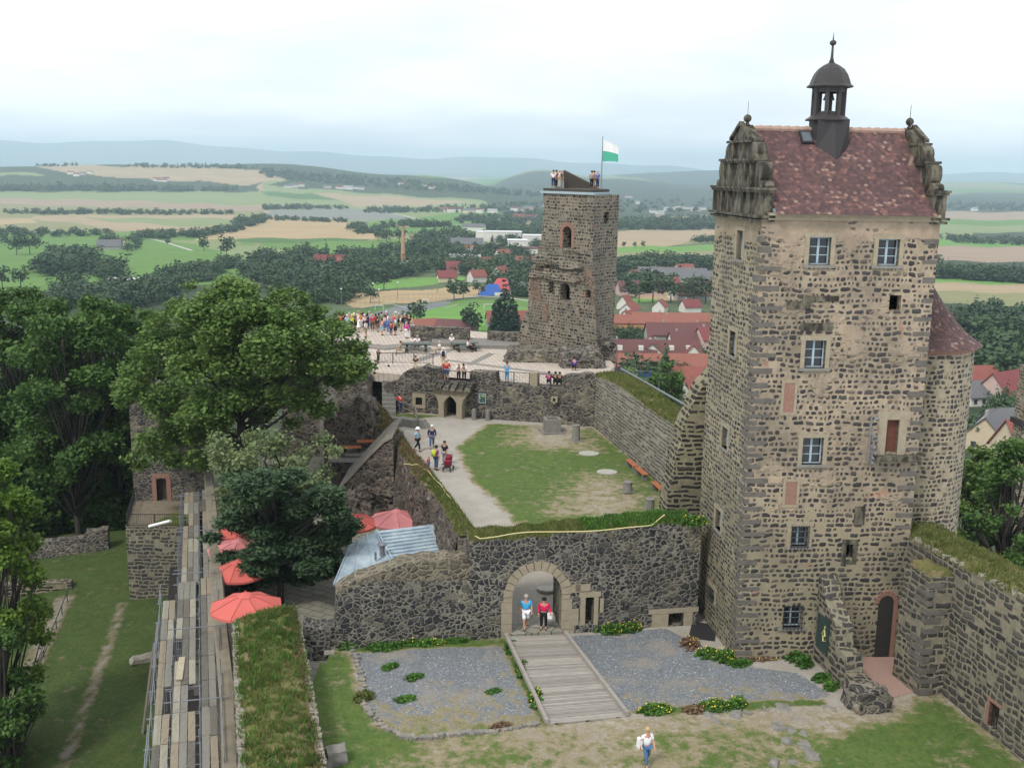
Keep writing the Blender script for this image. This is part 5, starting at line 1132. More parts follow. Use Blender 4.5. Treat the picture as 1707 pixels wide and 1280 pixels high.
# ------------------------------------------------------------------ ledge wall on the left of the courtyard, ruins beside it
LR = [G(*q) for q in [(806, 902, 2.55), (757, 835, .5), (716, 782, .4), (694, 759, .4), (645, 686, .7), (620, 664, 1.2)]]
LLf = [G(*q) for q in [(765, 893, 2.55), (733, 838, .45), (690, 791, .35), (657, 735, .4), (624, 708, .7), (604, 670, 1.3)]]
def dens(pl, n):
    out = []
    for i in range(n+1):
        t = i/n*(len(pl)-1); k = min(int(t), len(pl)-2); out.append(pl[k].lerp(pl[k+1], t-k))
    return out
n = 70; R1, L1 = dens(LR, n), dens(LLf, n); rj = random.Random(3)
lg = thing('ledge_wall', 'long ruined wall with a turfed top falling away from the courtyard path to the beer garden', 'wall')
J = lambda p, a: p+Vector((rj.uniform(-a, a), rj.uniform(-a, a), rj.uniform(-a, a)*.6))
L1 = [J(p, .13) for p in L1]; mb = MB(); H_ = 9; vv = []
for i, p in enumerate(L1):
    out_ = -.9*(i/n)
    for k in range(H_+1):
        f = k/H_; q = Vector((p.x-.25*f+out_*f, p.y, p.z*(1-f)+gz*f-.02)); vv.append(q+(nvec(q*1.3)*.3 if k else Vector((0, 0, 0))))
mb.add(vv, [(i*(H_+1)+k, i*(H_+1)+k+1, (i+1)*(H_+1)+k+1, (i+1)*(H_+1)+k) for i in range(n) for k in range(H_)])
vv = []
for p in R1: vv += [p, Vector((p.x+.03, p.y, -2.6))]
mb.add(vv, [(2*i, 2*i+2, 2*i+3, 2*i+1) for i in range(n)])
mb.add([R1[0], L1[0], Vector((L1[0].x, L1[0].y, gz)), Vector((R1[0].x, R1[0].y, gz))], [(0, 1, 2, 3)])
mb.build('wall', M['ruin'], lg)
mb = MB(); vv = []
for a, b in zip(R1, L1):
    for k in range(6): f = k/5; q = a.lerp(b, f); vv.append(q+Vector((0, 0, .14*math.sin(math.pi*f)+(rj.uniform(-.04, .04) if 0 < k < 5 else .003))))
mb.add(vv, [(i*6+k, (i+1)*6+k, (i+1)*6+k+1, i*6+k+1) for i in range(n) for k in range(5)])
mb.build('turf', M['walltop'], lg, smooth=True)
# dark doorway low in the ledge wall
mb = MB(); q = G(709, 866, -4.2); 
ob = wall_thing('ruined_wall', 'upright red brown ruin with a ragged top right of the big tree', V2(-15.0, 81.6), V2(-10.8, 80.6), [(0, -5.6), (4.0, -5.6), (4.2, 1.0)]+ragged([(4.2, 1.0), (3.8, 2.6), (2.9, 3.1), (2.2, 2.0), (1.4, 2.2), (1.1, 1.2), (0, 1.0)], .3, .18, 6), [rect(1.6, 2.3, -2.5, -1.2), rect(2.9, 3.3, -.2, .6)], 1.8, M['ruin'])
SA, SB = V2(-14.0, 76.6), V2(-8.6, 75.4); su = lambda x, y: uz(x, y, SA, SB)
sl_ = [su(566, 815), su(585, 796), su(612, 766), su(640, 738), su(655, 730)]
ob = wall_thing('sloping_ruin', 'ruined gable wall with a sloping pale slab top beside the beer garden', SA, SB, [(sl_[0][0]-.1, -5.6), (5.4, -5.6), (5.4, sl_[-1][1])]+sl_[::-1], [], 2.4, M['ruin'])
mb = MB()
for (u0, z0), (u1, z1) in zip(sl_[:-1], sl_[1:]): mb.hexa([on(SA, SB, *q) for q in ((u0, z0+.0, -.12), (u1, z1+.0, -.12), (u1, z1+.9, 2.0), (u0, z0+.9, 2.0), (u0, z0+.22, -.12), (u1, z1+.22, -.12), (u1, z1+1.12, 2.0), (u0, z0+1.12, 2.0))])
mb.build('slab_top', M['cap'], ob)
for (px, py, z, d, sd, lab) in ((628, 868, gz, (4.6, 2.6, 2.6), 1, 'low mound of brown rubble behind the umbrellas'), (672, 850, gz, (3.8, 4.6, 4.3), 2, 'tall bulging mass of dark rubble below the ledge wall'), (655, 815, gz, (3.8, 4.2, 5.0), 4, 'crumbling rubble core right of the sloping ruin'), (600, 700, gz+2, (1.8, 2.0, 2.6), 8, 'rough knob of masonry on top of the red brown ruin')):
    rock('rubble_mass', lab, G(px, py, z) if z == gz else Vector((-11.6, 82.2, -1)), d, sd, 'ruin', amp=.75)
# hose lying along the ledge and the gate wall
hp = [G(673, 776, .62), G(694, 776, .62), G(712, 786, .62), G(735, 811, .65), G(752, 835, .7)]; hq = [G(760, 848, .95), G(768, 870, 1.6), G(783, 893, 2.5), G(800, 901, 2.9), G(850, 892, 2.95), G(900, 890, 2.95), G(1000, 886, 3.05), G(1085, 880, 3.1), G(1092, 872, 3.15), G(1108, 862, 3.6)]
for pl, lab in ((hp, 'yellow hose lying on the far half of the ledge wall'), (hq, 'yellow hose running along the turf of the gate wall')):
    mb = MB(); d_ = dens(pl, 30); mb.tube([p+Vector((0, 0, .09+.04*math.sin(i*.9))) for i, p in enumerate(d_)], .027, 6); props(mb.build('hose', M['hose'], smooth=True), lab, 'hose')

# ------------------------------------------------------------------ ruined flag tower
FA, FB = G(862, 578, TZ).xy, G(1000, 606, TZ).xy
fv = (FB-FA).normalized(); FC = FB+Vector((.42, .9)).normalized()*8.0
FA2 = FB-fv*7.2
fu = lambda x, y: uz(x, y, FA, FB)
ftw = thing('ruined_tower', 'tall ruined basalt tower with broken brick patches and a viewing platform', 'tower')
lft = ragged([(fu(865, 578)[0], TZ-1), fu(868, 545), fu(873, 522), fu(881, 519), fu(880, 500), fu(882, 458), fu(890, 438), fu(898, 415), fu(902, 400), fu(906, 345), fu(905, 322)], .5, .09, 2, axis=0)
TZP = lft[-1][1]; uR = fu(991, 322)[0]; uRb = fu(1000, 600)[0]
out = lft+[(uR, TZP), (uR+.05, fu(1000, 450)[1]), (uRb, TZ-1)]
FD = on(FA, FB, uR, 0, 0).xy
fd = lambda x, y: uz(x, y, FD, FC)
r1 = fd(1029, 400)[0]
a1_, a2_ = fu(938, 413), fu(953, 378); b1_, b2_ = fu(933, 500), fu(950, 473); c1_, c2_ = fu(976, 496), fu(985, 483); d1_, d2_ = fu(914, 488), fu(923, 470); e1_, e2_ = fu(922, 534), fu(932, 522)
mb = MB(); panel(mb, FA, FB, out, [arch(a1_[0], a2_[0], a1_[1], a2_[1]-.5, .5, 8), arch(b1_[0], b2_[0], b1_[1], b2_[1]-.5, .5, 8), arch(c1_[0], c2_[0], c1_[1], c2_[1]-.25, .25, 4), rect(d1_[0], d2_[0], d1_[1], d2_[1])], .9, shell=True)
mb.build('wall', M['flagtower'], ftw)
# left flank, built back from the broken outline, and the right flank
mb = MB(); nb = Vector((-fv.y, fv.x)); vv = []
for u, z in lft: vv += [on(FA, FB, u, z, 0), on(FA, FB, u+.3, z, 8)]
mb.add(vv, [(2*i, 2*i+1, 2*i+3, 2*i+2) for i in range(len(lft)-1)])
mb.add([on(FA, FB, lft[-1][0], TZP, 0), on(FA, FB, uR, TZP, 0), on(FA, FB, uR, TZP, 0)+Vector((.42, .9, 0)).normalized()*r1, on(FA, FB, lft[-1][0]+.4, TZP, 7)], [(0, 1, 2, 3)])
bk1 = FD+Vector((.42, .9)).normalized()*r1; bk2 = on(FA, FB, lft[0][0]+.3, 0, 8).xy
panel(mb, bk1, bk2, [(0, TZ-3), ((bk2-bk1).length, TZ-3), ((bk2-bk1).length, TZP), (0, TZP)], [], .3, shell=True)
panel(mb, FD, FC, [(0, TZ-3), (r1-.3, TZ-3), (r1, 9), (r1+.1, TZP), (0, TZP)], [rect(r1*.42, r1*.6, TZP-2.6, TZP-1.6)], .8, shell=True)
mb.build('wall', M['flagtower'], ftw)
mb = MB()     # brick arch ring and torn brick scars
cu_ = (a1_[0]+a2_[0])/2; aw_ = (a2_[0]-a1_[0])/2
for k in range(11):
    t0, t1 = math.pi*k/11+.02, math.pi*(k+1)/11-.02; q = [(cu_+aw_*math.cos(t), a2_[1]-.5+(aw_ if 0 else .5)*math.sin(t)) for t in (t0, t1)]; Q = [(cu_+(aw_+.4)*math.cos(t), a2_[1]-.5+.9*math.sin(t)) for t in (t0, t1)]
    mb.hexa([on(FA, FB, *p, d) for d in (-.04, .3) for p in (q[0], Q[0], Q[1], q[1])])
for s in (a1_[0]-.38, a2_[0]+.02): slabbox(mb, FA, FB, s, s+.36, a1_[1], a2_[1]-.5, -.03, .3)
mb.build('brick_arch', M['brick'], ftw)
def scar(poly, mat, d=-.05):
    mb = MB(); panel(mb, FA, FB, ragged([fu(*q) for q in poly]+[fu(*poly[0])], .3, .1, int(poly[0][0]), axis=0)[:-1], [], .15) if False else panel(mb, on(FA, FB, 0, 0, d).xy, on(FA, FB, 20, 0, d).xy, ragged([fu(*q) for q in poly]+[fu(*poly[0])], .3, .1, int(poly[0][0]), axis=0)[:-1], [], .15)
    return mb.build('brick_scar' if mat == 'brick' else 'plaster_scar', M[mat], ftw)
M['brickruin'] = rubble('broken_brick_core', .3, .08, [(0, (.2, .1, .075)), (.3, (.28, .15, .11)), (.6, (.13, .1, .08)), (.8, (.06, .05, .048))], (.3, .24, .17), zsq=1.6, warp=.3, grime=.25)
scar([(886, 500), (884, 470), (898, 440), (904, 445), (900, 470), (903, 500)], 'brickruin'); scar([(972, 470), (974, 452), (986, 448), (990, 470), (992, 505), (984, 506), (987, 480)], 'brickruin'); scar([(904, 535), (904, 505), (914, 504), (915, 534)], 'brickruin')
scar([(928, 470), (935, 462), (965, 460), (968, 468), (950, 466), (945, 471)], 'brickruin')
rock('collar', None, on(FA, FB, uR-4.3, fu(940, 440)[1]-.3, -.05), (6.5, .9, 1.6), 12, 'flagtower', math.atan2(fv.y, fv.x), amp=.35, par=ftw)
rock('broken_footing', None, on(FA, FB, uR-4.6, fu(940, 460)[1]-.4, -.02), (8.2, .6, .9), 14, 'flagtower', math.atan2(fv.y, fv.x), amp=.3, par=ftw)
# platform edge, wooden stair hood, flag
mb = MB(); zt = TZP; f4 = [on(FA, FB, lft[-1][0]-.15, zt, -.2), on(FA, FB, uR+.1, zt, -.2), on(FA, FB, uR, zt, 0)+Vector((.42, .9, 0)).normalized()*(r1+.2), on(FA, FB, lft[-1][0]+.5, zt, 7)]
mb.hexa(f4+[p+Vector((0, 0, .22)) for p in f4]); mb.build('platform_edge', flat('zinc_edge', (.3, .38, .4), .5), ftw)
f5 = [p.lerp((f4[0]+f4[2])/2, .08)+Vector((0, 0, .22)) for p in f4]; mb = MB(); mb.hexa(f5+[p+Vector((0, 0, .25)) for p in f5]); mb.build('platform', M['darkwood'], ftw)
PZ = zt+.47
hA = VY(939, 316, FA.y+3.2); hu = lambda px, py: VY(px, py, hA.y)
mb = MB(); h1, h2, h3 = hu(940, 316), hu(995, 316), hu(939, 284); 
v_ = [Vector((h1.x, h1.y, PZ-.2)), Vector((h2.x-.1, h2.y, PZ-.2)), Vector((h2.x-.1, h2.y, PZ+.15)), Vector((h3.x, h3.y, h3.z))]
mb.add(v_+[q+Vector((.3, 1.8, 0)) for q in v_], [(0, 1, 2, 3), (7, 6, 5, 4), (0, 4, 5, 1), (1, 5, 6, 2), (2, 6, 7, 3), (3, 7, 4, 0)])
props(mb.build('stair_hood', M['darkwood']), 'dark wooden wedge shaped stair hood on top of the ruined tower', 'stair hood')
fp = VY(1002, 318, FA.y-3.0); fl = thing('flagpole', 'thin flagpole on the ruined tower flying a white over green flag', 'flagpole', (fp.x, fp.y, PZ-.4))
ptop = VY(1004, 227, FA.y-3.0).z-PZ+.4
mb = MB(); mb.tube([(0, 0, 0), (0, 0, ptop)], [.07, .035], 8); mb.build('pole', M['galv'], fl)
NX, NZ = 18, 10; vv = []
for j in range(NZ+1):
    for i in range(NX+1):
        a = i/NX; hgt = 1.9-.25*a; s = j/NZ; vv.append((.05+1.5*a, .18*math.sin(a*7+s*1.5)*a, ptop-.4-.6*a**1.3-(2.0-.6*a)*(1-s)+0*hgt))
fm = [1 if j < NZ/2 else 0 for j in range(NZ) for i in range(NX)]
mk('flag', vv, [(j*(NX+1)+i, j*(NX+1)+i+1, (j+1)*(NX+1)+i+1, (j+1)*(NX+1)+i) for j in range(NZ) for i in range(NX)], [cloth('flag_white', (.75, .75, .73)), cloth('flag_green', (.08, .4, .27))], fl, True, fm)

# ------------------------------------------------------------------ right side: curtain wall, buttress, passage, diagonal ruin
CA, CB = V2(19.0, 49.5), V2(21.6, 35.6); cu2 = lambda x, y: uz(x, y, CA, CB)
ct = [(-.2, 3.7), cu2(1515, 897), cu2(1564, 926), cu2(1601, 943), cu2(1656, 974), cu2(1707, 1002)]; ct.append((14.2, ct[-1][1]+.1)); ct = ragged(ct, .8, .06, 5)
w1, w2 = cu2(1646, 1208), cu2(1664, 1180)
cw = wall_thing('curtain_wall', 'long basalt curtain wall with a grassy top at the right edge', CA, CB, [(-.2, LZ-.6), (14.2, LZ-.6)]+ct[::-1], [rect(cu2(1647, 1200)[0], cu2(1664, 1200)[0], LZ+.35, LZ+1.5)], 2.6, M['curtain'], ct)
wq = (cu2(1647, 1200)[0], cu2(1664, 1200)[0], LZ+.35, LZ+1.5); mb = MB()
for q in ((wq[0]-.16, wq[0], wq[2], wq[3]), (wq[0]-.16, wq[1]+.16, wq[3], wq[3]+.14)): slabbox(mb, CA, CB, *q, -.04, .3)
wo = mb.build('window_surround', M['brick'], cw); mb = MB()
for k in range(4): u = wq[0]+(wq[1]-wq[0])*(k+.5)/4; mb.bar(on(CA, CB, u, wq[2], .12), on(CA, CB, u, wq[3], .12), .03)
mb.build('grille', M['iron'], wo)
rs_ = random.Random(6)
for k in range(44):
    i = rs_.randrange(len(ct)-1); t = rs_.random(); u = ct[i][0]+(ct[i+1][0]-ct[i][0])*t; z = ct[i][1]+(ct[i+1][1]-ct[i][1])*t; mb = MB(); mb.box(on(CA, CB, u, z+.03, .15), (rs_.uniform(.15, .4), .22, .13), rs_.uniform(0, 3), .05); mb.build('coping_stone', M['cap'], cw)
# buttress
bz = LP(1548, 968, CA, CB).z
bA, bB = on(CA, CB, 3.0, 0, -1.25).xy, on(CA, CB, 4.9, 0, -1.15).xy
mb = MB(); zt_ = 3.2; P_ = [on(CA, CB, 3.1, 0, -1.3), on(CA, CB, 5.2, 0, -1.2), on(CA, CB, 5.2, 0, .2), on(CA, CB, 3.1, 0, .2)]
bo = thing('wall_buttress', 'square buttress with a turfed top standing against the curtain wall', 'buttress'); vs_ = [Vector((p.x, p.y, LZ-.5)) for p in P_]; tc_ = (P_[0]+P_[2])/2
mb.hexa(vs_+[Vector((p.x+(tc_.x-p.x)*.08, p.y+(tc_.y-p.y)*.08, zt_)) for p in P_]); mb.build('masonry', M['curtain'], bo)
rock('turf', None, Vector((tc_.x, tc_.y, zt_-.15)), (1.2, 1.9, .35), 2, 'walltop', .2, amp=.15, par=bo)
mb = MB(); z = LZ+.1
while z < zt_-.4:
    h = rs_.uniform(.2, .3); f = .08*(z-LZ)/(zt_-LZ); p = P_[1].lerp(tc_, f); p = Vector((p.x, p.y, z)); ex = (P_[0]-P_[1]); ex.z = 0; ex.normalize(); ey = (P_[2]-P_[1]); ey.z = 0; ey.normalize(); a_, b_ = (rs_.uniform(.7, 1.1), rs_.uniform(.3, .5)) if rs_.random() < .5 else (rs_.uniform(.3, .5), rs_.uniform(.7, 1.0))
    o0 = p-ex*.03-ey*.03; mb.hexa([o0+Vector((0, 0, dz)) for dz in ()] or [o0+ex*a+ey*b+Vector((0, 0, dz)) for dz in (0, h) for a, b in ((0, 0), (0, b_), (a_, b_), (a_, 0))]); z += h+rs_.uniform(.05, .3)
mb.build('quoins', M['quoin'], bo)
# brick arched passage in the tower foot
mb = MB(); pa0, pa1 = 7.0, 7.75
for k in range(9):
    t0, t1 = math.pi*k/9+.03, math.pi*(k+1)/9-.03; c_, w_ = (pa0+pa1)/2, (pa1-pa0)/2
    q = [(c_+w_*math.cos(t), .35+.42*math.sin(t)) for t in (t0, t1)]; Q = [(c_+(w_+.22)*math.cos(t), .35+.66*math.sin(t)) for t in (t0, t1)]
    mb.hexa([on(TA, TB, *p, d) for d in (-.07, .3) for p in (q[0], Q[0], Q[1], q[1])])
slabbox(mb, TA, TB, pa1, pa1+.2, LZ, .35, -.06, .3)
pa = thing('arched_niche', 'dark arched doorway with a red brick rim at the foot of the big tower', 'doorway'); mb.build('brick_rim', M['brick'], pa)
mb = MB(); o_a = arch(pa0, pa1, LZ+.05, .35, .42, 8); panel(mb, on(TA, TB, 0, 0, -.03).xy, on(TA, TB, 9, 0, -.03).xy, o_a, [], .1); mb.build('passage_shade', M['darkvoid'], pa)  # flat dark panel on the wall: the passage's unlit depth is its colour
# diagonal ruin with the sign board
DA, DB = V2(14.75, 49.0), V2(15.95, 42.9); du_ = lambda x, y: uz(x, y, DA, DB)
dt = ragged([(0, du_(1345, 922)[1]), (.35, 2.9), (.8, 2.2), (1.5, 1.75), (1.9, .9), (2.6, .5), (3.2, .1), (3.35, -.9), (4.2, -1.0), (4.35, -1.6), (5.6, -1.75), (5.9, -2.2)], .3, .1, 4)
dw = wall_thing('broken_wall', 'steeply stepped broken wall running out from the big tower with a sign board on it', DA, DB, [(0, LZ-.5), (5.9, LZ-.5)]+dt[::-1], [rect(.75, 1.25, LZ+1.0, LZ+2.5)], .85, M['curtain'])
rock('rubble_pile', 'squat pale rubble block at the end of the stepped broken wall', V2(16.15, 43.3).to_3d()+Vector((0, 0, LZ-.2)), (1.7, 1.5, 1.1), 21, 'terrace', .3, amp=.22)
mb = MB(); slabbox(mb, DA, DB, 1.5, 2.6, LZ+.9, LZ+2.6, -.1, -.03); sb = mb.build('board', flat('board_dark_green', (.03, .05, .045), .5)); sb.parent = (sgn := thing('notice_board', 'dark green notice board with a small pale emblem on the stepped broken wall', 'sign'))
mb = MB(); cp_ = lambda u, z: on(DA, DB, u, z, -.12)
for a, b in (((2.1, -.75), (2.3, -.45)), ((2.3, -.45), (2.4, -.75)), ((2.2, -.75), (2.25, -1.05)), ((2.25, -1.05), (2.45, -.95)), ((2.3, -.4), (2.35, -.25))): mb.bar(cp_(*a), cp_(*b), .07, .02)
mb.build('emblem', flat('emblem_yellow', (.6, .6, .25), .6), sgn)
# kerb stones along the gravel plots
cobs = [(588, 1080), (597, 1110), (604, 1140), (603, 1165), (615, 1190), (640, 1213), (668, 1228), (700, 1232), (740, 1225), (780, 1222), (820, 1221), (860, 1214), (895, 1207)]
pl = [G(x, y, LZ) for x, y in cobs]; dd_ = dens(pl, 60)
for i, p in enumerate(dd_):
    mb = MB(); mb.box((0, 0, .04), (rs_.uniform(.16, .34), rs_.uniform(.18, .3), .16), 0, .035); o = mb.build('kerb_stone', M['conc' if rs_.random() < .7 else 'cap']); o.location = p+Vector((rs_.uniform(-.06, .06), rs_.uniform(-.06, .06), -.02)); o.rotation_euler.z = rs_.uniform(0, 3)
    props(o, 'rough grey kerb stone bordering the left gravel plot', 'stone', 'kerb stones around the left gravel plot')
for k, (px, py) in enumerate([(1180, 1192), (1200, 1190), (1225, 1194), (1250, 1192), (1190, 1205), (1215, 1208), (1275, 1186), (1305, 1184), (1300, 1215), (1320, 1222), (1345, 1228), (1340, 1245), (1310, 1238), (1355, 1262), (1320, 1275), (1290, 1276), (1160, 1200), (1385, 1186), (1330, 1206)]):
    s_ = rs_.uniform(.45, .85); o = rock('bedrock_slab', 'flat grey bedrock slab breaking through the dirt of the lower courtyard', G(px, py, LZ-.13), (s_, s_*.7, .17), 30+k, 'conc', rs_.uniform(0, 3), amp=.16, cat='rock'); o['group'] = 'bedrock slabs in the dirt path'
o = rock('boulder', 'rounded grey boulder beside the rampart at the bottom edge', G(560, 1270, LZ), (.8, .7, .6), 77, 'conc', .3, amp=.12, cat='rock')
mb = MB(); mb.box(G(549, 1087, LZ+.03), (.5, .3, .12), .1, .02); props(mb.build('stone_slab', M['cap']), 'small pale rectangular slab in the grass under the gate wall', 'slab')
mb = MB(); p = G(1172, 1052, LZ+.03); mb.box(p, (1.3, 2.0, .06), -.25); props(mb.build('cellar_grate', M['iron']), 'black iron grate in the gravel beside the tower foot', 'grate')

# ------------------------------------------------------------------ rampart with turf, outer coping wall, scaffold
RPr = [G(*q, -1.2) for q in [(497, 1015), (505, 1060), (518, 1130), (546, 1280), (590, 1500)]]; RPl = [G(*q, -1.2) for q in [(388, 1040), (390, 1100), (393, 1170), (398, 1280), (407, 1500)]]
rp = thing('rampart', 'broad rampart wall with an overgrown grassy top in the foreground', 'wall'); n = 50
Rr, Ll = dens(RPr, n), dens(RPl, n); Rr = [J(p, .05) for p in Rr]; Ll = [J(p, .05) for p in Ll]; mb = MB(); vv = []
for p in Rr: vv += [p, Vector((p.x+.12, p.y, LZ-.5))]
mb.add(vv, [(2*i, 2*i+2, 2*i+3, 2*i+1) for i in range(n)]); vv = []
for p in Ll: vv += [p, Vector((p.x-.2, p.y, -6))]
mb.add(vv, [(2*i, 2*i+1, 2*i+3, 2*i+2) for i in range(n)]); mb.add([Rr[0], Ll[0], Vector((Ll[0].x, Ll[0].y, -6)), Vector((Rr[0].x, Rr[0].y, -6))], [(0, 1, 2, 3)])
mb.build('wall', M['rampart'], rp)
mb = MB(); vv = []
for a, b in zip(Rr, Ll):
    for k in range(10): f = k/9; q = a.lerp(b, f); vv.append(q+Vector((0, 0, .3*math.sin(math.pi*f)**.7+(.12*mnoise.noise(q*.8) if 0 < k < 9 else -.01))))
mb.add(vv, [(i*10+k, (i+1)*10+k, (i+1)*10+k+1, i*10+k+1) for i in range(n) for k in range(9)]); mb.build('turf', M['walltop'], rp, smooth=True)
mb = MB()
for side, off in ((Rr, -.14), (Ll, .14)):
    d_ = dens(side, 230)
    for i in range(len(d_)-1):
        if rs_.random() < .12: continue
        mb.box(d_[i]+Vector((off, 0, .05+rs_.uniform(-.03, .04))), (rs_.uniform(.2, .32), .16, .14), rs_.uniform(-.3, .3), .025)
mb.build('coping', M['cap'], rp)
CO = [Vector((-25.2, 84, -3.2)), Vector((-23.9, 79.9, -2.8)), Vector((-19.4, 65.5, -2.7)), Vector((-15.6, 53, -2.7)), Vector((-12.4, 43, -2.7)), Vector((-9.2, 32, -2.7))]
oc = thing('outer_wall', 'narrow outer wall with a pale weathered coping between the scaffold and the rampart', 'wall')
d_ = dens(CO, 50); mb = MB(); vv = []
for p in d_: vv += [p+Vector((-.3, 0, 0)), p+Vector((-.36, 0, -10.5)), p+Vector((.36, 0, -10.5)), p+Vector((.3, 0, 0))]
mb.add(vv, [(4*i+j, 4*i+j+1, 4*i+j+5, 4*i+j+4) for i in range(50) for j in (0, 2)]); mb.build('masonry', M['curtain'], oc)
mb = MB(); vv = []
for p in d_: vv += [p+Vector((-.38, 0, 0)), p+Vector((.38, 0, 0)), p+Vector((.3, 0, .14)), p+Vector((-.3, 0, .14))]
mb.add(vv, [(4*i+j, 4*i+(j+1) % 4, 4*i+(j+1) % 4+4, 4*i+j+4) for i in range(50) for j in range(4)]); mb.build('coping', flat('weathered_coping', (.2, .175, .13), .95, var=.4, nsc=1.2), oc)
slab('scaffold_ground', [(-26, 76, -9.5), (-13.4, 34, -9.5), (-10.4, 34, -9.5), (-24, 76, -9.5)], M['darkvoid'], .3).name = 'ground_strip'
sc_ = thing('scaffold', 'long steel scaffold decked with grey planks along the outer wall', 'scaffold')
SPM = [plankmat('scaffold_plank_%s' % n_, c_, vec=(4, .6, 1), var=.1) for n_, c_ in (('grey', (.2, .19, .16)), ('pale', (.29, .27, .21)), ('dark', (.13, .12, .1)), ('warm', (.25, .21, .15)))]
SDir = Vector((.285, -.9585, 0)); SN = Vector((.9585, .285, 0)); S0 = Vector((-24.2, 74.3, -3))
bay = 2.57; rs2 = random.Random(11); nb_ = 17
planks = MB()
def sp1(nm, a, b, w):
    m_ = MB(); m_.bar(a, b, w, n=6); m_.build(nm, M['galv'], sc_)
class led:
    bar = staticmethod(lambda a, b, w, n=6: sp1('tube', a, b, w))
npl = 0
for b in range(nb_):
    a0 = S0+SDir*(bay*b); z = -3+.0*b+(.0 if b < 7 else .1)
    cols = [(0.15, 3)] if b < 7 else [(0.0, 3), (-.75, 2) if b > 7 else (0, 0)]
    k = 0
    for off, cnt in cols:
        for j in range(cnt+ (2 if off == .15 or off == 0 else 0)):
            if rs2.random() < .04: continue
            x = off+.33*j+(.25 if j > 2 else 0); ln = bay*.98; zz = z+(.12 if j > 2 else 0)+rs2.uniform(-.015, .015)
            c_ = a0+SDir*(bay/2)+SN*(x+.16)+Vector((0, 0, zz+3)); planks = MB(); planks.box(c_, (.3, ln, .05), math.atan2(-SDir.x, SDir.y)+math.pi+rs2.uniform(-.006, .006)); planks.build('plank', (SPM[rs2.randrange(4)]), sc_)
    xs_ = [-.05, 1.15, 2.05] if b < 8 else [-.85 if 7 < b else -.1, -.05, 1.15, 2.1]
    for x in xs_:
        p = a0+SN*x; h = rs2.choice([.6, 1.1, 1.15, .35]) if x != 1.15 else rs2.choice([.2, .5]); sp1('pole', Vector((p.x, p.y, -12.5)), Vector((p.x+rs2.uniform(-.02, .02), p.y, z+h)), .05)
        if x in (-.85, 2.1) and rs2.random() < .8:
            q = p+SDir*bay
            for hh in (.5, 1.0)[:rs2.choice([1, 2])]: led.bar(Vector((p.x, p.y, z+hh)), Vector((q.x, q.y, z+hh)), .045, n=6)
    for zz in (-.12, -2.1, -4.1): p, q = a0+SN*(xs_[0]-.25), a0+SN*(xs_[-1]+.35); led.bar(Vector((p.x, p.y, z+zz)), Vector((q.x, q.y, z+zz)), .05, n=6)
    if b % 3 == 1: p, q = a0+SN*(-.3), a0+SN*2.5; led.bar(Vector((p.x, p.y, z+.55)), Vector((q.x, q.y, z+.5)), .05, n=6)
    led.bar(a0+SN*1.17+Vector((0, 0, .07)), a0+SN*1.17+SDir*bay+Vector((0, 0, .07)), .045, n=6)
    if b > 6:
        p = a0+SN*xs_[0]; q = p+SDir*bay; led.bar(Vector((p.x, p.y, -7)), Vector((q.x, q.y, -3.2)), .045, n=6)

for (a, b, lab) in (((-15.9, 47.6, -2.85), (-15.3, 45.2, -2.8), 'loose pale plank lying skewed on the near scaffold deck'), ((-13.1, 42.6, -2.8), (-12.6, 40.2, -2.8), 'second loose plank lying on the scaffold deck closest to the camera')):
    mb = MB(); mb.bar(a, b, .3, .05); o = props(mb.build('loose_plank', flat('new_plank', (.38, .33, .24), .8)), lab, 'plank')
for k, (x, y) in enumerate(((240, 1140), (250, 1095))):
    p = G(x, y, -9); mb = MB(); mb.bar(p+Vector((-.3, 0, -3.5)), p+Vector((.5, .6, 2.2)), .32, .06); props(mb.build('leaning_plank', M['wood']), ('long plank leaning on the outer side of the scaffold, the lower one', 'long plank leaning on the outer side of the scaffold, the upper one')[k], 'plank')
mb = MB(); mb.tube([G(249, 877, -5.6), G(284, 868, -4.6)], .11, 10); props(mb.build('white_pipe', M['white']), 'short white plastic pipe hanging off the far end of the scaffold', 'pipe')

# ------------------------------------------------------------------ bastion with its little door, moat walls
bz_ = -6.5
bs = thing('bastion', 'ruined stone building with a small brick framed door at the far end of the scaffold', 'building')
EA, EB = V2(-31.0, 82.9), V2(-24.6, 83.3); eu = lambda x, y: uz(x, y, EA, EB)
d1, d2 = eu(262, 832), eu(277, 797)
et = ragged([(0, 1.6), (2.5, 2.0), (4.6, 1.5), (6.4, .6)], .5, .15, 3)
mb = MB(); panel(mb, EA, EB, [(0, bz_-1), (6.4, bz_-1)]+et[::-1], [arch(d1[0], d2[0], bz_+.02, d2[1]-.3, .3, 8)], 8.0, shell=True); panel(mb, EA+Vector((0, 9)), EA, [(0, bz_-7), (9, bz_-7), (9, 1.6), (0, 1.6)], [], .5, shell=True)
mb.add([on(EA, EB, 0, 1.45, 0), on(EA, EB, 6.4, .5, 0), on(EA, EB, 6.4, 1.0, 9), on(EA, EB, 0, 1.9, 9)], [(0, 1, 2, 3)]); mb.build('wall', M['terrace'], bs)
mb = MB(); slabbox(mb, EA, EB, d1[0]-.35, d1[0], bz_, d2[1], -.05, .3); slabbox(mb, EA, EB, d2[0], d2[0]+.35, bz_, d2[1], -.05, .3); slabbox(mb, EA, EB, d1[0]-.3, d2[0]+.3, d2[1]+.02, d2[1]+.4, -.05, .3); ds = mb.build('door_surround', M['brick'], bs)
mb = MB(); slabbox(mb, EA, EB, d1[0], d2[0], bz_, d2[1], .5, .58); mb.build('door', M['darkwood'], bs)
pf = thing('bastion_platform', 'square retaining wall with a gravel and grass platform before the brick framed door', 'wall')
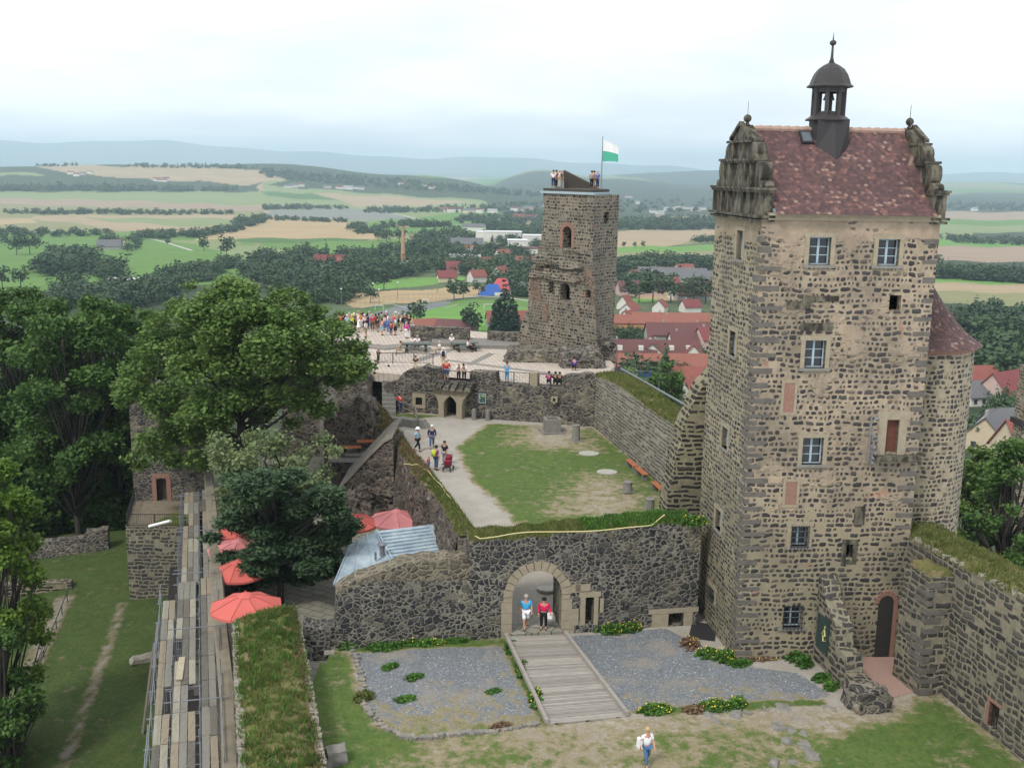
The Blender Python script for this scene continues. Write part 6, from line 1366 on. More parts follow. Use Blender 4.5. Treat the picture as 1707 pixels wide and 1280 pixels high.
PP = [V2(-29.4, 76.5), V2(-25.0, 76.7), V2(-24.6, 83.3), V2(-31.0, 82.9)]; mb = MB(); mb.hexa([Vector((p.x, p.y, -15)) for p in PP]+[Vector((p.x, p.y, bz_)) for p in PP]); mb.build('masonry', M['curtain'], pf)
mb = MB(); mb.hexa([Vector((x, y, z)) for z in (bz_-.05, bz_+.06) for x, y in ((-27.6, 76.9), (-25.2, 76.9), (-24.9, 80.6), (-27.0, 80.0))]); mb.build('lawn_patch', M['lawn'], pf); mb = MB(); mb.hexa([Vector((x, y, z)) for z in (bz_-.05, bz_+.03) for x, y in ((-29.2, 76.6), (-25.1, 76.8), (-24.7, 83.2), (-30.8, 82.8))]); mb.build('gravel_top', M['earth'], pf)
railing('platform_fence', 'thin dark fence around the platform before the small brick framed door', [Vector((-24.9, 76.8, bz_)), Vector((-27.2, 76.65, bz_)), Vector((-29.3, 76.6, bz_)), Vector((-30.2, 80, bz_)), Vector((-30.9, 82.7, bz_))], 1.0, .16, None)
q0, q1 = Vector((-28.7, 52, -14.9)), Vector((-35.1, 79.2, -13.6))
mw = thing('moat_edge_wall', 'low stone wall edge with a handrail along the left side of the moat path', 'wall'); A_, B_ = V2(q1.x, q1.y), V2(-27.6, 47.5)
l_ = (B_-A_).length; mb = MB(); panel(mb, A_, B_, [(0, -18), (l_, -18)]+ragged([(l_, -14.5), (l_*.5, -14.0), (0, -12.9)], .6, .06, 2), [], .45); mb.build('masonry', M['terrace'], mw)
mb = MB(); pts = [on(A_, B_, l_*k/14, -12.0-1.6*k/14, .1) for k in range(15)]
for a, b in zip(pts[:-1], pts[1:]): mb.bar(a, b, .05)
mb.build('handrail', M['iron'], mw)
for p in pts: mb = MB(); mb.bar(p+Vector((0, 0, -1.2)), p, .05); mb.build('rail_post', M['iron'], mw)
wall_thing('cross_wall', 'dark retaining wall piece standing across the moat path end', V2(-42, 77.8), V2(-35.2, 79.6), [(0, -18), (7, -18), (7, -12.4), (0, -12.2)], [], 1.0, M['dark'])
wall_thing('back_wall', 'low broken wall under the dark trees behind the moat', V2(-42.5, 86.0), V2(-35.2, 87.6), [(0, -15), (7.4, -15)]+ragged([(7.4, -10.7), (5.6, -10.8), (5.4, -11.4), (0, -11.6)], .4, .08, 2), [], 1.0, M['terrace'])
mb = MB(); ob = rock('rubble_patch', 'scatter of pale stones on the moat bank beside the scaffold', G(245, 1098, -12.4), (2.2, 1.0, .25), 50, 'cap', .5, amp=.09)
# ------------------------------------------------------------------ near trees
def big_tree(name, label, base, h, lumps, per, leaf, mat, seed, trunk_r=.4, limbs=True, elong=1.6, cat='tree', squash=.55, shell=.35, group=None, up=.5):
    """lumps: (x, y, z, r) relative to base"""
    rs = np.random.RandomState(seed); t = thing(name, label, cat, base, 0, group)
    P = crown_points(rs, lumps, per, squash, shell)
    P += rs.normal(size=P.shape)*leaf*.8
    quads_obj('crown', leaf_quads(P, leaf, rs, up, elong), mat, t)
    mb = MB(); cz = np.mean([l[2] for l in lumps]); lo = min(l[2]-l[3]*.5 for l in lumps)
    top = h*.85; rr = random.Random(seed)
    sp = [Vector((0, 0, -.5))]; 
    for k in range(1, 7): sp.append(Vector((rr.uniform(-.3, .3)*k/3, rr.uniform(-.3, .3)*k/3, top*k/6)))
    mb.tube(sp, [trunk_r*(1-.13*k) for k in range(7)], 9)
    if limbs:
        for l in lumps[::max(1, len(lumps)//34)]:
            e = Vector(l[:3]); s = min(.85, max(.2, (e.z*.55)/top)); k = s*6; a = sp[int(k)].lerp(sp[min(6, int(k)+1)], k-int(k)); m_ = a.lerp(e, .5)+Vector((rr.uniform(-.4, .4), rr.uniform(-.4, .4), -.25))
            mb.tube([a, m_, e], [trunk_r*.34, trunk_r*.2, trunk_r*.06], 6)
            for _ in range(2):
                e2_ = e+Vector((rr.uniform(-1, 1), rr.uniform(-1, 1), rr.uniform(-.4, .6)))*l[3]*.8; mb.tube([m_, e2_], [trunk_r*.13, trunk_r*.03], 5)
    mb.build('trunk', M['bark'], t, smooth=True); return t
def dome_lumps(seed, n, rx, ry, z0, z1, r, flat=.0, skew=None):
    rs = np.random.RandomState(seed); L = []
    for i in range(n):
        a = rs.rand()*6.283; f = rs.rand()**.5; zz = rs.rand()
        w = math.sin(math.pi*(.12+.8*zz))**.6
        f = .35+.65*f
        L.append((rx*w*f*math.cos(a), ry*w*f*math.sin(a), z0+(z1-z0)*(zz if f > .5 else max(zz, .5)), r*(.6+.8*rs.rand())))
    return L
# the great ash in the garden: crown lumps put where the photograph shows its boughs
ab = Vector((-20.4, 77.0, gz)); L = []
rs = np.random.RandomState(31)
OUT = [(190, 660), (215, 590), (265, 520), (300, 480), (345, 462), (440, 468), (505, 490), (550, 520), (600, 560), (622, 610), (612, 650), (575, 640), (560, 700), (500, 710), (440, 705), (400, 735), (370, 780), (300, 775), (230, 780), (200, 755), (225, 700)]
k = 0
while k < 190:
    px, py = rs.uniform(185, 630), rs.uniform(455, 790)
    if not in_poly(np.array([[px, py]]), OUT)[0]: continue
    d = sdist(np.array([[px, py]]), OUT)[0]; dep = min(1, d/110)**.5*8.0*(1 if rs.rand() < .5 else -1)*rs.rand()**.5
    p = VY(px, py, ab.y+dep); r_ = rs.uniform(.6, 1.4) if d < 45 else rs.uniform(.9, 2.0); r_ = min(r_, .45+d*.04)
    L.append((p.x-ab.x, p.y-ab.y, p.z-ab.z, r_)); k += 1
big_tree('ash_tree', 'huge spreading green ash tree in the middle of the left half', ab, 17, L, 270, .2, M['leaf_ash'], 3, .5, squash=.55, up=.9, shell=.2)
# dark yew-like tree over the umbrellas, and the thin pale one behind it
tb = Vector((-13.9, 60.0, gz)); L = []; rs = np.random.RandomState(5)
OUT2 = [(345, 940), (350, 880), (385, 850), (370, 800), (400, 770), (460, 745), (520, 760), (550, 800), (575, 840), (600, 880), (570, 910), (560, 950), (520, 975), (470, 965), (400, 985), (375, 955)]
k = 0
while k < 75:
    px, py = rs.uniform(345, 600), rs.uniform(790, 985)
    if not in_poly(np.array([[px, py]]), OUT2)[0]: continue
    d = sdist(np.array([[px, py]]), OUT2)[0]; dep = rs.uniform(-3.2, 3.2)*min(1, d/50); p = VY(px, py, tb.y+dep); L.append((p.x-tb.x, p.y-tb.y, p.z-tb.z, min(rs.uniform(.7, 1.3), .4+d*.04))); k += 1
big_tree('conifer_tree', 'dark feathery tree standing over the red umbrellas', tb, 9, L, 900, .14, M['leaf_yew'], 6, .22, elong=2.6, squash=.32, shell=.1, up=1.5)
tb2 = Vector((-14.6, 63.5, gz)); L = []
k = 0
while k < 46:
    px, py = rs.uniform(360, 560), rs.uniform(725, 850)
    p = VY(px, py, tb2.y+rs.uniform(-2.5, 2.5)); L.append((p.x-tb2.x, p.y-tb2.y, p.z-tb2.z, rs.uniform(.5, 1.15))); k += 1
big_tree('thin_tree', 'thin pale leaved half bare tree behind the dark feathery one', tb2, 11, L, 330, .15, M['leaf_dry'], 9, .16, elong=1.6, squash=.7, shell=.1)
# wood in the moat on the left: individual trees
def px_tree(name, label, cx, ty, by, wpx, Y, base_z, mat, seed, per=230, leaf=.26, n=60, group='trees of the moat wood', elong=1.5):
    top = VY(cx, ty, Y); bot = VY(cx, by, Y); w = wpx/2*Y/1750; b = Vector((top.x, Y, base_z)); H = top.z-base_z; z0 = max(1.0, bot.z-base_z)
    rs = np.random.RandomState(seed); L = []
    for i in range(n):
        a = rs.rand()*6.283; zz = rs.rand(); f = .3+.7*rs.rand()**.5; ww = math.sin(math.pi*(.1+.84*zz))**.55; L.append((w*ww*f*math.cos(a), w*ww*f*math.sin(a), z0+(H-z0-.6)*zz, w*rs.uniform(.16, .34)))
    return big_tree(name, label, b, H, L, per, leaf, mat, seed, .35, elong=elong, group=group, shell=.4)
px_tree('ash_tree', 'leafy tree cut by the left edge, top level with the meadows', 20, 478, 760, 210, 98, -17, M['leaf_wood'], 41)
px_tree('ash_tree', 'tall leafy tree second from the left edge of the moat wood', 105, 492, 800, 200, 92, -17, M['leaf_wood'], 42)
px_tree('ash_tree', 'leafy tree just left of the huge ash, darker below', 185, 505, 860, 150, 97, -16, M['leaf_wood'], 43)
px_tree('maple_tree', 'shadowed tree low in the moat wood beside the bastion', 160, 620, 860, 180, 98, -16, M['leaf_wood'], 44)
px_tree('maple_tree', 'shadowed tree at the left edge under the tall ones', 40, 640, 870, 200, 99, -16, M['leaf_wood'], 45)
px_tree('ash_tree', 'treetop peeping between the huge ash and the moat wood', 235, 512, 700, 110, 108, -16, M['leaf_wood'], 46, 130)
px_tree('maple_tree', 'bright green tree closest to the camera on the left edge', -35, 760, 1200, 190, 56, -20, M['leaf_bright'], 47, 520, .17)
px_tree('maple_tree', 'dark leafy tree below the bright one at the left edge', -30, 1010, 1280, 150, 53, -20, M['leaf_wood'], 48, 520, .17)
px_tree('maple_tree', 'dense green tree right behind the curtain wall at the right edge', 1640, 738, 960, 120, 82, -16, M['leaf_ash'], 49, 340, .22, group='trees right of the big tower')
px_tree('maple_tree', 'second dense green tree cut by the right edge behind the curtain wall', 1700, 735, 990, 130, 70, -12, M['leaf_wood'], 50, 380, .2, group='trees right of the big tower')
px_tree('fruit_tree', 'bushy tree behind the inner wall under the red roofs', 1115, 600, 668, 66, 130, -24, M['leaf_wood'], 51, 140, .3, 30, group='trees behind the inner wall')
px_tree('fruit_tree', 'small bush tree at the foot of the ruined tower behind the inner wall', 1050, 612, 660, 60, 135, -24, M['leaf_ash'], 52, 140, .3, 30, group='trees behind the inner wall')
px_tree('ash_tree', 'small leafy tree beyond the crowd at the left end of the terrace', 575, 520, 560, 60, 150, -24, M['leaf_wood'], 53, 100, .4, 30, group='trees behind the terrace')
# slope below the terrace and the castle rock
rock('castle_rock', 'dark basalt rock slope carrying the terrace and the ruined tower', Vector((-6, 108, -30)), (40, 28, 30.5), 61, 'terrace', .1, amp=1.5, cat='rock')

# ------------------------------------------------------------------ umbrellas and garden shed roof
M['canvas_red'] = flat('coral_red_canvas', (.5, .115, .095), .85, var=.1, nsc=2); M['canvas_pink'] = flat('faded_pink_canvas', (.52, .2, .2), .8, var=.1, nsc=2)
CSEAM = flat('canvas_seam', (.3, .06, .05), .9)
def umbrella(loc, r, lab, mat, rz=0.0):
    u = thing('garden_umbrella', lab, 'umbrella', loc, rz, 'umbrellas of the beer garden'); H = 2.5; n = 8; vv = [(0, 0, H+.62)]; K = 5
    for j in range(1, K+1):
        q = j/K
        for k in range(n):
            for s in range(4):
                a = 2*math.pi*(k+s/4)/n; sag = .07*q*math.sin(math.pi*s/4); rr = r*q*(1-.06*math.sin(math.pi*s/4)*q); vv.append((rr*math.cos(a), rr*math.sin(a), H+.62*(1-q**1.25)-sag))
    m = n*4; f = [(0, 1+k, 1+(k+1) % m) for k in range(m)]+[(1+(j-1)*m+k, 1+j*m+k, 1+j*m+(k+1) % m, 1+(j-1)*m+(k+1) % m) for j in range(1, K) for k in range(m)]
    e = [1+(K-1)*m+k for k in range(m)]; b0_ = len(vv); vv += [(vv[i][0]*1.0, vv[i][1]*1.0, vv[i][2]-.13) for i in e]; f += [(e[k], b0_+k, b0_+(k+1) % m, e[(k+1) % m]) for k in range(m)]
    mk('canopy', vv, f, mat, u, uv=False)
    for k in range(8):
        a = 2*math.pi*k/8; mb = MB(); mb.tube([(r*q*math.cos(a), r*q*math.sin(a), H+.62*(1-q**1.25)+.012) for q in (.03, .35, .7, 1.0)], .014, 4); mb.build('seam', CSEAM, u)
    mb = MB(); mb.lathe([(.45, H+.53), (.3, H+.63), (.06, H+.72), (.03, H+.8)], n=8); mb.build('vent_cap', mat, u)
    mb = MB(); mb.tube([(0, 0, 0), (0, 0, H+.55)], .045, 8); mb.build('pole', M['wood'], u)
    for k in range(8): a = 2*math.pi*k/8; mb = MB(); mb.bar((0, 0, H+.5), (r*.97*math.cos(a), r*.97*math.sin(a), H-.03), .03); mb.build('rib', M['wood'], u)
    mb = MB(); mb.box((0, 0, .06), (.8, .8, .12)); mb.build('base', M['conc'], u)
for px, py, r, mat, lab, z in ((410, 1003, 1.85, 'canvas_red', 'coral umbrella nearest the camera, beside the rampart head', -.9), (397, 944, 1.75, 'canvas_red', 'bright red umbrella half hidden under the left of the dark tree', -2.5), (398, 908, 2.0, 'canvas_pink', 'pink umbrella behind the dark feathery tree', -2.5),
    (402, 873, 2.0, 'canvas_red', 'red umbrella left of the dark tree, third from the front', -2.5), (585, 864, 1.9, 'canvas_red', 'red umbrella between the dark tree and the pink one', -2.5), (661, 858, 1.95, 'canvas_pink', 'faded pink umbrella below the rubble of the ledge wall', -2.5)):
    p = G(px, py, z); p.z = gz if z < -2 else -3.6; umbrella(p, r, lab, M[mat], rs.rand())
for px, py, lab in ((612, 735, 'small orange table by the red brown ruin, the upper one'), (585, 745, 'small orange table by the red brown ruin, the lower one')):
    p = VY(px, py, 80.0 if py < 740 else 79.2); t_ = thing('garden_table', lab, 'table', (p.x, p.y, p.z-.75), .2); mb = MB(); mb.box((0, 0, .75), (1.6, .8, .05)); mb.build('tabletop', M['benchwood'], t_)
    for x in (-.7, .7): mb = MB(); mb.box((x, 0, .36), (.06, .7, .72)); mb.build('leg', M['darkwood'], t_)
    mb = MB(); mb.box((0, 0, -.1), (3.2, 2.2, .2)); props(mb.build('stone_landing', M['conc']), 'flat stone landing under the small orange table, '+('upper' if py < 740 else 'lower'), 'slab').location = (p.x, p.y, p.z-.75)
for i in range(9):
    a = Vector((-17.3+rs.rand()*6, 55+rs.rand()*13, gz)); t_ = thing('garden_table', 'dark wooden table in the shade under the umbrellas and the dark tree', 'table', a, rs.rand()*3, 'tables in the beer garden'); mb = MB(); mb.box((0, 0, .74), (1.3, .75, .05)); mb.build('tabletop', M['darkwood'], t_)
    for x in (-.5, .5): mb = MB(); mb.box((x, 0, .36), (.08, .6, .72)); mb.build('leg', M['darkwood'], t_)
sh = thing('garden_building', 'low building with a pale blue grey standing seam metal roof behind the gate wall', 'building')
t = NT('seam_metal'); P_ = t.pos(); t.col(t.mix(t.sm(t.noise(P_, 1.2, 5, .7), .35, .7), (.3, .38, .44), (.48, .56, .6))); t.rough(.45); t.b.inputs['Metallic'].default_value = .25; M['seam'] = t.mat
q = [G(596, 887, -1.9), G(716, 872, -1.7), G(756, 915, -1.9), G(640, 935, -2.05), G(628, 892, -1.9)]
r1_, r2_, r3_, r4_ = G(628, 885, -1.55), G(735, 872, -1.55), G(765, 918, -2.1), G(655, 935, -2.2)
l1, l2 = G(585, 905, -2.0), G(556, 975, -2.7)
mb = MB()
def sheet(pts, th=.08): n = len(pts); mb.add([p for p in pts]+[p-Vector((0, 0, th)) for p in pts], [tuple(range(n-1, -1, -1)), tuple(range(n, 2*n))]+[(i, (i+1) % n, (i+1) % n+n, i+n) for i in range(n)])
sheet([r1_, r2_, r3_, r4_]); sheet([l1, r1_, r4_, l2]); rf2 = mb.build('roof', M['seam'], sh)
mb = MB()
for k in range(1, 9): a, b = r1_.lerp(r4_, k/9), r2_.lerp(r3_, k/9); mb.bar(a+Vector((0, 0, .04)), a.lerp(b, .78)+Vector((0, 0, .04)), .05, .07)
for k in range(0, 4): a, b = l1.lerp(r1_, k/3.2), l2.lerp(r4_, k/3.2); mb.bar(a+Vector((0, 0, .05)), b+Vector((0, 0, .05)), .07, .08)
mb.bar(r1_+Vector((0, 0, .05)), r4_+Vector((0, 0, .05)), .12, .1); mb.bar(r1_.lerp(r2_, .8)+Vector((0, 0, .04)), r4_.lerp(r3_, .8)+Vector((0, 0, .04)), .05, .06); mb.build('seams', M['seam'], rf2)
mb = MB(); ws = [p-Vector((0, 0, .1)) for p in (l2, r4_, r3_, r2_, l1)]; cen = sum(ws, Vector())/5; ws = [cen+(p-cen)*.93 for p in ws]
for p in ws: p.z -= 0
mb.add([(p.x, p.y, p.z) for p in ws]+[(p.x, p.y, gz) for p in ws], [(i, i+5, (i+1) % 5+5, (i+1) % 5) for i in range(5)]); mb.build('wall', M['darkwood'], sh)
vp = G(637, 925, -2.0); mb = MB(); mb.tube([vp, vp+Vector((0, 0, .7))], .16, 10); mb.lathe([(.28, .62), (.28, .7), (.05, .85)], vp, 10); vo = mb.build('chimney_vent', M['galv'], sh); mb = MB(); vp2 = G(626, 933, -2.1); mb.tube([vp2, vp2+Vector((0, 0, .5))], .07, 8); mb.build('vent_pipe', M['galv'], sh)

# ------------------------------------------------------------------ grass, weeds, flowers
def blades(name, label, cat, P, h, mat, seed, wid=.03, kind='stuff'):
    rs = np.random.RandomState(seed); n = len(P); a = rs.rand(n)*6.283; w = wid*(.6+.8*rs.rand(n)); hh = h*(.5+rs.rand(n)); lean = rs.normal(size=(n, 2))*.35*hh[:, None]
    dx, dy = np.cos(a)*w, np.sin(a)*w; Z = np.zeros(n)
    v = np.stack([P-np.stack([dx, dy, Z], 1), P+np.stack([dx, dy, Z], 1), P+np.stack([dx*.5+lean[:, 0]*.6, dy*.5+lean[:, 1]*.6, hh*.65], 1), P+np.stack([lean[:, 0]-dx*.15, lean[:, 1]-dy*.15, hh], 1)], 1).reshape(-1, 3)
    o = quads_obj(name, v, mat); return props(o, label, cat, None, kind)
def scatter_band(A_, B_, n, seed, zj=.0, lump=True):
    rs = np.random.RandomState(seed); out = []
    m = len(A_)-1
    while len(out) < n:
        i = rs.randint(m); t_, f = rs.rand(), rs.rand()*.96+.02; p = A_[i].lerp(A_[i+1], t_).lerp(B_[i].lerp(B_[i+1], t_), f)
        if lump and mnoise.noise(p*2.3) < -.28+rs.rand()*.3-.1: continue
        out.append((p.x, p.y, p.z+zj+.22*math.sin(math.pi*f)))
    return np.array(out)
blades('turf_grass', 'long yellow green grass growing on the rampart top', 'grass', scatter_band(Rr, Ll, 26000, 1), .2, M['blade'], 1, .022)
blades('turf_weeds', 'dark green nettles and herbs on the rampart top', 'weeds', scatter_band(Rr, Ll, 5000, 2)[:3500], .26, M['weed'], 2, .05)
pr_ = scatter_band(Rr, [a.lerp(b, .2) for a, b in zip(Rr, Ll)], 1600, 3, lump=False); blades('red_weeds', 'reddish stonecrop along the rampart edge', 'weeds', pr_, .1, M['rumex'], 3, .03)
blades('turf_grass', 'grass and reddish weeds on the ledge wall', 'grass', scatter_band(R1, L1, 12000, 4), .16, M['blade'], 4, .025)
blades('red_weeds', 'reddish weeds on the far end of the ledge wall', 'weeds', scatter_band(R1[25:], L1[25:], 3500, 5), .22, M['rumex'], 5, .035)
def wtop(A_, B_, tp, depth, n, seed):
    rs = np.random.RandomState(seed); out = []
    for _ in range(n):
        i = rs.randint(len(tp)-1); t_ = rs.rand(); u = tp[i][0]+(tp[i+1][0]-tp[i][0])*t_; z = tp[i][1]+(tp[i+1][1]-tp[i][1])*t_; f = rs.rand(); p = on(A_, B_, u, z+.15*math.sin(math.pi*f), depth*f); out.append(tuple(p))
    return np.array(out)
blades('turf_grass', 'grass fringe on the gate wall top', 'grass', wtop(GWA, GWB, topR, 1.9, 9000, 6), .11, M['blade'], 6, .025)
blades('turf_weeds', 'green weeds on the right half of the gate wall', 'weeds', wtop(GWA, GWB, topR[len(topR)//2:], 1.9, 3000, 7), .17, M['weed'], 7, .05)
blades('turf_grass', 'dry grass on the curtain wall top', 'grass', wtop(CA, CB, ct, 2.5, 9000, 8), .16, M['blade'], 8, .025)
blades('turf_grass', 'yellow grass on the inner wall top', 'grass', wtop(IA, IB, itop, 2.2, 9000, 9), .22, M['blade'], 9, .03)
def bush(name, lab, loc, dims, n, seed, flower=None, mat='weed', leaf=.1, cat='plant', group=None):
    rs = np.random.RandomState(seed); b = thing(name, lab, cat, loc, 0, group); d = rs.normal(size=(n, 3)); d /= np.linalg.norm(d, axis=1)[:, None]; d[:, 2] = np.abs(d[:, 2]); P = d*(rs.rand(n)**.5)[:, None]*np.array(dims)+np.stack([.15*np.sin(d[:, 1]*9)]*2+[0*d[:, 0]], 1)
    V_ = leaf_quads(P, leaf, rs, .3, 1.4); nl = len(V_)//4
    if flower:
        m_ = n//30; d = rs.normal(size=(m_, 3)); d /= np.linalg.norm(d, axis=1)[:, None]; d[:, 2] = np.abs(d[:, 2])+.2; V_ = np.concatenate([V_, leaf_quads(d*np.array(dims)*1.02, .055, rs, .3, 1.0)])
    o_ = quads_obj('foliage', V_, M[mat], b)
    if flower: o_.data.materials.append(M[flower]); o_.data.polygons.foreach_set('material_index', [0]*nl+[1]*(len(V_)//4-nl))
for i, (px, py, d_, n, fl_, lab, mt) in enumerate([
    (1020, 1052, (.8, .4, .45), 1500, 'yellow', 'yellow flowering bush at the wall foot right of the gateway', 'weed'), (1050, 1050, (.6, .35, .5), 1200, 'yellow', 'yellow flowering clump at the wall foot farther right of the gateway', 'weed'),
    (1150, 1075, (.45, .7, .35), 900, 'yellow', 'loose yellow flowered plants beside the iron grate', 'rumex'), (1180, 1092, (.6, .5, .35), 1100, 'yellow', 'weedy yellow flowered patch at the tower corner, left part', 'weed'), (1208, 1100, (.5, .4, .55), 1300, 'yellow', 'dense yellow flowers exactly at the big tower corner', 'weed'), (1232, 1108, (.6, .3, .25), 900, None, 'low green weeds right of the big tower corner', 'weed'), (1265, 1098, (.9, .25, .2), 700, 'yellow', 'low fringe of weeds along the tower front foot', 'rumex'),
    (1325, 1098, (.45, .4, .5), 900, None, 'big leaved bright green plant at the tower foot, left one', 'weed'), (1341, 1108, (.4, .4, .5), 900, None, 'big leaved bright green plant near the broken wall, right one', 'weed'), (1385, 1146, (.35, .3, .35), 500, None, 'small green tuft at the foot of the broken wall', 'weed'), (1368, 1132, (.4, .3, .3), 500, None, 'green tuft in the gap by the broken wall', 'weed'),
    (1092, 1186, (.75, .35, .35), 1500, 'yellow', 'dark flowering tuft at the gravel corner near the bridge end', 'weed'), (1190, 1180, (.8, .35, .4), 1500, 'yellow', 'long flowering tuft on the lower gravel edge', 'weed'), (1228, 1176, (.4, .3, .45), 800, 'yellow', 'yellow headed tuft right of the long flowering one', 'weed'), (1160, 1184, (.6, .25, .25), 700, None, 'reddish low tuft on the lower gravel edge', 'rumex'),
    (700, 1073, (1.3, .35, .3), 1800, 'yellow', 'wide weed fringe at the foot of the gate wall, left of the bridge', 'weed'), (640, 1080, (.9, .35, .3), 1200, None, 'green weeds at the foot of the lower wall left of the bridge', 'weed'), (580, 1078, (.5, .3, .35), 800, None, 'green clump at the left end of the gate wall', 'weed'), (760, 1068, (.7, .3, .25), 900, None, 'weeds close to the bridge head on the left', 'weed'),
    (606, 1165, (.4, .35, .4), 800, None, 'grassy tuft on the left gravel kerb', 'blade'), (650, 1112, (.3, .25, .2), 400, None, 'small weed tuft in the left gravel, upper left', 'weed'), (690, 1130, (.35, .25, .2), 400, None, 'small weed tuft in the middle of the left gravel', 'weed'), (675, 1165, (.45, .25, .12), 400, None, 'flat weed patch low in the left gravel', 'weed'), (822, 1153, (.3, .2, .12), 300, None, 'little weed in the left gravel near the bridge', 'weed'), (835, 1212, (.4, .25, .2), 600, None, 'dark tuft at the lower kerb near the bridge', 'rumex'),
    (870, 1115, (.25, .9, .3), 900, 'yellow', 'weeds along the upper left side of the bridge', 'weed'), (893, 1165, (.25, .9, .3), 900, 'yellow', 'weeds along the lower left side of the bridge', 'weed'), (852, 1080, (.25, .7, .3), 700, None, 'weeds at the bridge head on its left side', 'weed'),
    (935, 1033, (.3, .2, .3), 400, None, 'small weed inside the gateway by the right jamb', 'weed'), (1158, 872, (.7, .5, .4), 900, 'yellow', 'weeds where the gate wall meets the big tower', 'weed')]):
    z = LZ if px != 1158 else 3.1
    bush('wild_plant', lab, G(px, py, z), d_, n, 200+i, fl_, mt, .09)
q_ = G(410, 1003, -3.6); mb = MB(); mb.box((-14.0, 51.2, -4.4), (4.6, 5.0, 1.6), .25); props(mb.build('garden_platform', M['flags']), 'raised paved corner under the umbrella nearest the rampart', 'platform')
for i, (cx, ty, by, w, Y, lab) in enumerate(((70, 600, 900, 200, 104, 'dark tree deep in the moat wood, far left'), (140, 590, 900, 200, 108, 'dark tree deep in the moat wood, second from the left'), (205, 600, 900, 150, 106, 'dark tree deep in the moat wood, nearest the bastion'), (0, 770, 960, 150, 92, 'low dark tree at the left edge beyond the moat path'), (110, 770, 890, 130, 101, 'low dark tree behind the broken moat wall'))):
    px_tree('maple_tree', lab, cx, ty, by, w, Y, -20, M['leaf_wood'], 80+i, 70, .4)
# ------------------------------------------------------------------ people
def skin_part(verts, edges, radii, sub=1):
    me = bpy.data.meshes.new('tmp'); me.from_pydata([tuple(v) for v in verts], edges, []); o = bpy.data.objects.new('tmp', me); COL.objects.link(o)
    o.modifiers.new('s', 'SKIN'); sv = me.skin_vertices[0].data
    for i, r in enumerate(radii): sv[i].radius = (r, r) if not hasattr(r, '__len__') else r; sv[i].use_root = (i == 0)
    if sub: m_ = o.modifiers.new('u', 'SUBSURF'); m_.levels = sub; m_.render_levels = sub
    dg = bpy.context.evaluated_depsgraph_get(); dg.update(); ev = o.evaluated_get(dg); r = bpy.data.meshes.new_from_object(ev); V = [tuple(v.co) for v in r.vertices]; F_ = [tuple(p.vertices) for p in r.polygons]
    bpy.data.objects.remove(o); bpy.data.meshes.remove(me); bpy.data.meshes.remove(r); return V, F_
def pose_joints(kind):
    J = dict(pel=(0, 0, .95), wa=(0, 0, 1.08), ch=(0, 0, 1.3), ne=(0, .0, 1.47), he=(0, -.02, 1.62), to=(0, -.01, 1.69))
    for s, n in ((-1, 'l'), (1, 'r')):
        J['hip'+n] = (.09*s, 0, .9); J['kn'+n] = (.1*s, -.02, .5); J['an'+n] = (.1*s, .01, .09); J['toe'+n] = (.12*s, -.15, .04)
        J['sh'+n] = (.19*s, 0, 1.4); J['el'+n] = (.25*s, .03, 1.12); J['wr'+n] = (.24*s, -.05, .88)
    if kind == 'walk':
        J.update(knl=(-.1, -.17, .54), anl=(-.1, -.22, .13), toel=(-.11, -.37, .08), knr=(.1, .04, .5), anr=(.1, .3, .16), toer=(.11, .2, .05), ell=(-.25, .14, 1.14), wrl=(-.25, .1, .9), elr=(.26, -.05, 1.12), wrr=(.22, -.24, .95))
    if kind == 'lean':
        J.update(ch=(0, -.12, 1.27), ne=(0, -.2, 1.42), he=(0, -.26, 1.55), to=(0, -.27, 1.62), shl=(-.19, -.14, 1.37), shr=(.19, -.14, 1.37), ell=(-.27, -.3, 1.16), elr=(.27, -.3, 1.16), wrl=(-.16, -.48, 1.06), wrr=(.16, -.48, 1.06))
    if kind == 'photo':
        J.update(ell=(-.26, -.22, 1.28), elr=(.26, -.22, 1.28), wrl=(-.08, -.34, 1.52), wrr=(.08, -.34, 1.52))
    if kind == 'sit':
        d = {}
        for k, (x, y, z) in J.items(): d[k] = (x, y, z-.47)
        d.update(knl=(-.13, -.42, .48), knr=(.13, -.42, .48), anl=(-.13, -.4, .1), anr=(.13, -.38, .1), toel=(-.13, -.56, .04), toer=(.13, -.54, .04), hipl=(-.1, -.02, .47), hipr=(.1, -.02, .47), ell=(-.26, -.16, .72), elr=(.26, -.16, .72), wrl=(-.1, -.38, .68), wrr=(.1, -.38, .68)); J = d
    if kind == 'bag': J.update(elr=(.27, .02, 1.12), wrr=(.3, -.2, 1.0))
    return J
ORDER = ['pel', 'wa', 'ch', 'ne', 'he', 'to']
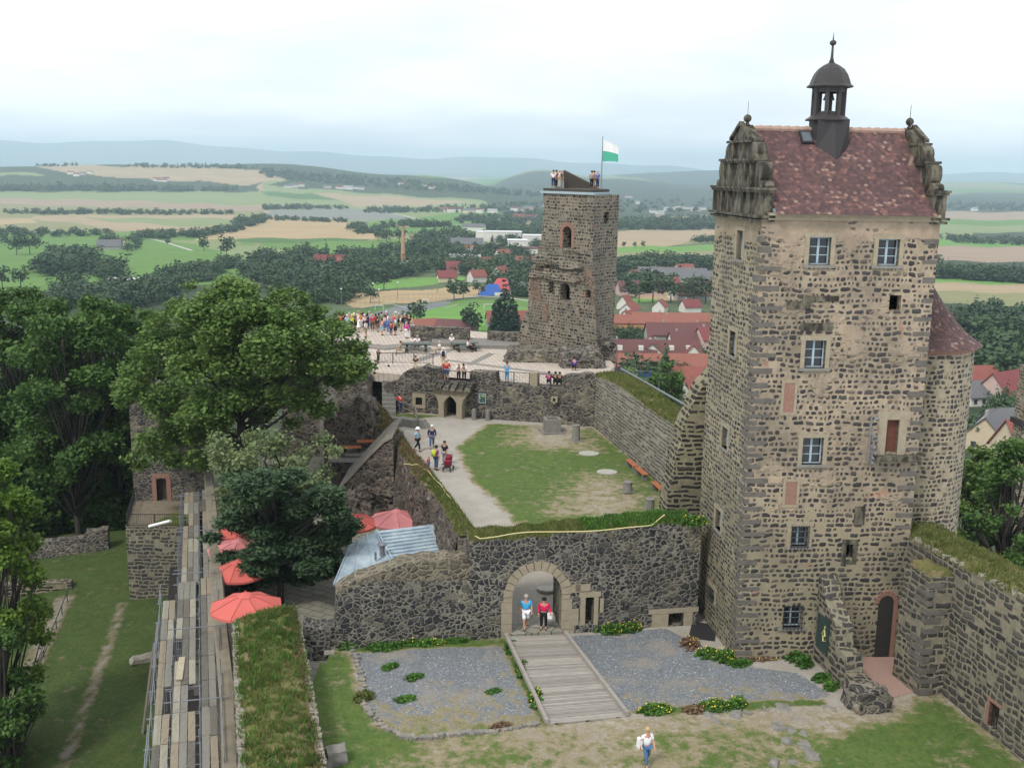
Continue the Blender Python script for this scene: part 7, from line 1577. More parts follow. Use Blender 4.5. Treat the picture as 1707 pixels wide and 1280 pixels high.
def body_meshes(kind):
    J = pose_joints(kind); out = {}
    names = ORDER+[a+n for n in 'lr' for a in ('hip', 'kn', 'an', 'toe', 'sh', 'el', 'wr')]; ix = {k: i for i, k in enumerate(names)}
    R = dict(pel=(.15, .11), wa=(.135, .1), ch=(.16, .11), ne=.06, he=.098, to=.085); 
    for n in 'lr': R.update({'hip'+n: .09, 'kn'+n: .058, 'an'+n: .042, 'toe'+n: .035, 'sh'+n: .06, 'el'+n: .042, 'wr'+n: .03})
    E_ = [('pel', 'wa'), ('wa', 'ch'), ('ch', 'ne'), ('ne', 'he'), ('he', 'to')]
    for n in 'lr': E_ += [('pel', 'hip'+n), ('hip'+n, 'kn'+n), ('kn'+n, 'an'+n), ('an'+n, 'toe'+n), ('ch', 'sh'+n), ('sh'+n, 'el'+n), ('el'+n, 'wr'+n)]
    V, F_ = skin_part([J[k] for k in names], [(ix[a], ix[b]) for a, b in E_], [R[k] for k in names]); mb = MB(); mb.add(V, F_)
    for n, s in (('l', -1), ('r', 1)):                      # hands with fingers
        w = Vector(J['wr'+n]); d = (w-Vector(J['el'+n])).normalized(); sd = Vector((1, 0, 0)) if abs(d.x) < .8 else Vector((0, 1, 0)); sd = (sd-d*sd.dot(d)).normalized(); nr_ = d.cross(sd)
        mb.tube([w-d*.02, w+d*.03, w+d*.085], [.026, .036, .036], 6)
        for k, ln in enumerate((.06, .075, .08, .07)): b_ = w+d*.08+sd*(.03-.02*k); mb.tube([b_, b_+d*ln*.5+nr_*.006, b_+d*ln+nr_*.022], [.0095, .009, .007], 5)
        b_ = w+d*.02+sd*.03; mb.tube([b_, b_+sd*.03+d*.03, b_+sd*.036+d*.06], [.012, .011, .008], 5)
    h = Vector(J['he']); mb.ball(h+Vector((0, -.105, -.012)), .018, 6, 5, (1, 1.2, 1.3))
    for s in (-1, 1): mb.ball(h+Vector((.098*s, .0, 0)), .024, 6, 5, (.5, 1, 1.3))
    mb.box(h+Vector((0, -.093, -.055)), (.045, .02, .012)); out['body'] = mb
    e = MB(); [e.ball(h+Vector((.035*s, -.09, .018)), .013, 6, 4) for s in (-1, 1)]; out['eyes'] = e
    # shirt
    def part(ks, es, rad_): n_ = list(ks); i_ = {k: i for i, k in enumerate(n_)}; V, F_ = skin_part([ks[k] for k in n_], [(i_[a], i_[b]) for a, b in es], [rad_[k] for k in n_]); m_ = MB(); m_.add(V, F_); return m_
    mid_ = lambda a, b, f: tuple(Vector(a).lerp(Vector(b), f))
    for nm, f in (('shirt', .85), ('jacket', 1.9)):
        ks = dict(pel=mid_(J['pel'], J['wa'], .1), wa=J['wa'], ch=J['ch']); rd = dict(pel=(.175, .13), wa=(.165, .125), ch=(.18, .13)); es = [('pel', 'wa'), ('wa', 'ch')]
        for n in 'lr':
            ks['sh'+n] = J['sh'+n]; rd['sh'+n] = .075; es += [('ch', 'sh'+n), ('sh'+n, 'e'+n)]
            if f > 1: ks['e'+n] = J['el'+n]; rd['e'+n] = .06; ks['w'+n] = mid_(J['el'+n], J['wr'+n], .9); rd['w'+n] = .05; es.append(('e'+n, 'w'+n))
            else: ks['e'+n] = mid_(J['sh'+n], J['el'+n], f); rd['e'+n] = .065
        out[nm] = part(ks, es, rd)
    for nm, f in (('trousers', 1.85), ('shorts', .9)):
        ks = dict(pel=J['pel']); rd = dict(pel=(.165, .13)); es = []
        for n in 'lr':
            ks['h'+n] = J['hip'+n]; rd['h'+n] = .105; es += [('pel', 'h'+n), ('h'+n, 'k'+n)]
            if f > 1: ks['k'+n] = J['kn'+n]; rd['k'+n] = .078; ks['a'+n] = mid_(J['kn'+n], J['an'+n], .88); rd['a'+n] = .065; es.append(('k'+n, 'a'+n))
            else: ks['k'+n] = mid_(J['hip'+n], J['kn'+n], 1.05); rd['k'+n] = .092
        out[nm] = part(ks, es, rd)
    if kind != 'sit':
        m_ = MB(); m_.lathe([(.15, 1.08), (.17, .95), (.2, .8), (.25, .58), (.255, .56)], n=14); m_.v = [(x, y*.8, z) for x, y, z in m_.v]; out['skirt'] = m_
    m_ = MB(); [m_.tube([Vector(J['an'+n])+Vector((0, .05, -.045)), Vector(J['toe'+n])+Vector((0, .02, 0))], [.055, .045], 7) for n in 'lr']; out['shoes'] = m_
    m_ = MB(); m_.ball(h+Vector((0, .022, .045)), .118, 10, 8, (1, 1.02, .95)); m_.v = [v if v[2] > h.z-.045 or v[1] > h.y+.03 else (v[0]*.9, v[1]+.05, v[2]) for v in m_.v]; out['hair'] = m_
    m_ = MB(); m_.ball(h+Vector((0, .04, .03)), .125, 10, 8, (1, .95, 1.1)); m_.tube([h+Vector((0, .08, 0)), h+Vector((0, .1, -.16)), h+Vector((0, .09, -.24))], [.1, .09, .05], 8); out['long_hair'] = m_
    m_ = MB(); m_.lathe([(.2, .06), (.2, .07), (.125, .08), (.12, .16), (.1, .19), (.02, .2)], h, 12); out['hat'] = m_
    m_ = MB(); m_.box(Vector(J['ch'])+Vector((0, .2, -.08)), (.3, .17, .44), 0, .02); out['backpack'] = m_
    return out
SKIN = flat('skin', (.48, .27, .18), .6, var=.08); HAIR = {'brown': flat('brown_hair', (.06, .035, .02), .7), 'grey': flat('grey_hair', (.4, .38, .36), .7), 'blond': flat('blond_hair', (.42, .3, .14), .7), 'dark': flat('dark_hair', (.015, .012, .01), .7), 'white': flat('white_hair', (.65, .63, .6), .7)}
EYE = flat('eye_dark', (.02, .015, .015), .4); SHOE = flat('shoe_dark', (.03, .025, .025), .6)
_pm = {}
def pmesh(kind, part):
    if (kind, part) not in _pm:
        if (kind, '*') not in _pm: _pm[(kind, '*')] = body_meshes(kind)
        mb = _pm[(kind, '*')][part]; o = mb.build(part, SKIN, smooth=True, uv=False); me = o.data; bpy.data.objects.remove(o); _pm[(kind, part)] = me
    return _pm[(kind, part)]
COLS = dict(white=(.75, .75, .76), red=(.5, .03, .04), crimson=(.6, .02, .09), cyan=(.03, .4, .62), blue=(.06, .16, .5), navy=(.02, .03, .08), denim=(.07, .14, .27), jeans=(.06, .1, .19), black=(.012, .012, .014), grey=(.25, .25, .26), khaki=(.32, .27, .18), tan=(.5, .4, .28), orange=(.75, .2, .05), pink=(.6, .3, .33), magenta=(.55, .04, .3), purple=(.12, .05, .3), green=(.1, .25, .1), lime=(.45, .55, .05), ltblue=(.3, .5, .62), teal=(.05, .3, .35), skyblue=(.05, .38, .7), brown=(.12, .07, .05), maroon=(.2, .02, .04), cream=(.6, .55, .42), plum=(.25, .03, .18), coral=(.7, .15, .12))
_cm = {}
def cm_(c):
    if c not in _cm: _cm[c] = cloth('cloth_'+c, COLS[c])
    return _cm[c]
def person(label, loc, face, kind='stand', top='white', bot='jeans', topk='shirt', botk='trousers', hair='brown', hairk='hair', hat=None, pack=None, h=1.7, group=None, shoes=True, girth=1.0):
    p = thing('person', label, 'person', loc, face, group, (h/1.72*girth, h/1.72*girth, h/1.72))
    def add(part, mat, nm=None):
        o = bpy.data.objects.new(nm or part, pmesh(kind, part)); COL.objects.link(o); o.parent = p
        o.material_slots[0].link = 'OBJECT'; o.material_slots[0].material = mat; return o
    add('body', SKIN); add('eyes', EYE); add(topk, cm_(top)); add(botk, cm_(bot)) 
    if shoes: add('shoes', SHOE)
    add(hairk, HAIR[hair], 'hair')
    if hat: add('hat', cm_(hat))
    if pack: add('backpack', cm_(pack))
    return p
# facing: 0 looks towards the camera (-Y)
A180 = math.pi
person('woman with short blond hair in white top and jeans walking at the bottom edge', G(1077, 1277, LZ+.01), .35, 'walk', 'white', 'denim', hair='blond', h=1.68)
wb = MB(); wp = G(1068, 1250, LZ); wb.box(Vector((G(1077,1277,LZ).x-.3, G(1077,1277,LZ).y+.1, LZ+.95)), (.12, .3, .4), .3, .03); props(wb.build('shoulder_bag', cm_('white')), 'white shoulder bag carried by the woman in white', 'bag')
gp = lambda x, y: (lambda p: Vector((p.x, p.y, LZ+.25)))(G(x, y, LZ+.25))
person('man in a turquoise shirt and white shorts walking out of the gateway', gp(876, 1047), .15, 'walk', 'skyblue', 'white', botk='shorts', hair='grey', h=1.82, pack=None, girth=1.08)
person('woman in a crimson blouse and black leggings holding a white bag in the gateway', gp(906, 1048), -.05, 'bag', 'crimson', 'black', topk='jacket', hair='dark', h=1.68, girth=1.15)
wb = MB(); wp = gp(914, 1048); wb.box(gp(906, 1048)+Vector((.3, -.2, .82)), (.26, .1, .34), .2, .02); props(wb.build('carrier_bag', cm_('white')), 'white carrier bag in the hand of the woman in crimson', 'bag')
c0 = lambda x, y: G(x, y, 0.03)
person('man with white hat and light blue shirt walking down the courtyard path', c0(696, 752), 1.2, 'walk', 'ltblue', 'black', hair='grey', hat='white', h=1.78, girth=1.08)
person('man with white hair in a dark blue jacket and jeans on the courtyard path', c0(720, 747), .1, 'walk', 'navy', 'jeans', topk='jacket', hair='white', h=1.78, girth=1.08)
person('person with a lime green backpack and jeans standing on the path', c0(727, 783), 2.3, 'stand', 'plum', 'jeans', hair='dark', pack='lime', h=1.75, girth=1.05)
person('woman in a dark sleeveless top and grey trousers behind the pushchair', c0(741, 774), -.5, 'bag', 'black', 'grey', hair='brown', h=1.72)
person('small child in a coral shirt and blue trousers on the path', c0(714, 783), 1.0, 'stand', 'coral', 'blue', hair='blond', h=1.0, girth=1.1)
sv_ = thing('pushchair', 'maroon three wheeled pushchair on the courtyard path', 'pushchair', c0(747, 784), -.2)
mb = MB(); mb.box((0, .05, .62), (.42, .5, .36), 0, .03, rx=.3); mb.build('seat_bag', cm_('maroon'), sv_); mb = MB(); mb.ball((0, .18, .9), .28, 10, 8, (.85, 1, .8)); mb.build('hood', cm_('maroon'), sv_, smooth=True)
mb = MB(); [mb.bar((x, .45, 1.05), (x, -.35, .2), .03) for x in (-.22, .22)]; mb.bar((-.22, .45, 1.05), (.22, .45, 1.05), .035); [mb.bar((x, .3, .2), (x*.9, 0, .5), .03) for x in (-.28, .28)]; mb.box((0, 0, .3), (.36, .5, .14)); mb.build('frame', M['iron'], sv_)
for x, y in ((-.3, .3), (.3, .3), (-.26, -.35), (.26, -.35)):
    mb = MB(); [mb.tube([(x-.02, y, .16), (x+.02, y, .16)], .16, 14)]; mb.build('wheel', M['iron'], sv_)
person('person in an orange red shirt bending over the wooden railing', G(668, 688, .1), -2.4, 'lean', 'red', 'jeans', hair='dark', h=1.7)
person('person in a blue shirt leaning on the wooden railing beside the red one', G(655, 683, .1), -2.4, 'lean', 'blue', 'jeans', hair='grey', h=1.7)
person('person in jeans and dark jacket climbing the stone stairs', G(648, 640, TZ-1.6), 3.0, 'walk', 'black', 'denim', topk='jacket', hair='dark', h=1.72)
# terrace
tz = lambda x, y: G(x, y, TZ+.01)
bp = lambda px, d=-.55: on(RA, RB, tu(px, 630)[0], TZ+.01, d)
person('big man in a red shirt and blue shorts leaning back on the balcony rail', bp(748, -.6), A180+.1, 'stand', 'red', 'denim', botk='shorts', hair='grey', h=1.85, girth=1.15)
person('woman in white with dark trousers on the balcony, left of her companion', bp(768), .1, 'lean', 'white', 'black', hair='blond', h=1.66)
person('woman in a white blouse on the right side of the balcony', bp(777), -.2, 'lean', 'white', 'black', hair='dark', h=1.68)
person('person in sky blue standing at the railing left of the stone pier', on(RA, RB, nz(840), TZ, .9), A180, 'photo', 'skyblue', 'skyblue', hair='brown', h=1.72)
person('person in magenta sitting behind the railing right of the stone pier', on(RA, RB, nz(911), TZ-.1, .85), A180, 'sit', 'magenta', 'black', topk='jacket', hair='dark', h=1.72)
person('person in black sitting behind the railing, left of two', on(RA, RB, nz(922), TZ-.1, .85), A180, 'sit', 'black', 'black', topk='jacket', hair='dark', h=1.72)
person('person in black with pale arms sitting behind the railing, last on the right', on(RA, RB, nz(929), TZ-.1, .85), A180, 'sit', 'black', 'black', hair='dark', h=1.72)
person('person in purple sitting at the grassy end of the terrace', tz(957, 618), A180, 'sit', 'purple', 'black', topk='jacket', hair='dark', h=1.72)
person('person in black stretching an arm beside the ruined tower foot', tz(962, 592)+Vector((0, 0, .8)), 1.2, 'photo', 'black', 'grey', hair='brown', h=1.72)
person('person with a rucksack in white shirt and beige trousers on the terrace', tz(739, 611), A180, 'stand', 'white', 'tan', hair='white', pack='navy', h=1.72)
person('person in lilac grey at the left end of the terrace rail', tz(631, 604), -1.2, 'stand', 'grey', 'black', hair='grey', h=1.74)
person('child in a dark vest sitting on the ruined wall above the stairs', tz(693, 615)+Vector((0, 0, .1)), 0, 'sit', 'black', 'tan', hair='dark', h=1.5)
for x, y, dz, f, c1, c2, hr, lab in ((668, 590, .0, -1.5, 'khaki', 'khaki', 'brown', 'person in khaki sitting at the left end of the left picnic table'), (688, 580, 0, 0, 'white', 'grey', 'dark', 'left one of two people in white behind the left picnic table'), (696, 580, 0, 0, 'white', 'navy', 'grey', 'right one of two people in white behind the left picnic table'),
     (733, 590, 0, -1.3, 'white', 'khaki', 'grey', 'person in white sitting left of the right picnic table'), (753, 578, 0, 0, 'white', 'grey', 'white', 'person in white sitting behind the right picnic table'), (780, 586, 0, 1.3, 'white', 'black', 'brown', 'person in white with a black skirt sitting right of the right picnic table')):
    person(lab, tz(x, y)+Vector((0, 0, dz)), f, 'sit', c1, c2, hair=hr, h=1.72)
# the crowd at the far left corner of the terrace
CR = [(566, 549, 'orange', 'white', 0, 'an orange shirt and white trousers at the left end'), (579, 549, 'ltblue', 'jeans', 0, 'a pale blue shirt and jeans, second from the left'), (587, 550, 'lime', 'black', 2, 'a yellow green top and dark skirt with fair hair'), (598, 552, 'white', 'white', 2, 'a white dress'), (602, 545, 'orange', 'white', 0, 'an orange top behind the white dress'),
 (610, 560, 'white', 'khaki', 1, 'a white shirt and olive trousers, standing forward'), (608, 548, 'white', 'navy', 0, 'a white blouse and navy trousers'), (613, 546, 'navy', 'navy', 0, 'dark blue clothes in the thick of the group'), (621, 549, 'crimson', 'brown', 0, 'a crimson pullover and brown trousers'), (626, 546, 'maroon', 'black', 2, 'a maroon dress'),
 (632, 544, 'teal', 'tan', 0, 'a teal top raising a camera'), (637, 557, 'pink', 'ltblue', 1, 'a pink top and pale blue shorts'), (641, 548, 'cream', 'denim', 0, 'a cream shirt and denim trousers'), (647, 551, 'blue', 'blue', 0, 'a bright blue shirt'), (652, 556, 'red', 'navy', 0, 'a small red shirt, child sized'),
 (659, 557, 'khaki', 'black', 2, 'a khaki top and black skirt'), (656, 546, 'coral', 'grey', 0, 'a coral shirt half hidden behind others'), (660, 545, 'cream', 'grey', 0, 'a yellowish white hat and cream shirt'), (669, 550, 'white', 'tan', 0, 'a white shirt with a dark rucksack'), (678, 562, 'magenta', 'white', 0, 'a purple pink jacket and white trousers'),
 (682, 548, 'black', 'navy', 0, 'a black shirt near the right end'), (687, 553, 'tan', 'white', 0, 'a light brown jacket at the right end'), (591, 545, 'brown', 'black', 0, 'a brown shirt behind the fair haired one'), (573, 546, 'black', 'black', 0, 'black clothes between the orange and the blue one'), (616, 544, 'ltblue', 'jeans', 0, 'a light blue blouse near the parapet'),
 (636, 545, 'green', 'khaki', 0, 'a green shirt at the parapet'), (644, 543, 'navy', 'black', 0, 'a navy jumper at the parapet'), (665, 544, 'grey', 'black', 0, 'a grey shirt at the parapet'), (675, 546, 'brown', 'jeans', 0, 'a brown top behind the rucksack'), (605, 543, 'purple', 'grey', 0, 'a dark purple top at the parapet'), (583, 544, 'red', 'denim', 0, 'a red top at the parapet'), (630, 551, 'black', 'brown', 2, 'black clothes in the middle of the group'), (598, 543, 'cream', 'tan', 0, 'a cream jacket at the parapet')]
rc = random.Random(12)
for i, (x, y, c1, c2, bk, lab) in enumerate(CR):
    person('person in the terrace crowd with '+lab, tz(x, y+2), A180+rc.uniform(-1.1, 1.1) if i % 4 else rc.uniform(-1, 1), rc.choice(['stand', 'stand', 'photo', 'bag']), c1, c2, topk=rc.choice(['shirt', 'jacket']), botk=('trousers', 'shorts', 'skirt')[bk], hair=rc.choice(['brown', 'grey', 'blond', 'dark', 'white']), hairk=rc.choice(['hair', 'long_hair']), hat=('cream' if x == 660 else 'lime' if x == 587 else None), pack=('black' if x in (669,) else None), h=(1.4 if x == 652 else rc.uniform(1.62, 1.82)), group='crowd of visitors on the terrace')
# on top of the ruined tower
mb = MB(); 
pt_ = lambda px, d: (lambda v: Vector((v.x, v.y, PZ)))(VY(px, 316, FA.y+d))
for px, d, c1, c2, hr, lab in ((922, 1.2, 'white', 'navy', 'brown', 'person in white at the left edge of the ruined tower platform'), (927, 2.0, 'maroon', 'black', 'dark', 'person in maroon, second on the ruined tower platform'), (932, 1.0, 'cream', 'tan', 'blond', 'fair person next to the wooden hood on the ruined tower'), (936, 2.4, 'brown', 'khaki', 'grey', 'person in brown right in front of the wooden hood'), (986, .0, 'grey', 'black', 'brown', 'left one of the three people by the flagpole'), (990, .5, 'coral', 'tan', 'dark', 'middle one of the three people by the flagpole'), (996, .2, 'blue', 'navy', 'grey', 'person in blue closest to the flagpole')):
    person(lab, pt_(px, d), rc.uniform(0, 6), 'stand', c1, c2, hair=hr, h=1.7)

# ------------------------------------------------------------------ town and sports ground
WALLC = dict(w=(.62, .6, .55), c=(.55, .46, .33), o=(.6, .3, .14), g=(.3, .29, .27), p=(.5, .36, .32), b=(.22, .3, .38), y=(.6, .45, .2)); ROOFC = dict(r=(.22, .075, .058), d=(.13, .058, .055), g=(.13, .13, .135), s=(.3, .3, .3), o=(.24, .095, .068), w=(.6, .6, .6), b=(.03, .1, .35), m=(.19, .055, .055))
_hm = {}
def hmat(k, c):
    if (k, c) not in _hm: _hm[(k, c)] = flat(('wall_' if k == 'w' else 'roof_')+c, (WALLC if k == 'w' else ROOFC)[c], .85, var=.15, nsc=.7)
    return _hm[(k, c)]
WIN = flat('house_window', (.04, .05, .06), .3)
def house(px, py, L, Wd, h, rise, rz, wc, rc_, label, chim=1, name='house', dorm=0, group='houses of the town', win=True, sink=1.5):
    p = T(px, py)
    if p is None: return
    p = p.copy()
    t = thing(name, label, 'house', p, rz, group); mb = MB(); x, y = L/2, Wd/2
    mb.add([(-x, -y, -sink), (x, -y, -sink), (x, y, -sink), (-x, y, -sink), (-x, -y, h), (x, -y, h), (x, y, h), (-x, y, h), (-x, 0, h+rise), (x, 0, h+rise)], [(0, 1, 5, 4), (1, 2, 6, 9, 5), (2, 3, 7, 6), (3, 0, 4, 8, 7)]); wl = mb.build('wall', hmat('w', wc), t)
    mb = MB(); o = .5; k = rise/y; T3 = .25
    for s in (-1, 1): mb.hexa([Vector(q) for q in ((-x-o, 0, h+rise), (x+o, 0, h+rise), (x+o, s*(y+o), h-o*k), (-x-o, s*(y+o), h-o*k), (-x-o, 0, h+rise+T3), (x+o, 0, h+rise+T3), (x+o, s*(y+o), h-o*k+T3), (-x-o, s*(y+o), h-o*k+T3))])
    rf = mb.build('roof', hmat('r', rc_), t)
    for c_ in range(chim): mb = MB(); cx = -x*.5+x*c_; mb.box((cx, .6, h+rise+.3), (.7, .7, 1.6)); mb.build('chimney', hmat('w', 'g'), rf)
    for d in range(dorm): mb = MB(); cx = -x+L*(d+.7)/(dorm+.4); mb.box((cx, -y*.55, h+rise*.5), (1.6, 1.6, 1.5)); dm = mb.build('dormer', hmat('w', 'w'), rf)
    if win:
        fl = max(1, int(h/2.8)); n = max(1, int(L/2.8)); cnt = 0; ws = []
        for f in range(fl):
            for i in range(n): ws.append((-x+L*(i+.5)/n, -y-.03, f*2.8+1.6, 0))
            for i in range(max(1, int(Wd/3.2))):
                for s in (-1, 1): ws.append((s*(x+.03), -y+Wd*(i+.5)/max(1, int(Wd/3.2)), f*2.8+1.6, 1))
        for wx, wy, wz_, sd in ws[:60]:
            mb = MB(); mb.box((0, 0, 0), (1.1, .06, 1.3) if not sd else (.06, 1.1, 1.3)); w_ = mb.build('window', WIN, t); w_.location = (wx, wy, wz_)
    return t
H = [ # px, py (ground), length, width, height, roof rise, rotation, wall, roof, label
 (1065, 556, 46, 11, 6.5, 3.5, .03, 'o', 'o', 'long orange walled terrace row with a bright red roof between the towers', 3, 0), (1145, 553, 48, 11, 6.5, 3.8, .03, 'c', 'o', 'long cream walled terrace row continuing the orange one', 3, 0),
 (1133, 575, 34, 12, 6, 5, .05, 'g', 'd', 'grey walled block with a dark maroon roof below the terrace rows', 2, 0), (1138, 582, 13, 11, 3.5, 5, .1, 'w', 'd', 'hipped maroon roofed house in front of the grey block', 1, 0), (1182, 583, 12, 12, 6, 5, .3, 'p', 'm', 'pink house beside the left edge of the big tower', 1, 0), (1083, 578, 6, 5, 3, 3, 1.4, 'w', 'r', 'tiny white gabled house below the orange row', 0, 0),
 (1048, 604, 22, 11, 4, 6, .05, 'w', 'd', 'broad dark red roof just right of the ruined tower', 1, 2), (1115, 603, 26, 11, 4, 5.5, .12, 'w', 'd', 'white house with a long dark red roof and dormers below the grey block', 1, 3), (1085, 604, 9, 10, 4.5, 4.5, 1.5, 'w', 'd', 'white gable front house at the left of the dormered house', 0, 0), (1155, 607, 9, 9, 4, 5, 1.4, 'w', 'm', 'white gable front house at the right of the dormered house', 0, 0),
 (1130, 622, 44, 12, 3.5, 4.5, .08, 'c', 'o', 'long low red roof just above the inner wall, upper one', 0, 0), (1125, 647, 34, 12, 3.5, 5, -.12, 'w', 'r', 'long red roof above the inner wall, lower one', 0, 0), (1160, 672, 14, 10, 4, 5, .7, 'w', 'r', 'red roofed white house behind the buttress of the big tower', 0, 0),
 (1065, 492, 26, 12, 3.5, 5, .15, 'p', 'd', 'dark red barn roof upper left between the towers', 0, 0), (1042, 515, 9, 8, 4, 5, 1.0, 'w', 'r', 'white gabled house hugging the ruined tower, upper one', 0, 0), (1050, 526, 13, 9, 4, 4, 1.1, 'w', 'r', 'white gabled house hugging the ruined tower, lower one', 0, 0), (1120, 472, 46, 12, 6, 4.5, -.12, 'c', 'g', 'long pale house with a grey roof between the towers', 2, 0), (1165, 476, 24, 12, 5, 5, -.3, 'w', 'g', 'white gabled house with a dark grey roof left of the big tower', 1, 0), (1128, 497, 8, 7, 3, 3.5, .3, 'w', 'b', 'little house with a blue grey roof before the stubble plot', 0, 0), (1120, 487, 12, 9, 4, 5, .9, 'p', 'r', 'pinkish red roofed house in the gardens', 1, 0), (1165, 490, 13, 9, 4, 4, .1, 'p', 'd', 'low maroon roofed house by the garden trees', 0, 0), (1083, 473, 12, 8, 4, 5, 1.3, 'w', 's', 'white gabled house left of the long grey roofed one', 0, 0), (1105, 463, 16, 9, 4, 4, .1, 'c', 'd', 'far red roofed house above the long grey roof', 0, 0), (1155, 500, 20, 9, 3.5, 4, .1, 'g', 'd', 'dark low roof behind the round trees', 0, 0),
 (834, 470, 12, 10, 4.5, 6, 1.1, 'w', 'r', 'white gabled house with a red roof above the blue hut', 0, 0), (868, 490, 22, 8, 3, 4, -.9, 'g', 's', 'grey roofed shed left of the ruined tower', 0, 0), (838, 437, 14, 10, 5, 6, .8, 'w', 'o', 'red roofed house with white gable in the wood left of the ruined tower', 0, 0), (767, 455, 20, 10, 3.5, 5, .1, 'w', 'm', 'dark red roof among the trees left of the road', 0, 0), (812, 448, 12, 9, 4, 5, .4, 'p', 'r', 'small red roof beside the country road', 0, 0), (775, 440, 26, 10, 4, 4, .05, 'g', 's', 'grey roofed house above the dark red roof', 0, 0),
 (752, 424, 42, 12, 5, 1.5, .02, 'w', 's', 'pale flat roofed hall left of the country road', 0, 0), (778, 420, 32, 13, 8, 6, .05, 'o', 'g', 'large orange walled villa with a grey roof beside the road', 1, 0), (870, 422, 60, 16, 5, 1.5, .02, 'w', 'p2' if 0 else 'd', 'long pink roofed factory just left of the ruined tower', 0, 0), (862, 418, 20, 16, 11, 1.0, .02, 'w', 'w', 'white factory block on the left end of the pink roof', 0, 0), (888, 414, 22, 16, 14, 1.0, .1, 'w', 'w', 'white factory block right behind the pink roof', 0, 0), (814, 399, 26, 18, 9, 1, -.5, 'w', 'w', 'white flat building, left one of the two in the wood', 0, 0), (838, 403, 44, 18, 12, 1, .1, 'w', 'w', 'white flat building, right one of the two in the wood', 0, 0), (858, 440, 30, 9, 3, 1.5, -.1, 'w', 's', 'long grey shed between trees left of the ruined tower', 0, 0), (882, 446, 22, 10, 4, 5, 0, 'p', 'r', 'red roof touching the left outline of the ruined tower', 0, 0),
 (550, 445, 24, 9, 3.5, 6, .05, 'p', 'm', 'red roof in the woods beyond the big ash tree', 0, 0), (572, 446, 9, 8, 4, 4, .2, 'o', 'o', 'small orange gable beside the red roof in the woods', 0, 0), (545, 465, 11, 8, 3.5, 6, 1.0, 'w', 's', 'grey steep gable in the woods beyond the big ash', 0, 0), (660, 448, 22, 8, 3, 3, .1, 'w', 's', 'pale house at the foot of the factory chimney', 0, 0), (531, 467, 18, 7, 2.5, 1.5, .1, 'w', 'w', 'long low white roof in the woods', 0, 0),
 (183, 416, 22, 11, 3.5, 6, .15, 'g', 'g', 'dark roofed farmhouse on the left green meadow', 0, 0), (201, 414, 11, 9, 4, 5, -.5, 'w', 'd', 'brown roofed farm wing with a white wall', 0, 0), (212, 474, 22, 8, 3, 1, .1, 'w', 'w', 'white hut roof shining in the scrub under the meadow', 0, 0),
 (850, 545, 20, 10, 3, 4, .15, 'g', 'r', 'dark red roof left of the ruined tower foot, right one', 0, 0), (762, 553, 16, 10, 2, 3, -.2, 'g', 'd', 'dark red roof peeping over the parapet wall', 0, 0), (700, 552, 14, 9, 2, 3, .5, 'c', 'o', 'pale brown roof peeping over the parapet near the crowd', 0, 0),
 (1622, 660, 11, 9, 5, 4, .1, 'b', 'r', 'red roofed bluish house right of the round stair tower', 0, 0), (1634, 672, 14, 9, 3, 3.5, .3, 'w', 'g', 'black roofed white house below the bluish one', 0, 0), (1650, 656, 15, 9, 3, 3, .2, 'w', 's', 'white low roofed house above the black roofed one', 0, 0), (1682, 672, 19, 11, 3.5, 6, .6, 'p', 'm', 'maroon roofed house at the right edge', 0, 0), (1605, 542, 26, 12, 2, 3.5, -.08, 'c', 'o', 'orange barn roof in the trees right of the big tower', 0, 0),
 (1650, 745, 13, 8, 4, 4, .9, 'c', 'g', 'cream gabled house with grey roofs behind the trees at the right', 1, 0), (1690, 735, 16, 8, 4, 4, .3, 'w', 'g', 'grey roofed house wing at the right edge', 0, 0), (1720, 775, 14, 10, 4, 6, .2, 'c', 'r', 'red roof cut by the right edge', 0, 0)]
H += [(1048, 540, 10, 8, 4, 4, .9, 'w', 'r', 'small red roofed house in the bushes right of the ruined tower', 1, 0), (1092, 545, 9, 7, 3.5, 3.5, .2, 'c', 'o', 'small orange roofed house just under the orange row', 1, 0), (1150, 520, 12, 8, 4, 4, .4, 'w', 'm', 'maroon roofed house right above the cream terrace row', 1, 0), (1100, 520, 10, 8, 4, 4, 1.2, 'w', 'r', 'red roofed house right above the orange terrace row', 1, 0), (1140, 458, 14, 9, 4, 4, .3, 'w', 'r', 'far red roofed house behind the long grey roof', 0, 0), (1060, 468, 11, 8, 4, 4, .7, 'c', 'r', 'far red roofed house close to the ruined tower', 0, 0), (795, 470, 11, 8, 4, 4, .6, 'w', 'r', 'red roofed house left of the white gabled one', 1, 0), (745, 470, 12, 8, 3.5, 4, .2, 'c', 'm', 'maroon roofed house at the edge of the bright meadow', 0, 0), (860, 465, 12, 9, 4, 4, .5, 'w', 'r', 'red roofed house in the trees beside the ruined tower', 1, 0)]
for (px, py, L, Wd, h, ri, rz, wc, rc_, lab, ch, dm) in H:
    kk = 1.0 if not (1025 < px < 1200 and py > 500) else .78
    L, Wd, h, ri = L*(kk if L < 40 else 1), Wd*kk, h*kk, ri*kk
    house(px, py, L, Wd, h, ri, rz, wc, rc_, lab, ch, dorm=dm, win=(py > 520))
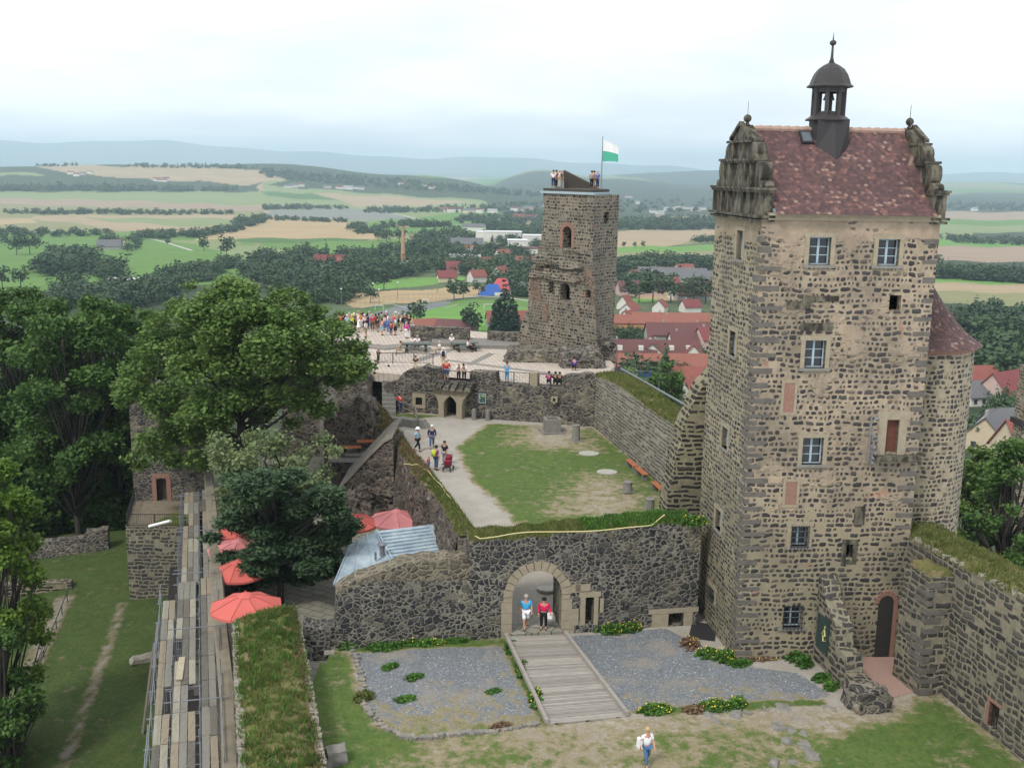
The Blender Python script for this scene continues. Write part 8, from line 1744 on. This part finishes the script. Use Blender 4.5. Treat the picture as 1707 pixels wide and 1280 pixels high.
# far villages: small pale houses
rv = random.Random(8)
VIL = [(118, 291, 'w'), (128, 294, 'w'), (138, 292, 'p'), (150, 289, 'w'), (262, 302, 'w'), (270, 303, 'w'), (277, 301, 'w'), (481, 313, 'w'), (490, 312, 'w'), (502, 311, 'w'), (546, 314, 'p'), (566, 315, 'w'), (580, 316, 'w'), (592, 315, 'w'), (602, 316, 'w'), (668, 309, 'w'), (682, 311, 'w'), (705, 313, 'w'), (720, 315, 'w'), (782, 356, 'c'), (796, 355, 'w'), (821, 356, 'w'), (744, 353, 'w'), (757, 354, 'w'), (858, 352, 'w'), (872, 353, 'p'), (880, 350, 'p'), (864, 367, 'w'), (874, 368, 'w'), (886, 368, 'w'), (892, 368, 'w'), (1088, 355, 'w'), (1100, 358, 'w'), (1115, 352, 'w'), (1130, 350, 'w'), (1145, 349, 'c'), (1160, 352, 'w'), (1172, 350, 'w'), (1048, 330, 'p'), (1060, 340, 'w'), (790, 385, 'w'), (910, 345, 'p'), (1624, 352, 'w'), (1660, 351, 'c')]
for i, (x, y, c) in enumerate(VIL): house(x, y, rv.uniform(16, 34), 11, rv.uniform(5, 8), rv.uniform(3, 5), rv.uniform(-.4, .4), c, rv.choice('rdsg'), 'small far pale house of a village under the hills', 0, 'far_house', group='small far houses of the villages', win=False)
# factory chimney, blue and red tents, goal, lamps, court fence
cp = T(672, 446); hc = 0.0; ch = thing('brick_chimney', 'tall tapering brick factory chimney in the wood', 'chimney', cp); mb = MB(); mb.lathe([(2.2, -1), (1.9, 6), (1.3, 24), (1.0, 31), (1.15, 31.2), (1.15, 32), (.6, 32.05)], n=14); mb.build('shaft', flat('chimney_brick', (.42, .26, .16), .9), ch)
def tent(px, py, L, Wd, h, rz, c, lab):
    p = T(px, py); t_ = thing('pavilion', lab, 'hut', p, rz); mb = MB(); x, y = L/2, Wd/2; mb.add([(-x, -y, -.5), (x, -y, -.5), (x, y, -.5), (-x, y, -.5), (-x*.15, 0, h), (x*.6, 0, h)], [(0, 1, 5, 4), (1, 2, 5), (2, 3, 4, 5), (3, 0, 4)]); mb.build('roof', flat('tent_'+c, ROOFC['b'] if c == 'blue' else (.45, .08, .09), .6), t_); mb = MB(); mb.box((L*.3, -Wd*.45, 1), (L*.3, .4, 2)); mb.build('door', hmat('w', 'w'), t_)
tent(817, 492, 15, 9, 6.5, .1, 'blue', 'bright blue sloping roofed hut at the pitch edge'); tent(832, 491, 15, 12, 9.5, 0, 'red', 'red pyramid roofed hut beside the blue one')
def goal(px, py, w, lab):
    p = T(px, py); t_ = thing('football_goal', lab, 'goal', p, .1, 'football goals'); mb = MB(); mb.bar((-w/2, 0, 0), (-w/2, 0, 2.3), .16); mb.bar((w/2, 0, 0), (w/2, 0, 2.3), .16); mb.bar((-w/2, 0, 2.3), (w/2, 0, 2.3), .16); mb.build('frame', M['white'], t_); mb = MB(); [mb.bar((s*w/2, 0, 2.3), (s*w/2, 1.4, 0), .08) for s in (-1, 1)]; mb.build('net_stay', M['white'], t_)
goal(816, 515, 5.6, 'white football goal at the far end of the bright pitch'); goal(632, 517, 4, 'small goal on the grey court, left one'); goal(709, 506, 3.2, 'small goal on the grey court, right one')
def line(pts, w, lab, mat='white', name='pitch_line', z=.12):
    mb = MB(); q = []
    for (x0, y0), (x1, y1) in zip(pts[:-1], pts[1:]):
        for k in range(5): q.append(T(x0+(x1-x0)*k/5, y0+(y1-y0)*k/5))
    q.append(T(*pts[-1])); q = [p for p in q if p]
    vv = []
    for i, p in enumerate(q):
        d = (q[min(i+1, len(q)-1)]-q[max(0, i-1)]); d.z = 0; d.normalize(); n_ = Vector((-d.y, d.x, 0))*w/2
        for s in (-1, 1): r_ = p+n_*s; vv.append((r_.x, r_.y, float(terr(r_.x, r_.y))+z))
    mb.add(vv, [(2*i, 2*i+1, 2*i+3, 2*i+2) for i in range(len(q)-1)]); return props(mb.build(name, M[mat] if isinstance(mat, str) else mat), kind='structure')
RD = flat('pale_track', (.42, .4, .36), .9); ASP = flat('asphalt_road', (.2, .2, .21), .9)
line([(740, 514), (765, 507), (830, 507), (880, 515)], .7, '', RD, 'pitch_line'); line([(600, 514), (650, 506), (700, 520)], .4, '', 'white')
line([(245, 397), (275, 404), (320, 418)], 4, '', RD, 'track'); line([(385, 430), (420, 440)], 4, '', RD, 'track'); line([(793, 400), (800, 420), (803, 430), (810, 455), (815, 470)], 9, '', ASP, 'road'); line([(618, 347), (700, 366)], 6, '', RD, 'track'); line([(745, 499), (800, 494), (850, 497), (900, 505)], 2.5, '', RD, 'footpath')
def lamp(px, py, h, lab):
    p = T(px, py); t_ = thing('floodlight_pole', lab, 'lamp post', p, 0, 'floodlight poles of the sports ground'); mb = MB(); mb.tube([(0, 0, 0), (0, 0, h)], [.2, .1], 6); mb.build('pole', M['galv'], t_); mb = MB(); mb.box((0, 0, h), (.9, .4, .5)); mb.build('lamp_head', M['white'], t_)
for px, py, h, lab in ((558, 503, 10, 'floodlight pole at the left end of the stubble strip'), (569, 511, 9, 'floodlight pole left of the small young tree'), (632, 512, 9, 'floodlight pole behind the middle of the crowd'), (622, 500, 9, 'floodlight pole on the far side of the grey court, left one'), (663, 498, 9, 'floodlight pole on the far side of the grey court, middle one'), (729, 488, 9, 'floodlight pole at the bright meadow corner')): lamp(px, py, h, lab)
fp_ = [T(x, y) for x, y in ((592, 513), (640, 507), (700, 502), (740, 499), (770, 495))]; fe = thing('court_fence', 'tall thin wire fence posts along the stubble side of the court', 'fence'); mb = MB()
for a, b in zip(fp_[:-1], fp_[1:]):
    for k in range(6): q = a.lerp(b, k/6); mb.bar(q, q+Vector((0, 0, 4)), .09)
    mb.bar(a+Vector((0, 0, 4)), b+Vector((0, 0, 4)), .06)
mb.build('posts_and_wire', M['galv'], fe)
# masts and wire behind the inner wall
for k, (px, py, lab) in enumerate(((1057, 650, 'mast with a cross arm and blue flags behind the inner wall'), (1078, 655, 'thin pole behind the inner wall, the middle one'), (1097, 668, 'thin pole behind the inner wall, nearest the buttress'), (1028, 615, 'short pole below the ruined tower'))):
    p = T(px, py); 
    if p is None: continue
    p = VY(px, py, 112); t_ = thing('garden_pole', lab, 'pole', (p.x, p.y, p.z-12)); hh = 12+(2.0 if k else 3.0); mb = MB(); mb.tube([(0, 0, 0), (0, 0, hh)], .06, 6); mb.build('pole', M['galv'], t_)
    if k == 0: mb = MB(); mb.bar((-.8, 0, hh-.9), (1.8, 0, hh-.9), .07); mb.build('cross_arm', M['galv'], t_); mb = MB(); [mb.box((.6+.5*i, 0, hh-1.25-.1*(i % 2)), (.4, .05, .5)) for i in range(3)]; mb.build('flag_cloth', cm_('denim'), t_)
# corner of a neighbouring church building at the right edge
nb2 = thing('stone_house', 'yellowish stone building corner with a slate eave at the far right edge', 'building'); q = VY(1692, 760, 78); zt2 = VY(1700, 612, 78).z; mb = MB(); mb.box((q.x+2.5, q.y+.5, zt2-8), (4.6, 1.5, 16)); mb.build('wall', M['round'], nb2); mb = MB(); mb.box((q.x+2.5, q.y+.5, VY(1700, 705, 78).z), (5.0, 1.9, .4)); mb.build('string_course', M['slate'], nb2)
HAZE = 0.0001
# ------------------------------------------------------------------ air
hz = MB(); hz.box((0, 12000, 165), (60000, 27500, 510))
hm = bpy.data.materials.new('haze_air'); hm.use_nodes = True; ht = hm.node_tree; ht.nodes.clear()
ho = ht.nodes.new('ShaderNodeOutputMaterial'); hv = ht.nodes.new('ShaderNodeVolumePrincipled')
hv.inputs['Color'].default_value = (.66, .85, 1.0, 1); hv.inputs['Density'].default_value = HAZE; hv.inputs['Anisotropy'].default_value = 0.15
ht.links.new(hv.outputs[0], ho.inputs['Volume'])
props(hz.build('haze', hm, uv=False), kind='stuff')
